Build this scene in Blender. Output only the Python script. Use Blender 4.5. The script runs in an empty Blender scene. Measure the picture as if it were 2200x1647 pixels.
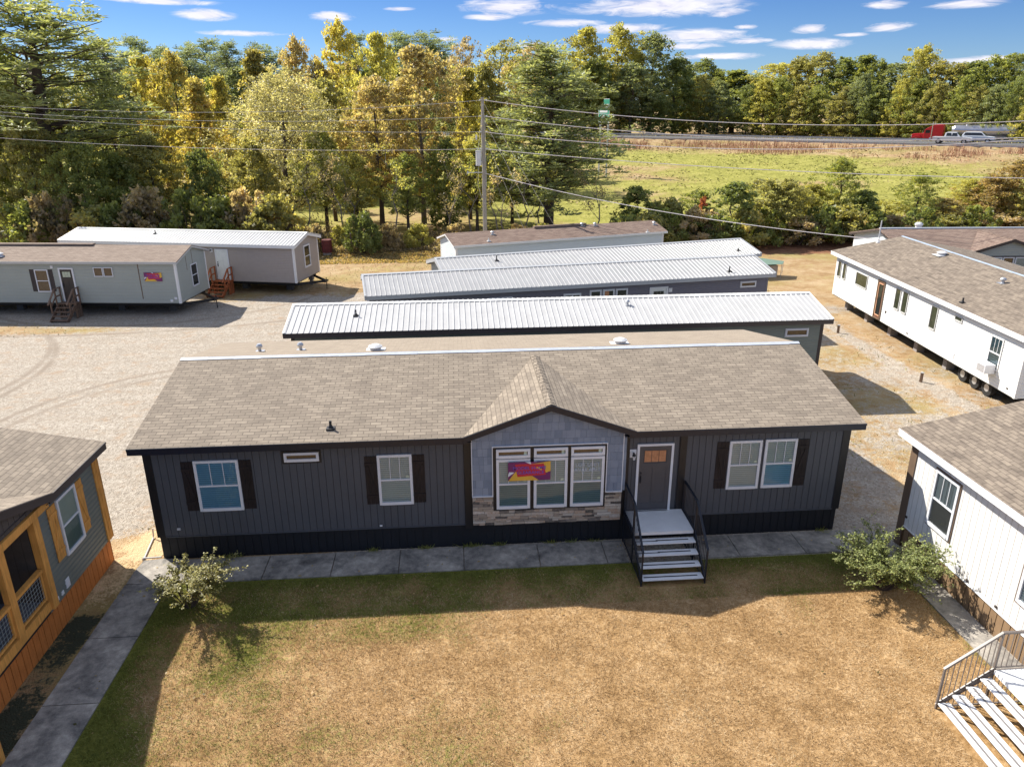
# Manufactured-home sales lot seen from the air, in front of an autumn wood and a highway embankment
SUN_STR, SKY_STR, EXPO = 4.9, .145, .84
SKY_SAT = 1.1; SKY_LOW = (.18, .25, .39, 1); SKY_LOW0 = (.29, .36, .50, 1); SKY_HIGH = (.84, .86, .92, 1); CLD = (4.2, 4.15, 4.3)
LEAF_K = 2.1
import bpy, bmesh, math, random
import numpy as np
from mathutils import Vector, Matrix
random.seed(7)
scene = bpy.context.scene
COL = scene.collection
PI = math.pi

# ------------------------------------------------------------------ camera
F_PX, YAW, PITCH, ROLL = 1599.3, -0.0752, 0.3543, -0.0037
CAM = np.array([8.5089, -18.1921, 11.6083])
def cam_axes():
    cy, sy = math.cos(YAW), math.sin(YAW)
    f = np.array([-sy*math.cos(PITCH), cy*math.cos(PITCH), -math.sin(PITCH)])
    r = np.array([cy, sy, 0.]); u = np.cross(r, f)
    c, s = math.cos(ROLL), math.sin(ROLL)
    return c*r+s*u, -s*r+c*u, f
RX, UX, FX = cam_axes()
def ray(x, y):
    return FX + RX*(x-1100)/F_PX - UX*(y-823.5)/F_PX
def at_z(x, y, z):
    d = ray(x, y); t = (z-CAM[2])/d[2]; return CAM + t*d
def at_y(x, y, Y):
    d = ray(x, y); t = (Y-CAM[1])/d[1]; return CAM + t*d
cd = bpy.data.cameras.new("camera"); co = bpy.data.objects.new("camera", cd); COL.objects.link(co)
cd.sensor_width = 36; cd.lens = F_PX/2200*36; cd.clip_end = 6000; cd.clip_start = 0.1
m = Matrix.Identity(4)
for i in range(3):
    m[i][0] = RX[i]; m[i][1] = UX[i]; m[i][2] = -FX[i]; m[i][3] = CAM[i]
co.matrix_world = m
scene.camera = co

# ------------------------------------------------------------------ nodes / materials
class NT:
    def __init__(s, tree): s.t = tree; s.n = tree.nodes; s.l = tree.links
    def new(s, typ, **kw):
        n = s.n.new(typ)
        for k, v in kw.items():
            if k.startswith('_'): continue
            setattr(n, k, v)
        return n
    def lk(s, a, b): s.l.new(a, b)
    def setin(s, n, i, v):
        if v is None: return
        if isinstance(v, bpy.types.NodeSocket): s.l.new(v, n.inputs[i])
        else: n.inputs[i].default_value = v
    def math(s, op, a, b=None, c=None, clamp=False):
        n = s.n.new('ShaderNodeMath'); n.operation = op; n.use_clamp = clamp
        s.setin(n, 0, a); s.setin(n, 1, b); s.setin(n, 2, c); return n.outputs[0]
    def noise(s, vec, scale, detail=3., rough=.55, dist=0.):
        n = s.n.new('ShaderNodeTexNoise'); s.setin(n, 'Vector', vec)
        n.inputs['Scale'].default_value = scale; n.inputs['Detail'].default_value = detail
        n.inputs['Roughness'].default_value = rough; n.inputs['Distortion'].default_value = dist
        return n.outputs[0]
    def mix(s, f, a, b, typ='MIX'):
        n = s.n.new('ShaderNodeMix'); n.data_type = 'RGBA'; n.blend_type = typ
        s.setin(n, 0, f); s.setin(n, 6, c4(a)); s.setin(n, 7, c4(b)); return n.outputs[2]
    def ramp(s, f, stops):
        n = s.n.new('ShaderNodeValToRGB'); s.setin(n, 0, f)
        e = n.color_ramp.elements
        while len(e) < len(stops): e.new(.5)
        for el, (p, c) in zip(e, stops): el.position = p; el.color = c4(c)
        return n.outputs[0]
    def rng(s, f, a, b, c=0., d=1.):
        n = s.n.new('ShaderNodeMapRange'); n.clamp = True
        s.setin(n, 0, f); s.setin(n, 1, a); s.setin(n, 2, b); s.setin(n, 3, c); s.setin(n, 4, d); return n.outputs[0]
    def mapping(s, vec, scale=(1, 1, 1), rot=(0, 0, 0), loc=(0, 0, 0)):
        n = s.n.new('ShaderNodeMapping'); s.setin(n, 0, vec)
        n.inputs[1].default_value = loc; n.inputs[2].default_value = rot; n.inputs[3].default_value = scale
        return n.outputs[0]
    def bump(s, h, strength, dist, normal=None):
        n = s.n.new('ShaderNodeBump'); n.inputs['Strength'].default_value = strength
        n.inputs['Distance'].default_value = dist; s.setin(n, 'Height', h)
        if normal is not None: s.l.new(normal, n.inputs['Normal'])
        return n.outputs[0]
def c4(c):
    if isinstance(c, bpy.types.NodeSocket): return c
    return (c[0], c[1], c[2], 1.) if len(c) == 3 else c
def new_mat(name):
    mt = bpy.data.materials.new(name); mt.use_nodes = True
    nt = NT(mt.node_tree); nt.n.clear()
    out = nt.new('ShaderNodeOutputMaterial'); b = nt.new('ShaderNodeBsdfPrincipled')
    nt.lk(b.outputs[0], out.inputs[0]); mt.cycles.displacement_method = 'BUMP'
    return mt, nt, b, out
def sc(c, k): return tuple(min(1., x*k) for x in c[:3])

def m_plain(name, col, rough=.6, var=.12, scale=3., metal=0., spec=.5, bump=0., streak=False):
    """painted / solid surface with slight blotchy weathering"""
    mt, nt, b, out = new_mat(name)
    tc = nt.new('ShaderNodeTexCoord')
    v = tc.outputs['Object']
    if streak: v = nt.mapping(v, (4, 4, .5))
    n = nt.noise(v, scale, 4., .6)
    n2 = nt.noise(tc.outputs['Object'], scale*9, 2., .5)
    f = nt.math('ADD', nt.math('MULTIPLY', n, .7), nt.math('MULTIPLY', n2, .3))
    cc = nt.mix(nt.rng(f, .3, .7), sc(col, 1-var), sc(col, 1+var))
    nt.lk(cc, b.inputs['Base Color'])
    b.inputs['Roughness'].default_value = rough; b.inputs['Metallic'].default_value = metal
    b.inputs['Specular IOR Level'].default_value = spec
    if bump: nt.lk(nt.bump(f, bump, .02), b.inputs['Normal'])
    return mt

def m_shingle(name, c1, c2, c3, bw=.30, bh=.135, dark=.48, streak=.55, warm=0.):
    mt, nt, b, out = new_mat(name)
    uv = nt.new('ShaderNodeUVMap').outputs[0]
    br = nt.new('ShaderNodeTexBrick'); nt.lk(uv, br.inputs['Vector'])
    br.offset = .5; br.offset_frequency = 2
    br.inputs['Color1'].default_value = (0, 0, 0, 1); br.inputs['Color2'].default_value = (1, 1, 1, 1)
    br.inputs['Mortar'].default_value = (0.5, .5, .5, 1)
    br.inputs['Scale'].default_value = 1.; br.inputs['Mortar Size'].default_value = .010
    br.inputs['Mortar Smooth'].default_value = .3; br.inputs['Bias'].default_value = 0.
    br.inputs['Brick Width'].default_value = bw; br.inputs['Row Height'].default_value = bh
    # courses: clusters of lighter tabs, stretched along the course
    nz = nt.noise(nt.mapping(uv, (1.5, 5., 1)), 1., 3., .6)
    nb = nt.noise(uv, .5, 3., .6)
    f = nt.math('ADD', nt.math('MULTIPLY', br.outputs[0], .42), nt.math('MULTIPLY', nt.rng(nz, .3, .7), streak))
    f = nt.math('ADD', f, nt.math('MULTIPLY', nt.math('SUBTRACT', nb, .5), .35))
    col = nt.ramp(f, [(0., c1), (.45, c2), (1., c3)])
    gr = nt.noise(uv, 60., 2., .6)
    col = nt.mix(nt.rng(gr, .35, .65, 0, .22), col, sc(c1, .55))
    st = nt.noise(nt.mapping(uv, (2.2, .22, 1)), 1., 4., .6)
    col = nt.mix(nt.rng(st, .45, .75, 0, .22), col, sc(c1, .75))
    col = nt.mix(nt.math('MULTIPLY', br.outputs[1], dark), col, sc(c1, .25))
    nt.lk(col, b.inputs['Base Color']); b.inputs['Roughness'].default_value = .95
    b.inputs['Specular IOR Level'].default_value = .2
    h = nt.math('SUBTRACT', nt.math('ADD', nt.math('MULTIPLY', gr, .3), nt.math('MULTIPLY', br.outputs[0], .25)), br.outputs[1])
    nt.lk(nt.bump(h, .7, .012), b.inputs['Normal'])
    return mt

def m_attr(name, stops, rough=.9, attr='v', noise=0., nscale=20., bump=0.):
    """colour picked per face from an attribute: individual stones, boards, leaves of grass"""
    mt, nt, b, out = new_mat(name)
    a = nt.new('ShaderNodeAttribute'); a.attribute_name = attr
    f = a.outputs['Fac']
    tc = nt.new('ShaderNodeTexCoord').outputs['Object']
    n = nt.noise(tc, nscale, 4., .6)
    if noise: f = nt.math('ADD', f, nt.math('MULTIPLY', nt.math('SUBTRACT', n, .5), noise))
    nt.lk(nt.ramp(f, stops), b.inputs['Base Color']); b.inputs['Roughness'].default_value = rough
    b.inputs['Specular IOR Level'].default_value = .25
    if bump: nt.lk(nt.bump(n, bump, .02), b.inputs['Normal'])
    return mt

def m_leaf(name, c, warm=None, trans=.5, gloss=.4, rough=.5, lo=None):
    c = sc(c, LEAF_K); warm = sc(warm, LEAF_K*.85) if warm else None
    mt, nt, b, out = new_mat(name)
    a = nt.new('ShaderNodeAttribute'); a.attribute_name = 'v'
    oi = nt.new('ShaderNodeObjectInfo')
    f = nt.math('ADD', a.outputs['Fac'], nt.math('MULTIPLY', nt.math('SUBTRACT', oi.outputs['Random'], .5), .22))
    w = warm or (c[0]*1.9, c[1]*1.55, c[2]*1.2)
    col = nt.ramp(f, [(0., lo or sc(c, .5)), (.4, c), (.75, sc(c, 1.45)), (1., w)])
    nt.lk(col, b.inputs['Base Color']); b.inputs['Roughness'].default_value = rough
    b.inputs['Specular IOR Level'].default_value = gloss
    tr = nt.new('ShaderNodeBsdfTranslucent')
    nt.lk(nt.mix(1., col, (1.9, 1.75, .9), 'MULTIPLY'), tr.inputs[0])
    mx = nt.new('ShaderNodeMixShader'); mx.inputs[0].default_value = trans
    nt.lk(b.outputs[0], mx.inputs[1]); nt.lk(tr.outputs[0], mx.inputs[2]); nt.lk(mx.outputs[0], out.inputs[0])
    return mt

def m_glass(name, tint, refl=.02):
    mt, nt, b, out = new_mat(name)
    nt.n.remove(b)
    tr = nt.new('ShaderNodeBsdfTransparent'); tr.inputs[0].default_value = c4(tint)
    gl = nt.new('ShaderNodeBsdfGlossy'); gl.inputs['Roughness'].default_value = refl
    gl.inputs[0].default_value = (.9, .95, 1, 1)
    fr = nt.new('ShaderNodeFresnel'); fr.inputs[0].default_value = 1.5
    tc = nt.new('ShaderNodeTexCoord').outputs['Object']
    nt.lk(nt.bump(nt.noise(tc, 1.6, 2., .5), .06, .05), gl.inputs['Normal'])
    mx = nt.new('ShaderNodeMixShader'); nt.lk(nt.math('MINIMUM', nt.math('MULTIPLY', fr.outputs[0], 1.3), .9), mx.inputs[0])
    nt.lk(tr.outputs[0], mx.inputs[1]); nt.lk(gl.outputs[0], mx.inputs[2]); nt.lk(mx.outputs[0], out.inputs[0])
    return mt

def m_wood(name, col, dark=.5, rough=.7):
    mt, nt, b, out = new_mat(name)
    tc = nt.new('ShaderNodeTexCoord').outputs['Object']
    n = nt.noise(nt.mapping(tc, (14, 14, 1.2)), 1.5, 4., .65, 1.)
    n2 = nt.noise(tc, 2.5, 3., .5)
    f = nt.math('ADD', nt.math('MULTIPLY', n, .6), nt.math('MULTIPLY', n2, .4))
    nt.lk(nt.ramp(f, [(.3, sc(col, dark)), (.55, col), (.8, sc(col, 1.3))]), b.inputs['Base Color'])
    b.inputs['Roughness'].default_value = rough; b.inputs['Specular IOR Level'].default_value = .25
    nt.lk(nt.bump(f, .3, .01), b.inputs['Normal'])
    return mt

M = {}
M['main_siding'] = m_plain('slate_vinyl', (.074, .080, .094), .55, .10, 1.2)
M['main_gap'] = m_plain('slate_groove', (.03, .03, .034), .8)
M['black_trim'] = m_plain('black_trim', (.011, .011, .014), .45, .2)
M['fascia_navy'] = m_plain('navy_fascia', (.008, .011, .024), .4, .15)
M['skirt_black'] = m_plain('black_skirting', (.005, .007, .012), .6, .3)
M['white_vinyl'] = m_plain('white_vinyl', (.72, .73, .76), .4, .05)
M['white_trim'] = m_plain('white_trim', (.78, .78, .77), .5, .05)
M['offwhite_trim'] = m_plain('offwhite_trim', (.52, .52, .51), .5, .06)
M['soffit'] = m_plain('soffit', (.6, .6, .6), .6)
M['soffit_dark'] = m_plain('dark_soffit', (.03, .03, .035), .6)
M['olive_siding'] = m_plain('olive_siding', (.15, .172, .155), .55, .12, .7)
M['olive_gap'] = m_plain('olive_gap', (.05, .055, .05), .7)
M['sage_siding'] = m_plain('sage_siding', (.36, .385, .35), .6, .05, .8)
M['h2_siding'] = m_plain('green_grey_siding', (.21, .235, .20), .6, .06)
M['purple_siding'] = m_plain('purple_grey_siding', (.165, .16, .195), .6, .06)
M['tan_siding'] = m_plain('tan_siding', (.38, .33, .295), .6, .05)
M['white_siding'] = m_plain('white_siding', (.78, .78, .75), .5, .05, .6)
M['pale_siding'] = m_plain('pale_blue_grey_siding', (.62, .68, .70), .6, .05, .6)
M['white_board'] = m_plain('white_board', (.74, .73, .70), .55, .05, .8)
M['tan_gap'] = m_plain('tan_gap', (.16, .12, .085), .8)
M['brown_skirt'] = m_plain('brown_skirting', (.24, .155, .085), .7, .15, 2.)
M['brown_trim'] = m_plain('brown_trim', (.15, .10, .065), .6, .15)
M['brown_gap'] = m_plain('brown_gap', (.05, .03, .02), .8)
M['dark_brown'] = m_plain('dark_brown', (.055, .042, .038), .6, .2)
M['orange_wood'] = m_wood('orange_skirting', (.60, .20, .05), .7)
M['orange_gap'] = m_plain('orange_gap', (.16, .045, .012), .8)
M['cedar'] = m_wood('cedar', (.72, .345, .085), .6)
M['old_wood'] = m_wood('grey_treated_wood', (.20, .13, .09), .5)
M['red_wood'] = m_wood('red_treated_wood', (.38, .115, .045), .6)
M['shutter_brown'] = m_wood('espresso_shutter', (.026, .020, .021), .4, .5)
M['shutter_dark'] = m_plain('dark_shutter', (.035, .027, .03), .5)
M['shake'] = m_attr('blue_grey_shake', [(0, (.20, .235, .295)), (.5, (.235, .27, .335)), (1, (.28, .315, .38))], .75, noise=1.1, nscale=5., bump=.4)
M['stone'] = m_attr('ledge_stone', [(0, (.09, .08, .07)), (.2, (.26, .22, .185)), (.5, (.42, .34, .26)), (.7, (.52, .47, .40)), (.85, (.44, .31, .22)), (1, (.62, .57, .50))], .9, noise=.35, nscale=14., bump=.8)
M['mortar'] = m_plain('mortar', (.05, .045, .04), .9)
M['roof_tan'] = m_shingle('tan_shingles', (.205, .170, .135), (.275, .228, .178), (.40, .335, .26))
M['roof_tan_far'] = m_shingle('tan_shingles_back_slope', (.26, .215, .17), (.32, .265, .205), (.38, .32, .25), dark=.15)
M['roof_brown'] = m_shingle('brown_shingles', (.125, .102, .083), (.215, .175, .138), (.33, .272, .21), streak=.75)
M['roof_red'] = m_shingle('red_brown_shingles', (.15, .105, .088), (.24, .17, .135), (.33, .25, .20), streak=.6)
M['roof_pink'] = m_shingle('weathered_shingles', (.22, .17, .135), (.29, .225, .18), (.36, .29, .235), streak=.6, dark=.25)
M['metal_white'] = m_plain('white_metal_roofing', (.47, .465, .455), .45, .10, 1.4)
M['metal_galv'] = m_plain('galvalume_roofing', (.40, .395, .385), .38, .11, 1.4, metal=.15)
M['dark_fascia'] = m_plain('brown_metal_fascia', (.07, .055, .05), .5)
M['grey_fascia'] = m_plain('grey_metal_fascia', (.42, .43, .44), .45, .05)
M['ridge_membrane'] = m_plain('ridge_membrane', (.50, .53, .58), .35, .12, 5., bump=.3)
M['ridge_blue'] = m_plain('blue_ridge_tape', (.33, .40, .50), .5, .12, 4.)
M['steel'] = m_plain('galvanised_steel', (.5, .51, .53), .4, .08, metal=.6)
M['vent_white'] = m_plain('white_vent', (.62, .62, .62), .45)
M['rubber'] = m_plain('black_rubber', (.012, .012, .013), .6)
M['black_metal'] = m_plain('black_painted_metal', (.010, .013, .022), .4)
M['bronze_metal'] = m_plain('bronze_painted_metal', (.16, .135, .12), .4)
M['chassis'] = m_plain('chassis_steel', (.015, .015, .017), .6)
M['concrete_block'] = m_plain('concrete_block', (.27, .25, .24), .95, .2, 3.)
M['pier_shaded'] = m_plain('shaded_block', (.10, .095, .09), .95, .2, 3.)  # darker copy of the block colour, with the underfloor shade painted in
M['tread_white'] = m_plain('white_tread', (.70, .71, .72), .5, .06)
M['grip'] = m_plain('grip_tape', (.035, .037, .05), .9)
M['grip_grey'] = m_plain('grey_grip_tape', (.20, .185, .18), .9)
M['door_slate'] = m_plain('slate_door', (.075, .072, .078), .45)
M['door_dark'] = m_plain('dark_door', (.04, .032, .03), .45)
M['door_white'] = m_plain('white_door', (.72, .74, .72), .4)
M['door_frame_red'] = m_wood('red_brown_door', (.20, .085, .055), .6)
M['bare_wood'] = m_wood('bare_wood_stop', (.62, .34, .20), .8)
M['blind'] = m_plain('white_blinds', (.72, .76, .77), .6, .04)
M['grey_shadow_room'] = m_plain('slat_gap_shade', (.33, .36, .36), .8)  # dark backing that paints the shade between blind slats
M['curtain'] = m_plain('pale_curtain', (.62, .66, .55), .8, .06)
M['amber_glass'] = m_plain('amber_lite', (.46, .21, .11), .12, .3, 9.)
M['wood_in_glass'] = m_plain('brown_room_behind_glass', (.13, .085, .045), .15, .3, 6.)
M['clear_dark_glass'] = m_plain('dark_glass', (.018, .022, .022), .06, .5, 2.)
M['green_glass'] = m_plain('green_dark_glass', (.045, .05, .03), .06, .5, 2.)
M['glass_blue'] = m_glass('blue_tinted_glass', (.46, .68, .80))
M['glass'] = m_glass('window_glass', (.72, .78, .77))
M['glass_teal'] = m_glass('teal_tinted_glass', (.42, .54, .56))
M['label_pale'] = m_plain('pale_sticker', (.50, .55, .42), .6)
M['decal_white'] = m_plain('white_lettering', (.44, .49, .54), .6)
M['fix_red'] = m_plain('banner_red', (.55, .02, .045), .5)
M['fix_purple'] = m_plain('banner_purple', (.17, .02, .13), .5)
M['fix_violet'] = m_plain('banner_violet', (.20, .08, .42), .5)
M['fix_yellow'] = m_plain('banner_yellow', (.72, .42, .05), .5)
M['fix_white'] = m_plain('banner_white', (.72, .72, .80), .5)
M['bark'] = m_wood('bark', (.115, .085, .065), .5, .95)
M['bark_grey'] = m_wood('grey_bark', (.20, .17, .145), .5, .95)
M['pole_wood'] = m_wood('pole_wood', (.34, .31, .26), .75, .9)
M['wire'] = m_plain('aluminium_cable', (.82, .74, .71), .45, .05)
M['wire_grey'] = m_plain('grey_cable', (.68, .66, .62), .5, .05)
M['red_paint'] = m_plain('red_truck_paint', (.50, .012, .02), .3, .1)
M['white_paint'] = m_plain('white_car_paint', (.62, .64, .68), .25, .04)
M['chrome'] = m_plain('chrome', (.6, .6, .62), .15, .1, metal=.9)
M['tank'] = m_plain('brushed_tank', (.45, .45, .48), .28, .15, 1., metal=.8)
M['car_glass'] = m_plain('dark_car_glass', (.02, .024, .03), .08)
M['tyre'] = m_plain('tyre', (.015, .015, .015), .8)
M['red_lamp'] = m_plain('red_tail_lamp', (.45, .03, .03), .4)
M['sign_green'] = m_plain('highway_sign_green', (.03, .30, .20), .5)
M['barrel_red'] = m_plain('rusty_red_drum', (.12, .02, .018), .7, .4, 6.)
M['tarp_green'] = m_plain('green_canopy_cloth', (.13, .20, .155), .8, .1)
M['meter'] = m_plain('grey_meter_box', (.48, .48, .46), .5)
M['pvc'] = m_plain('pvc_pipe', (.62, .58, .54), .5)
M['mesh_wire'] = m_plain('hog_wire', (.40, .45, .45), .4, .05, metal=.4)
M['porch_deck'] = m_plain('grey_porch_deck', (.16, .17, .20), .7)
M['porch_wall'] = m_plain('dark_porch_batten', (.085, .07, .06), .8, .2)
# ------------------------------------------------------------------ mesh builder
def clip(poly, a, b, axis):
    """Sutherland-Hodgman: keep a <= p[axis] <= b"""
    for lim, sgn in ((a, 1), (b, -1)):
        out = []
        n = len(poly)
        for i in range(n):
            p, q = poly[i], poly[(i+1) % n]
            dp, dq = sgn*(p[axis]-lim), sgn*(q[axis]-lim)
            if dp >= 0: out.append(p)
            if dp*dq < 0:
                t = dp/(dp-dq); out.append((p[0]+(q[0]-p[0])*t, p[1]+(q[1]-p[1])*t))
        poly = out
        if len(poly) < 3: return []
    return poly

class MB:
    def __init__(s): s.v = []; s.f = []; s.mi = []; s.a = []; s.cur = 0; s.att = .5
    def face(s, pts):
        i = len(s.v); s.v += [tuple(p) for p in pts]; s.f.append(tuple(range(i, i+len(pts)))); s.mi.append(s.cur); s.a.append(s.att)
    def box(s, x0, x1, y0, y1, z0, z1):
        if x0 > x1: x0, x1 = x1, x0
        if y0 > y1: y0, y1 = y1, y0
        if z0 > z1: z0, z1 = z1, z0
        i = len(s.v)
        s.v += [(x0,y0,z0),(x1,y0,z0),(x1,y1,z0),(x0,y1,z0),(x0,y0,z1),(x1,y0,z1),(x1,y1,z1),(x0,y1,z1)]
        for q in ((0,3,2,1),(4,5,6,7),(0,1,5,4),(1,2,6,5),(2,3,7,6),(3,0,4,7)):
            s.f.append(tuple(i+k for k in q)); s.mi.append(s.cur); s.a.append(s.att)
    def solid(s, bot, top):
        """loft between two equal-length loops"""
        i = len(s.v); n = len(bot); s.v += [tuple(p) for p in bot]+[tuple(p) for p in top]
        fs = [tuple(i+k for k in reversed(range(n))), tuple(i+n+k for k in range(n))]
        fs += [(i+k, i+(k+1) % n, i+n+(k+1) % n, i+n+k) for k in range(n)]
        for q in fs: s.f.append(q); s.mi.append(s.cur); s.a.append(s.att)
    def tube(s, pts, r, n=8, cap=True):
        if not hasattr(r, '__len__'): r = [r]*len(pts)
        pts = [Vector(p) for p in pts]; rings = []; i0 = len(s.v)
        ref = Vector((0, 0, 1))
        for k, p in enumerate(pts):
            d = (pts[min(k+1, len(pts)-1)]-pts[max(k-1, 0)]).normalized()
            rf = ref if abs(d.dot(ref)) < .95 else Vector((1, 0, 0))
            a = d.cross(rf).normalized(); b = d.cross(a).normalized()
            for j in range(n):
                t = 2*PI*j/n; s.v.append(tuple(p+(a*math.cos(t)+b*math.sin(t))*r[k]))
        for k in range(len(pts)-1):
            for j in range(n):
                a0 = i0+k*n+j; a1 = i0+k*n+(j+1) % n
                s.f.append((a0, a1, a1+n, a0+n)); s.mi.append(s.cur); s.a.append(s.att)
        if cap:
            s.f.append(tuple(i0+j for j in reversed(range(n)))); s.mi.append(s.cur); s.a.append(s.att)
            e = i0+(len(pts)-1)*n
            s.f.append(tuple(e+j for j in range(n))); s.mi.append(s.cur); s.a.append(s.att)
    def bar(s, p, q, w, h=None):
        """rectangular bar between two points"""
        h = h or w; p = Vector(p); q = Vector(q); d = (q-p).normalized()
        rf = Vector((0, 0, 1)) if abs(d.z) < .95 else Vector((0, 1, 0))
        a = d.cross(rf).normalized()*w/2; b = a.cross(d).normalized()*h/2
        s.solid([p-a-b, p+a-b, p+a+b, p-a+b], [q-a-b, q+a-b, q+a+b, q-a+b])
    def build(s, name, mats, parent=None, smooth=False, loc=None, bevel=0.):
        me = bpy.data.meshes.new(name); me.from_pydata(s.v, [], s.f)
        if not isinstance(mats, (list, tuple)): mats = [mats]
        for mm in mats: me.materials.append(M[mm] if isinstance(mm, str) else mm)
        me.polygons.foreach_set('material_index', s.mi)
        at = me.attributes.new('v', 'FLOAT', 'FACE'); at.data.foreach_set('value', s.a)
        me.validate(); me.update()
        # metric UVs: u along the horizontal of each face, v up its slope
        if len(me.polygons) < 60000:
            uv = me.uv_layers.new(name='UVMap'); Z = Vector((0, 0, 1)); vs = me.vertices
            for p in me.polygons:
                n = p.normal
                if abs(n.z) > .9999: u = Vector((1, 0, 0)); w = Vector((0, 1, 0))
                else: u = Z.cross(n).normalized(); w = n.cross(u)
                for li in p.loop_indices:
                    c = vs[me.loops[li].vertex_index].co
                    uv.data[li].uv = (c.dot(u), c.dot(w))
        if smooth: me.polygons.foreach_set('use_smooth', [True]*len(me.polygons))
        o = bpy.data.objects.new(name, me); COL.objects.link(o)
        if parent is not None: o.parent = parent
        if loc is not None: o.location = loc
        if bevel:
            b = o.modifiers.new('bevel', 'BEVEL'); b.width = bevel; b.segments = 2; b.limit_method = 'ANGLE'
        return o

def tag(o, label=None, cat=None, group=None, kind=None):
    if label: o['label'] = label
    if cat: o['category'] = cat
    if group: o['group'] = group
    if kind: o['kind'] = kind
    return o
def thing(name, label, cat, loc=(0, 0, 0), rot=0., group=None):
    o = bpy.data.objects.new(name, None); COL.objects.link(o); o.location = loc; o.rotation_euler = (0, 0, rot)
    o.empty_display_size = .3
    return tag(o, label, cat, group)

class Frame:
    """a wall plane: u along, v up (z), out = outward"""
    def __init__(s, o, u, n): s.o = Vector(o); s.u = Vector(u).normalized(); s.n = Vector(n).normalized()
    def p(s, u, v, out=0.): return s.o + s.u*u + Vector((0, 0, v)) + s.n*out
    def box(s, mb, u0, u1, v0, v1, a, b):
        mb.solid([s.p(u0,v0,a), s.p(u1,v0,a), s.p(u1,v1,a), s.p(u0,v1,a)], [s.p(u0,v0,b), s.p(u1,v0,b), s.p(u1,v1,b), s.p(u0,v1,b)])
    def prism(s, mb, poly, a, b):
        mb.solid([s.p(x, y, a) for x, y in poly], [s.p(x, y, b) for x, y in poly])
    def quad(s, mb, u0, u1, v0, v1, a):
        mb.face([s.p(u0,v0,a), s.p(u1,v0,a), s.p(u1,v1,a), s.p(u0,v1,a)])
    def bar(s, mb, u0, v0, u1, v1, w, a, b):
        d = Vector((u1-u0, v1-v0)).normalized(); nx, ny = -d.y*w/2, d.x*w/2
        s.prism(mb, [(u0-nx, v0-ny), (u1-nx, v1-ny), (u1+nx, v1+ny), (u0+nx, v0+ny)], a, b)

LAPD = [.016]
def siding(parent, fr, poly, kind, mat, gap, pitch=.2, name='siding', seed=0):
    """poly: convex polygon in (u, v). slot 0 = backing seen in the joints, slot 1 = boards"""
    rnd = random.Random(seed)
    mb = MB(); mb.cur = 0
    fr.prism(mb, poly, -.03, 0.)
    mb.cur = 1
    us = [p[0] for p in poly]; vs = [p[1] for p in poly]
    if kind == 'vert':
        u = min(us)
        while u < max(us):
            c = clip(poly, u, min(u+pitch-.014, max(us)), 0)
            if c: fr.prism(mb, c, 0.0005, .011+.001*rnd.random())
            u += pitch
    elif kind == 'vert2':                       # alternating wide and narrow boards
        u = min(us); k = 0
        while u < max(us):
            w = pitch*(1.25 if k % 2 else .75)
            c = clip(poly, u, min(u+w-.013, max(us)), 0)
            if c: fr.prism(mb, c, 0.0005, .011)
            u += w; k += 1
    elif kind == 'lap':
        v = min(vs)
        while v < max(vs):
            c = clip(poly, v, min(v+pitch, max(vs)), 1)
            if c:
                lo, hi = v, v+pitch
                cut = lo+pitch*.62
                for a_, b_ in ((lo, cut), (cut, hi)):
                    cc = clip(c, a_, b_, 1)
                    if cc: mb.face([fr.p(x, y, (LAPD[0] if y <= cut+1e-6 else LAPD[0]*(1-.85*(y-cut)/(hi-cut)))+.0005) for x, y in cc])
                bt = [q for q in c if abs(q[1]-lo) < 1e-4]
                if len(bt) >= 2:
                    a, b = min(bt)[0], max(bt)[0]
                    mb.face([fr.p(a, lo, .0005), fr.p(b, lo, .0005), fr.p(b, lo, LAPD[0]+.0005), fr.p(a, lo, LAPD[0]+.0005)])
            v += pitch
    elif kind in ('shake', 'stone'):
        v = min(vs); k = 0
        while v < max(vs):
            h = pitch if kind == 'shake' else rnd.choice((.05, .07, .09, .11))
            u = min(us) - rnd.random()*.2
            row = clip(poly, v, min(v+h-(.004 if kind == 'shake' else .008), max(vs)), 1)
            while u < max(us) and row:
                w = rnd.uniform(.10, .24) if kind == 'shake' else rnd.uniform(.12, .45)
                g = .004 if kind == 'shake' else .008
                c = clip(row, u, u+w-g, 0)
                if c:
                    mb.att = rnd.random()
                    fr.prism(mb, c, .0005, rnd.uniform(.010, .016) if kind == 'shake' else rnd.uniform(.015, .05))
                u += w
            v += h; k += 1
    for i in range(1): pass
    return mb.build(name, [gap, mat], parent)

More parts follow.
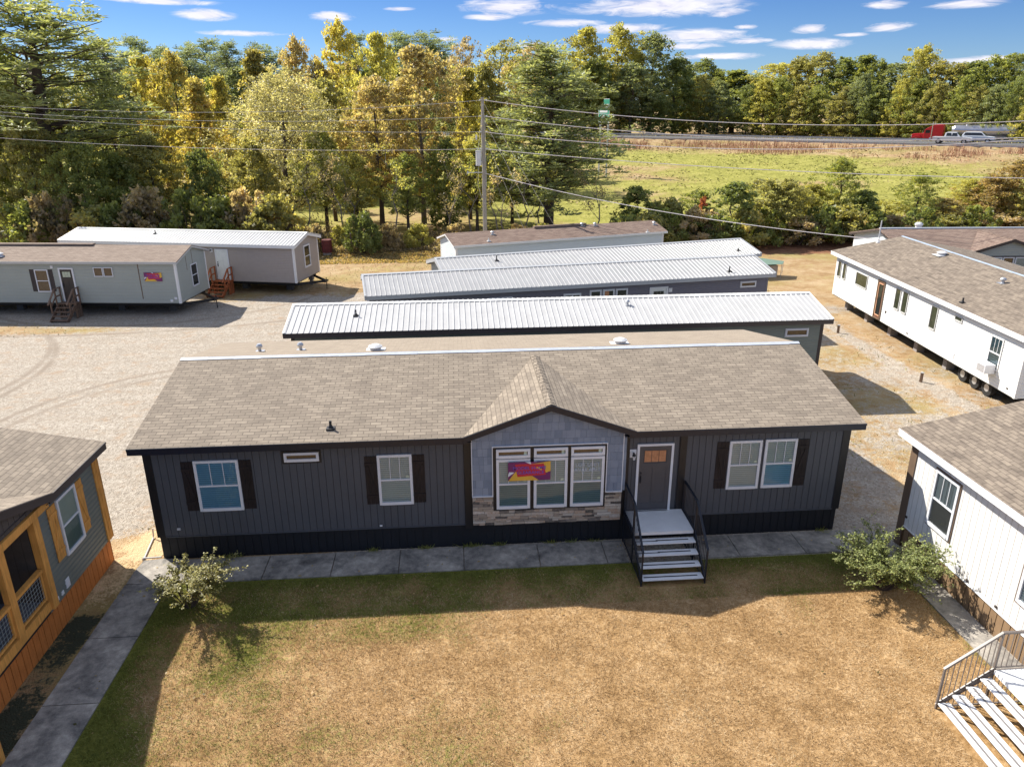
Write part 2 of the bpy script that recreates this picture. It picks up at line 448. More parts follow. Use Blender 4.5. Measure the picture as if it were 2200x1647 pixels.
# ------------------------------------------------------------------ windows and doors
def window(parent, fr, u0, u1, v0, v1, style='hung', grid=3, frame='white_vinyl', glass='glass', behind='blind',
           fw=.055, casing=None, out=.012, sticker=False, sash=.5, glass2=None):
    mb = MB()
    o1 = out+.045
    fr.box(mb, u0, u0+fw, v0, v1, out, o1); fr.box(mb, u1-fw, u1, v0, v1, out, o1)
    fr.box(mb, u0+fw, u1-fw, v1-fw, v1, out, o1); fr.box(mb, u0+fw, u1-fw, v0, v0+fw*1.15, out, o1+.01)
    vm = v0+(v1-v0)*sash
    if style == 'hung':
        fr.box(mb, u0+fw, u1-fw, vm-.022, vm+.022, out, o1-.006)
        if grid:
            for k in range(1, grid):
                uu = u0+fw+(u1-u0-2*fw)*k/grid
                fr.box(mb, uu-.008, uu+.008, vm+.022, v1-fw, out+.018, out+.030)
    if style == 'slider':
        um = (u0+u1)/2; fr.box(mb, um-.03, um+.03, v0+fw*1.15, v1-fw, out, o1-.004)
    w = mb.build('window', frame, parent)
    if glass in ('clear_dark_glass', 'green_glass', 'wood_in_glass'):
        g = MB(); fr.box(g, u0+fw*.6, u1-fw*.6, v0+fw*.6, v1-fw*.6, out*.3+.001, out+.012); g.build('pane', glass, w)
    else:
        g = MB(); 
        if style == 'hung':
            fr.quad(g, u0+fw*.7, u1-fw*.7, vm, v1-fw*.7, out+.016); g.cur = 1
            fr.quad(g, u0+fw*.7, u1-fw*.7, v0+fw*.7, vm, out+.014)
        else: fr.quad(g, u0+fw*.7, u1-fw*.7, v0+fw*.7, v1-fw*.7, out+.016)
        g.build('pane', [glass, glass2 or glass], w)
        if behind == 'blind':
            b = MB(); b.cur = 1; fr.box(b, u0+fw*.8, u1-fw*.8, v0+fw*.8, v1-fw*.8, out*.2, out+.0005); b.cur = 0
            z = v0+fw*1.3
            while z < v1-fw:
                b.face([fr.p(u0+fw, z, out+.010), fr.p(u1-fw, z, out+.010), fr.p(u1-fw, z+.045, out+.002), fr.p(u0+fw, z+.045, out+.002)]); z += .062
            b.build('blind', ['blind', 'grey_shadow_room'], w)
        elif behind:
            b = MB(); fr.box(b, u0+fw*.8, u1-fw*.8, v0+fw*.8, v1-fw*.8, out*.2, out+.004); b.build('curtain', behind, w)
    if casing:
        cm, cw = casing; b = MB()
        fr.box(b, u0-cw, u0-.001, v0-cw, v1+cw, .0115, out+.022); fr.box(b, u1+.001, u1+cw, v0-cw, v1+cw, .0115, out+.022)
        fr.box(b, u0-.001, u1+.001, v1+.001, v1+cw, .0115, out+.022); fr.box(b, u0-.001, u1+.001, v0-cw, v0-.001, .0115, out+.022)
        b.build('casing', cm, w)
    if sticker:
        b = MB(); fr.box(b, u1-fw-.11, u1-fw-.02, vm+.05, vm+.13, out+.018, out+.020); b.build('sticker', 'label_pale', w)
    return w

def shutter(parent, fr, u0, u1, v0, v1, mat, flip=1, out=.012, z=True):
    mb = MB(); n = 3; w = (u1-u0)/n
    for k in range(n): fr.box(mb, u0+k*w+.003, u0+(k+1)*w-.003, v0, v1, out, out+.016)
    if z:
        h = (v1-v0)
        fr.box(mb, u0, u1, v0+h*.13, v0+h*.13+.09, out+.0165, out+.032)
        fr.box(mb, u0, u1, v1-h*.13-.09, v1-h*.13, out+.0165, out+.032)
        a, b = (u0+.05, u1-.05) if flip > 0 else (u1-.05, u0+.05)
        fr.bar(mb, a, v1-h*.13-.10, b, v0+h*.13+.10, .08, out+.0165, out+.031)
    return mb.build('shutter', mat, parent)

def door(parent, fr, u0, u1, v0, v1, mat='door_slate', frame='white_vinyl', lites=3, litemat='amber_glass', fw=.09, out=.012, hinge=1, full=False):
    mb = MB()
    fr.box(mb, u0, u0+fw, v0, v1, out, out+.05); fr.box(mb, u1-fw, u1, v0, v1, out, out+.05)
    fr.box(mb, u0+fw, u1-fw, v1-fw, v1, out, out+.05); fr.box(mb, u0+fw, u1-fw, v0, v0+.05, out, out+.09)
    mb.build('door_frame', frame, parent)
    a, b, c, d = u0+fw+.004, u1-fw-.004, v0+.054, v1-fw-.004
    mb = MB(); fr.box(mb, a, b, c, d, out*.3, out+.018)
    W, H = b-a, d-c
    st = .11*W/.9
    if not full:   # raised stiles and rails leaving two tall sunk panels and a lite
        for q in ((a, a+st, c, d), (b-st, b, c, d)): fr.box(mb, *q, out+.0185, out+.030)
        um = (a+b)/2
        fr.box(mb, um-st/2, um+st/2, c+.25, c+H*.66, out+.0185, out+.030)
        for v_0, v_1 in ((c, c+.22), (c+H*.66, c+H*.74), (d-.12, d)): fr.box(mb, a+st, b-st, v_0, v_1, out+.0185, out+.030)
    dr = mb.build('door', mat, parent)
    if lites:
        g = MB(); x0, x1 = a+st+.03, b-st-.03
        z0, z1 = (c+H*.76, d-.14) if not full else (c+.15, d-.12)
        n = lites
        for k in range(n):
            fr.box(g, x0+(x1-x0)*k/n+.008, x0+(x1-x0)*(k+1)/n-.008, z0, z1, out+.018, out+.034)
        g.build('door_lite', litemat, dr)
    h = MB(); hu = a+.06 if hinge > 0 else b-.06
    fr.box(h, hu-.022, hu+.022, c+.86, c+1.10, out+.030, out+.045)
    h.tube([fr.p(hu, c+.90, out+.045), fr.p(hu, c+.92, out+.09), fr.p(hu, c+1.04, out+.09), fr.p(hu, c+1.06, out+.045)], .012, 6)
    h.tube([fr.p(hu, c+1.17, out+.030), fr.p(hu, c+1.17, out+.055)], .030, 10)
    h.build('handle', 'black_metal', dr)
    return dr

def wall_lamp(parent, fr, u, v, out=.012):
    mb = MB(); fr.box(mb, u-.09, u+.09, v-.12, v+.12, out, out+.02); l = mb.build('lamp', 'white_vinyl', parent)
    b = MB(); b.tube([fr.p(u, v+.02, out+.02), fr.p(u, v+.06, out+.10), fr.p(u, v+.02, out+.16)], .018, 6)
    b.tube([fr.p(u, v+.03, out+.14), fr.p(u, v-.02, out+.14)], [.045, .055], 8); b.build('lamp_head', 'black_metal', l)
    g = MB(); g.tube([fr.p(u, v-.021, out+.14), fr.p(u, v-.13, out+.14)], [.045, .03], 8); g.build('lamp_shade', 'vent_white', l)

def plate(parent, fr, u0, u1, v0, v1, mat='white_vinyl', name='outlet_box', out=.016, d=.03):
    mb = MB(); fr.box(mb, u0, u1, v0, v1, out, out+d)
    fr.box(mb, u0+(u1-u0)*.2, u1-(u1-u0)*.2, v0+(v1-v0)*.25, v1-(v1-v0)*.25, out+d+.0005, out+d+.012)
    return mb.build(name, mat, parent, bevel=.004)

# ------------------------------------------------------------------ a manufactured home
def slope_z(y, H):
    return H['ze'] + (y+H['e'])*H['k'] if y <= H['W']/2 else H['ze'] + (H['W']-y+H['e'])*H['k']

def home(name, label, A, B, ze, half, rise, e=.3, og=.2, zb=.8, roof='metal', roofmat='metal_galv', fascia='grey_fascia',
         sid='lap', sidmat='sage_siding', gap='olive_gap', pitch=.115, corner='white_trim', cw=.11, skirt=None, skirtgap=None,
         soffit='soffit', fh=.16, front_poly=None, group=None, ribs=.229, rakecol=None, backmat=None, bay=None):
    A = Vector(A); B = Vector(B); d = (B-A); ang = math.atan2(d.y, d.x); LR = d.length; d.normalize(); n = Vector((-d.y, d.x))
    O = A + d*og + n*e
    L = LR-2*og; W = 2*half-2*e; k = rise/half
    T = thing(name, label, 'house', (O.x, O.y, 0), ang, group)
    H = dict(T=T, L=L, W=W, ze=ze, e=e, og=og, k=k, half=half, zb=zb, rise=rise, A=A, ang=ang)
    zt = ze + e*k - .075
    zr = zt + (W/2)*k
    fF = Frame((0, 0, 0), (1, 0, 0), (0, -1, 0)); fR = Frame((L, 0, 0), (0, 1, 0), (1, 0, 0))
    fL = Frame((0, W, 0), (0, -1, 0), (-1, 0, 0)); fB = Frame((L, W, 0), (-1, 0, 0), (0, 1, 0))
    H.update(fF=fF, fR=fR, fL=fL, fB=fB, zt=zt, zr=zr)
    polyF = front_poly or [[(0, zb), (L, zb), (L, zt), (0, zt)]]
    for i, p in enumerate(polyF): siding(T, fF, p, sid, sidmat, gap, pitch, seed=i+1)
    gab = [(0, zb), (W, zb), (W, zt), (W/2, zr), (0, zt)]
    siding(T, fR, gab, sid, sidmat, gap, pitch, seed=11); siding(T, fL, gab, sid, sidmat, gap, pitch, seed=12)
    siding(T, fB, [(0, zb), (L, zb), (L, zt), (0, zt)], sid, sidmat, gap, pitch, seed=13)
    # corner trim: L-shaped posts standing 1 cm proud of the siding
    if corner:
        q = .022
        for (cx, sx) in ((0, 1), (L, -1)):
            for (cy, sy) in ((0, 1), (W, -1)):
                z1 = zt-.002; mb = MB()
                mb.box(cx-sx*q, cx+sx*cw, cy-sy*q, cy-sy*.0008+sy*.0, zb-.02, z1)
                mb.box(cx-sx*q, cx-sx*.0008, cy+sy*.0001, cy+sy*cw, zb-.02, z1)
                mb.build('corner_trim', corner, T)
    # floor underside
    mb = MB(); mb.box(.02, L-.02, .02, W-.02, zb-.06, zb-.002); mb.build('floor_panel', 'chassis', T)
    # roof: two slabs meeting on the ridge
    th = .05
    def rp(x, y, dz=0.): return (x, y, slope_z(y, H)+dz)
    x0, x1 = -og, L+og; ym = W/2; ya, yb = -e, W+e
    mb = MB()
    if roof == 'shingle':
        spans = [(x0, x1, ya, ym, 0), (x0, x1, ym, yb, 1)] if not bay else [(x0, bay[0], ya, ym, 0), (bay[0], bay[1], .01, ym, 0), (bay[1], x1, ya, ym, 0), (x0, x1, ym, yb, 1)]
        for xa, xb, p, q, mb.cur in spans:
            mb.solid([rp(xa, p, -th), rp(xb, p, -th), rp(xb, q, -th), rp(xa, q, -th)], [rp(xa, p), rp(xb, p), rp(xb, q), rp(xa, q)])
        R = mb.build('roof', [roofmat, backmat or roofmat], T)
    else:
        for (p, q) in ((ya, ym), (ym, yb)):
            mb.solid([rp(x0, p, -th), rp(x1, p, -th), rp(x1, q, -th), rp(x0, q, -th)], [rp(x0, p), rp(x1, p), rp(x1, q), rp(x0, q)])
            x = x0+.10
            while x < x1-.05:
                a, b = (p-.02, q) if p == ya else (p, q+.02)
                w0, w1, hh = .030, .013, .026
                c0 = [rp(x-w0, a, .0006), rp(x+w0, a, .0006), rp(x+w1, a, hh), rp(x-w1, a, hh)]
                c1 = [rp(x-w0, b, .0006), rp(x+w0, b, .0006), rp(x+w1, b, hh), rp(x-w1, b, hh)]
                mb.solid(c0, c1); x += ribs
        R = mb.build('roof', roofmat, T)
        c = MB()
        for sgn in (-1, 1):
            a = ym+sgn*.16
            c.solid([(x0-.01, ym, slope_z(ym, H)+.028), (x1+.01, ym, slope_z(ym, H)+.028), (x1+.01, a, slope_z(a, H)+.026), (x0-.01, a, slope_z(a, H)+.026)],
                    [(x0-.01, ym, slope_z(ym, H)+.034), (x1+.01, ym, slope_z(ym, H)+.034), (x1+.01, a, slope_z(a, H)+.032), (x0-.01, a, slope_z(a, H)+.032)])
        # rake flashing
        for xx in (x0, x1):
            s = 1 if xx == x0 else -1
            for (p, q) in ((ya, ym-.17), (ym+.17, yb)):
                c.solid([rp(xx-s*.012, p, .024), rp(xx+s*.07, p, .024), rp(xx+s*.07, q, .024), rp(xx-s*.012, q, .024)],
                        [rp(xx-s*.012, p, .034), rp(xx+s*.07, p, .034), rp(xx+s*.07, q, .034), rp(xx-s*.012, q, .034)])
        c.build('ridge_cap', 'grey_fascia' if roofmat == 'metal_galv' else 'white_trim', R)
    H['roof'] = R
    # fascia on the eaves, rake boards on the gables, soffits
    mb = MB()
    for (xa, xb, yy, sg) in ([(x0, x1, ya, 1)] if not bay else [(x0, bay[0]-.1, ya, 1), (bay[1]+.1, x1, ya, 1)])+[(x0, x1, yb, -1)]:
        zz = ze-th-.002
        mb.box(xa, xb, yy-sg*.004, yy+sg*.024, ze-fh, zz-.0)
        mb.box(xa, xb, yy-sg*.020, yy-sg*.0045, ze-.055, ze-.004)
    for xx in (x0, x1):
        s = 1 if xx == x0 else -1
        for (p, q) in ((ya+.026, ym), (ym, yb-.026)):
            mb.solid([rp(xx-s*.004, p, -th-fh+.05), rp(xx+s*.022, p, -th-fh+.05), rp(xx+s*.022, q, -th-fh+.05), rp(xx-s*.004, q, -th-fh+.05)],
                     [rp(xx-s*.004, p, -th-.001), rp(xx+s*.022, p, -th-.001), rp(xx+s*.022, q, -th-.001), rp(xx-s*.004, q, -th-.001)])
    mb.build('fascia', fascia, T)
    mb = MB()
    
    for xa, xb in ([(x0+.024, x1-.024)] if not bay else [(x0+.024, bay[0]), (bay[1], x1-.024)]): mb.box(xa, xb, ya+.026, -.024, ze-fh+.02, ze-fh+.03)
    mb.box(x0+.024, x1-.024, W+.024, yb-.026, ze-fh+.02, ze-fh+.03)
    mb.build('soffit', soffit, T)
    if skirt:
        mb = MB(); s = .035
        fr_ = [(Frame((s, s, 0), (1, 0, 0), (0, -1, 0)), L-2*s), (Frame((L-s, s, 0), (0, 1, 0), (1, 0, 0)), W-2*s), (Frame((s, W-s, 0), (0, -1, 0), (-1, 0, 0)), W-2*s)]
        for f_, ln in fr_:
            mb.cur = 0; f_.box(mb, 0, ln, -.02, zb-.004, -.02, 0.)
            mb.cur = 1; u = 0
            while u < ln:
                f_.box(mb, u, min(u+.20, ln), -.02, zb-.005, .0005, .014); u += .222
        mb.build('skirting', [skirtgap or skirt, skirt], T)
    return H

def roof_pt(H, x, y, dz=0.): return Vector((x, y, slope_z(y, H)+dz))
def local(H, wx, wy):
    O = H['T'].location; c, s = math.cos(-H['ang']), math.sin(-H['ang']); dx, dy = wx-O.x, wy-O.y
    return c*dx-s*dy, s*dx+c*dy
def roof_hit(H, px, py):
    """where the line of sight through a photo point meets the front slope, in the home's own coordinates"""
    d = ray(px, py); O = H['T'].location; c, s = math.cos(-H['ang']), math.sin(-H['ang'])
    o = CAM-np.array([O.x, O.y, 0]); ol = (c*o[0]-s*o[1], s*o[0]+c*o[1], o[2]); dl = (c*d[0]-s*d[1], s*d[0]+c*d[1], d[2])
    t = (H['ze']+H['e']*H['k']+H['k']*ol[1]-ol[2])/(dl[2]-H['k']*dl[1]); return ol[0]+t*dl[0], ol[1]+t*dl[1]
def vent_pipe(H, x, y, h=.22, r=.035, mat='rubber', cone=True):
    p = roof_pt(H, x, y); mb = MB()
    if cone:
        mb.box(x-.11, x+.11, y-.11, y+.11, p.z-.03, p.z+.004+abs(.11*H['k']))
        mb.tube([p, p+Vector((0, 0, .10))], [.08, r+.005], 10)
    mb.tube([p+Vector((0, 0, .02)), p+Vector((0, 0, h))], r, 10)
    mb.build('vent_pipe', mat, H['roof'])
def roof_vent(H, x, y, r=.16, h=.16, mat='vent_white', stalk=False):
    p = roof_pt(H, x, y); mb = MB()
    mb.tube([p-Vector((0, 0, .02)), p+Vector((0, 0, h*.6))], r*(.55 if stalk else .8), 14)
    mb.tube([p+Vector((0, 0, h*.55)), p+Vector((0, 0, h*.75)), p+Vector((0, 0, h))], [r, r*1.05, r*.6], 16)
    mb.box(p.x-r*1.4, p.x+r*1.4, p.y-r*1.4, p.y+r*1.4, p.z-.02, p.z+.006)
    mb.build('roof_vent', mat, H['roof'])

def dormer(H, cx, hw, rz, wallkind, wallmat, wallgap, roofmat, fascia, proud=.10, wpitch=.22, v_bot=None, wall=True, fh=.17):
    """decorative gable over the front wall"""
    T = H['T']; e, k, ze = H['e'], H['k'], H['ze']; th = .045; za = ze+rz
    yq = rz/k - e - .02
    base = .018
    def P(x, y, z): return Vector((x, y, z))
    Lf, Rf, Af, Q = P(cx-hw, -e-.01, ze+base), P(cx+hw, -e-.01, ze+base), P(cx, -e-.01, za+base), P(cx, yq, za+base)
    for a, b, c in ((Lf, Af, Q), (Af, Rf, Q)):
        pass
    mb = MB(); dn = Vector((0, 0, -th))
    mb.solid([Lf+dn, Af+dn, Q+dn], [Lf, Af, Q]); mb.solid([Af+dn, Rf+dn, Q+dn], [Af, Rf, Q])
    R = mb.build('gable_roof', roofmat, T)
    c = MB()   # cap shingles along the ridge
    n = int((Q.y-Af.y)/.13)
    for i in range(n):
        y0 = Af.y+i*.13; y1 = y0+.15; z = za+base+.004+.004*(i % 2)
        for sg in (-1, 1):
            x = cx+sg*.13; dz = .13*rz/hw
            c.solid([P(cx, y0, z), P(x, y0, z-dz), P(x, y1, z-dz), P(cx, y1, z)], [P(cx, y0, z+.016), P(x, y0, z-dz+.016), P(x, y1, z-dz+.006), P(cx, y1, z+.006)])
    c.build('ridge_cap', roofmat, R)
    mb = MB()   # raking fascia
    for sg in (-1, 1):
        a = P(cx+sg*hw, -e-.012, ze+base-th); b = P(cx, -e-.012, za+base-th)
        mb.solid([a+Vector((0, -.022, -fh+.04)), a+Vector((0, .004, -fh+.04)), b+Vector((0, .004, -fh+.04)), b+Vector((0, -.022, -fh+.04))],
                 [a+Vector((0, -.022, 0)), a+Vector((0, .004, 0)), b+Vector((0, .004, 0)), b+Vector((0, -.022, 0))])
        a2 = a+Vector((0, -.038, -.01)); b2 = b+Vector((0, -.038, -.01))
        mb.solid([a2+Vector((0, 0, 0)), a2+Vector((0, .014, 0)), b2+Vector((0, .014, 0)), b2], [a2+Vector((0, 0, .05)), a2+Vector((0, .014, .05)), b2+Vector((0, .014, .05)), b2+Vector((0, 0, .05))])
    mb.build('gable_fascia', fascia, R)
    if wall:
        f = Frame((0, -proud, 0), (1, 0, 0), (0, -1, 0)); s = rz/hw
        w = hw-.20; vb = v_bot or ze-.2
        zt = ze+base-th-.03
        poly = [(cx-w, vb), (cx+w, vb), (cx+w, zt+.2*s), (cx, zt+hw*s), (cx-w, zt+.2*s)]
        siding(T, f, poly, wallkind, wallmat, wallgap, wpitch, name='gable_wall', seed=5)
        mb = MB()
        mb.box(cx-w+.001, cx+w-.001, -proud+.031, -.013, vb, zt); mb.build('gable_return', wallgap, T)
    return R

def piers(H, xs, y, w=.4, d=.2, mat='concrete_block'):
    for x in xs:
        mb = MB(); z = 0.
        while z < H['zb']-.3:
            h = .19
            mb.box(x-w/2, x+w/2, y-d/2, y+d/2, z, z+h-.005); z += h
        mb.box(x-w/2, x+w/2, y-d/2, y+d/2, z, H['zb']-.27)
        mb.build('pier', mat, H['T'])
def chassis(H, tongue=0, inset=.6, axle=None):
    T = H['T']; L, W = H['L'], H['W']
    for y in (inset, W-inset):
        mb = MB(); z1 = H['zb']-.062; z0 = z1-.22
        mb.box(.1, L-.1, y-.05, y+.05, z1-.015, z1); mb.box(.1, L-.1, y-.05, y+.05, z0, z0+.015); mb.box(.1, L-.1, y-.006, y+.006, z0+.015, z1-.015)
        mb.build('chassis_beam', 'chassis', T)
    if tongue:
        mb = MB(); x = L if tongue > 0 else 0; z = H['zb']-.2
        tip = Vector((x+tongue*1.25, W/2, z-.05))
        for y in (inset, W-inset): mb.bar((x-tongue*.3, y, z), tip, .07, .16)
        mb.bar(tip-Vector((0, .3, 0)), tip+Vector((0, .3, 0)), .06, .12)
        mb.tube([tip, tip-Vector((0, 0, tip.z))], .03, 8); mb.tube([tip, tip+Vector((0, 0, .25))], .03, 8)
        mb.build('hitch', 'chassis', T)
    if axle:
        for x in axle:
            for y in (.5, W-.5):
                mb = MB(); mb.tube([(x, y-.1, .36), (x, y+.1, .36)], .36, 18); w = mb.build('wheel', 'tyre', T)
                h = MB(); h.tube([(x, y-.102, .36), (x, y+.102, .36)], .17, 12); h.build('rim', 'steel', w)
# ================================================================== HOMES
# ---- the dark home in the centre
H1 = home('manufactured_home', 'wide charcoal home with tan shingle roof and blue-grey gable over stone, in the centre',
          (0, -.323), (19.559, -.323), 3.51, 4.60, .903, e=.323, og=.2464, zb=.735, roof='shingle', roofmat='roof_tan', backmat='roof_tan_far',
          fascia='fascia_navy', sid='vert', sidmat='main_siding', gap='main_gap', pitch=.185, corner='black_trim', cw=.19,
          skirt='skirt_black', soffit='soffit_dark', fh=.19, bay=(8.775-.2464, 12.90-.2464))
T = H1['T']; ox = .2464
F1 = H1['fF']
def X1(x): return x-ox
# ridge membrane
mb = MB(); zr = slope_z(H1['W']/2, H1)
rnd = random.Random(3); xs = [X1(0)+i*.8 for i in range(25)]+[X1(19.559)]
for i in range(len(xs)-1):
    for sg in (-1, 1):
        a = H1['W']/2; b = a+sg*.13+rnd.uniform(-.015, .015)*1
        z = zr+.012+rnd.uniform(0, .006)
        mb.solid([(xs[i], a, z+.004), (xs[i+1]+.02, a, z+.004), (xs[i+1]+.02, b, slope_z(b, H1)+.008), (xs[i], b, slope_z(b, H1)+.008)],
                 [(xs[i], a, z+.016), (xs[i+1]+.02, a, z+.016), (xs[i+1]+.02, b, slope_z(b, H1)+.016), (xs[i], b, slope_z(b, H1)+.016)])
mb.build('ridge_membrane', 'ridge_membrane', H1['roof'])
# dark trim posts on the facade
for a, b in ((8.57, 8.765), (12.905, 13.09), (14.50, 14.69)):
    mb = MB(); F1.box(mb, X1(a), X1(b), .60 if a < 9 else .74, 3.32, .0125, .055)
    if a > 14:
        for k in range(6): F1.box(mb, X1(14.56), X1(14.63), 1.15+k*.33, 1.19+k*.33, .054, .065)
    mb.build('trim_post', 'black_trim', T)
DZ = dormer(H1, X1(10.88), 2.31, .83, 'shake', 'shake', 'main_gap', 'roof_tan', 'fascia_navy', proud=.12, wpitch=.235, v_bot=1.66)
F2 = Frame((0, -.12, 0), (1, 0, 0), (0, -1, 0))
siding(T, F2, [(X1(8.775), .745), (X1(12.90), .745), (X1(12.90), 1.64), (X1(8.775), 1.64)], 'stone', 'stone', 'mortar', .09, name='stone_veneer', seed=8)
mb = MB()
for q in ((8.765, 9.34, 1.63, 1.655), (12.46, 12.912, 1.63, 1.655)): F2.box(mb, X1(q[0]), X1(q[1]), q[2], q[3], .0005, .055)
F2.box(mb, X1(8.765), X1(8.785), 1.655, 3.36, .0005, .022); F2.box(mb, X1(12.89), X1(12.912), 1.655, 3.40, .0005, .022)
F2.box(mb, X1(9.32), X1(12.46), 3.115, 3.14, .0005, .058); F2.box(mb, X1(9.32), X1(9.342), 1.64, 3.115, .0005, .056); F2.box(mb, X1(12.438), X1(12.46), 1.64, 3.115, .0005, .056)
mb.build('gable_trim', 'white_vinyl', T)
mb = MB(); F2.box(mb, X1(9.343), X1(12.437), 1.20, 3.114, .0005, .050)
mb.build('window_surround', 'black_trim', T)
mb = MB(); mb.box(X1(8.775), X1(12.90), -.119, -.013, .742, 1.60); mb.build('stone_return', 'mortar', T)
F3 = Frame((0, -.17, 0), (1, 0, 0), (0, -1, 0))
for i, (a, b) in enumerate(((9.43, 10.35), (10.45, 11.37), (11.46, 12.38))):
    window(T, F3, X1(a), X1(b), 1.26, 2.77, 'hung', 3, glass='glass', glass2='glass_teal', out=.002, sticker=True, fw=.075)
    w = window(T, F3, X1(a), X1(b), 2.80, 3.06, 'fixed', 0, glass='wood_in_glass', out=.002, fw=.07)
    mb = MB(); F3.box(mb, X1(b)-.17, X1(b)-.09, 2.88, 2.98, .015, .017); mb.build('sticker', 'label_pale', w)
# fascia continues across the bay; remaining windows
window(T, F1, X1(1.48), X1(2.63), 1.48, 2.97, 'hung', 3, glass='glass_blue', fw=.07)
shutter(T, F1, X1(1.15), X1(1.46), 1.50, 2.95, 'shutter_brown', 1); shutter(T, F1, X1(2.65), X1(2.96), 1.50, 2.95, 'shutter_brown', -1)
window(T, F1, X1(6.25), X1(7.17), 1.45, 2.95, 'hung', 3, glass='glass', glass2='glass', sticker=True, fw=.07)
shutter(T, F1, X1(5.91), X1(6.23), 1.48, 2.92, 'shutter_brown', 1); shutter(T, F1, X1(7.19), X1(7.51), 1.48, 2.92, 'shutter_brown', -1)
w = window(T, F1, X1(3.83), X1(4.74), 2.85, 3.11, 'fixed', 0, glass='wood_in_glass', fw=.07, casing=('black_trim', .055))
window(T, F1, X1(15.90), X1(16.82), 1.50, 2.99, 'hung', 3, sticker=True, fw=.07); window(T, F1, X1(16.91), X1(17.82), 1.51, 3.0, 'hung', 3, glass='glass', glass2='glass_blue', sticker=True, fw=.07)
shutter(T, F1, X1(15.55), X1(15.88), 1.53, 2.97, 'shutter_brown', 1); shutter(T, F1, X1(17.84), X1(18.17), 1.53, 2.97, 'shutter_brown', -1)
door(T, F1, X1(13.31), X1(14.33), .90, 3.0, 'door_slate', 'white_vinyl', 3, 'amber_glass', fw=.065)
wall_lamp(T, F1, X1(13.20), 2.72)
plate(T, F1, X1(.78), X1(.87), .93, .99, 'vent_white', 'outlet_box'); plate(T, F1, X1(6.20), X1(6.27), .78, .82, 'white_vinyl', 'outlet_box')
for a, b in ((.45, 8.57), (14.70, 19.14)): mb = MB(); F1.box(mb, X1(a), X1(b), .705, .733, -.02, .03); mb.build('drip_edge', 'main_siding', T)
x, y = local(H1, 5.06, .29); vent_pipe(H1, x, y)
for wx, wy, k in ((2.0, 5.7, 1), (3.3, 5.8, 1)): x, y = local(H1, wx, wy); roof_vent(H1, x, y, .10, .26, 'steel', True)
for wx, wy in ((5.83, 5.1), (13.87, 5.1)): x, y = local(H1, wx, wy); roof_vent(H1, x, y, .22, .20, 'vent_white')
mb = MB(); mb.box(-.16, -.023, 1.15, 1.45, .95, 1.4); mb.build('meter_box', 'meter', T, bevel=.01)
mb = MB(); mb.tube([(-.09, 1.3, .95), (-.09, 1.3, 0)], .025, 8); mb.build('conduit', 'pvc', T)

# window lettering and the banner on the bay
def text_mesh(body, size, mat, parent, loc, rot, name, ext=.002, font_scale=(1, 1)):
    cu = bpy.data.curves.new(name, 'FONT'); cu.body = body; cu.size = size; cu.extrude = ext; cu.align_x = 'CENTER'; cu.align_y = 'CENTER'
    cu.resolution_u = 3; cu.offset = size*.02
    tmp = bpy.data.objects.new('tmp', cu); COL.objects.link(tmp)
    dg = bpy.context.evaluated_depsgraph_get(); me = bpy.data.meshes.new_from_object(tmp.evaluated_get(dg))
    bpy.data.objects.remove(tmp); me.materials.clear(); me.materials.append(M[mat]); me.name = name
    o = bpy.data.objects.new(name, me); COL.objects.link(o); o.parent = parent; o.location = loc; o.rotation_euler = rot; o.scale = (font_scale[0], font_scale[1], 1)
    return o
text_mesh('LOT UNIT\nAVAILABLE', .15, 'decal_white', T, F3.p(X1(11.92), 2.44, .024), (PI/2, 0, 0), 'lettering')

def banner(name, label, w, h, loc, rot):
    b = thing(name, label, 'banner', loc, rot, 'purple, red and yellow sale banners')
    fr = Frame((0, 0, 0), (1, 0, 0), (0, -1, 0))
    def sag(u, v): return .012*math.sin(u/w*9)*(1 if v > 0 else .4) + .01
    def sheet(nm, mat, poly, off):
        m_ = MB(); n = 16; us = [p[0] for p in poly]
        a, c = min(us), max(us)
        for i in range(n):
            cc = clip(poly, a+(c-a)*i/n, a+(c-a)*(i+1)/n, 0)
            if cc: m_.solid([fr.p(x, y, sag(x, y)+off) for x, y in cc], [fr.p(x, y, sag(x, y)+off+.0015) for x, y in cc])
        return m_.build(nm, mat, b)
    W, Hh = w/2, h/2
    sheet('cloth', 'fix_purple', [(-W, -Hh), (W, -Hh), (W, Hh), (-W, Hh)], 0)
    sheet('yellow_panel', 'fix_yellow', [(-W, -Hh), (W*.45, -Hh), (W*.15, -Hh*.55), (-W*.65, -Hh*.02)], .002)
    sheet('yellow_panel', 'fix_yellow', [(W*.0, Hh*.78), (W, Hh), (W, -Hh*.05), (W*.80, -Hh*.22)], .002)
    sheet('white_panel', 'fix_white', [(-W, -Hh*.55), (-W*.70, -Hh*.08), (-W, Hh*.0)], .0025)
    sheet('white_panel', 'fix_white', [(-W*.2, Hh), (W*.05, Hh), (W*.1, Hh*.72)], .0025)
    sheet('red_panel', 'fix_red', [(-W*.56, -Hh*.60), (W*.78, -Hh*.42), (W*.68, Hh*.80), (-W*.68, Hh*.78)], .004)
    k = h/.55
    text_mesh('MODEL HOME', .125*k, 'fix_violet', b, fr.p(.0, Hh*.35, .024), (PI/2, 0, 0), 'lettering', .001, (1.12*w/1.15/k, 1))
    text_mesh('CLEARANCE', .125*k, 'fix_violet', b, fr.p(.03, -Hh*.13, .024), (PI/2, 0, 0), 'lettering', .001, (1.05*w/1.15/k, 1))
    return b
banner('banner', 'purple red and yellow banner tied across the centre windows of the dark home', 1.15, .55, (10.32, -.265, 2.43), 0)

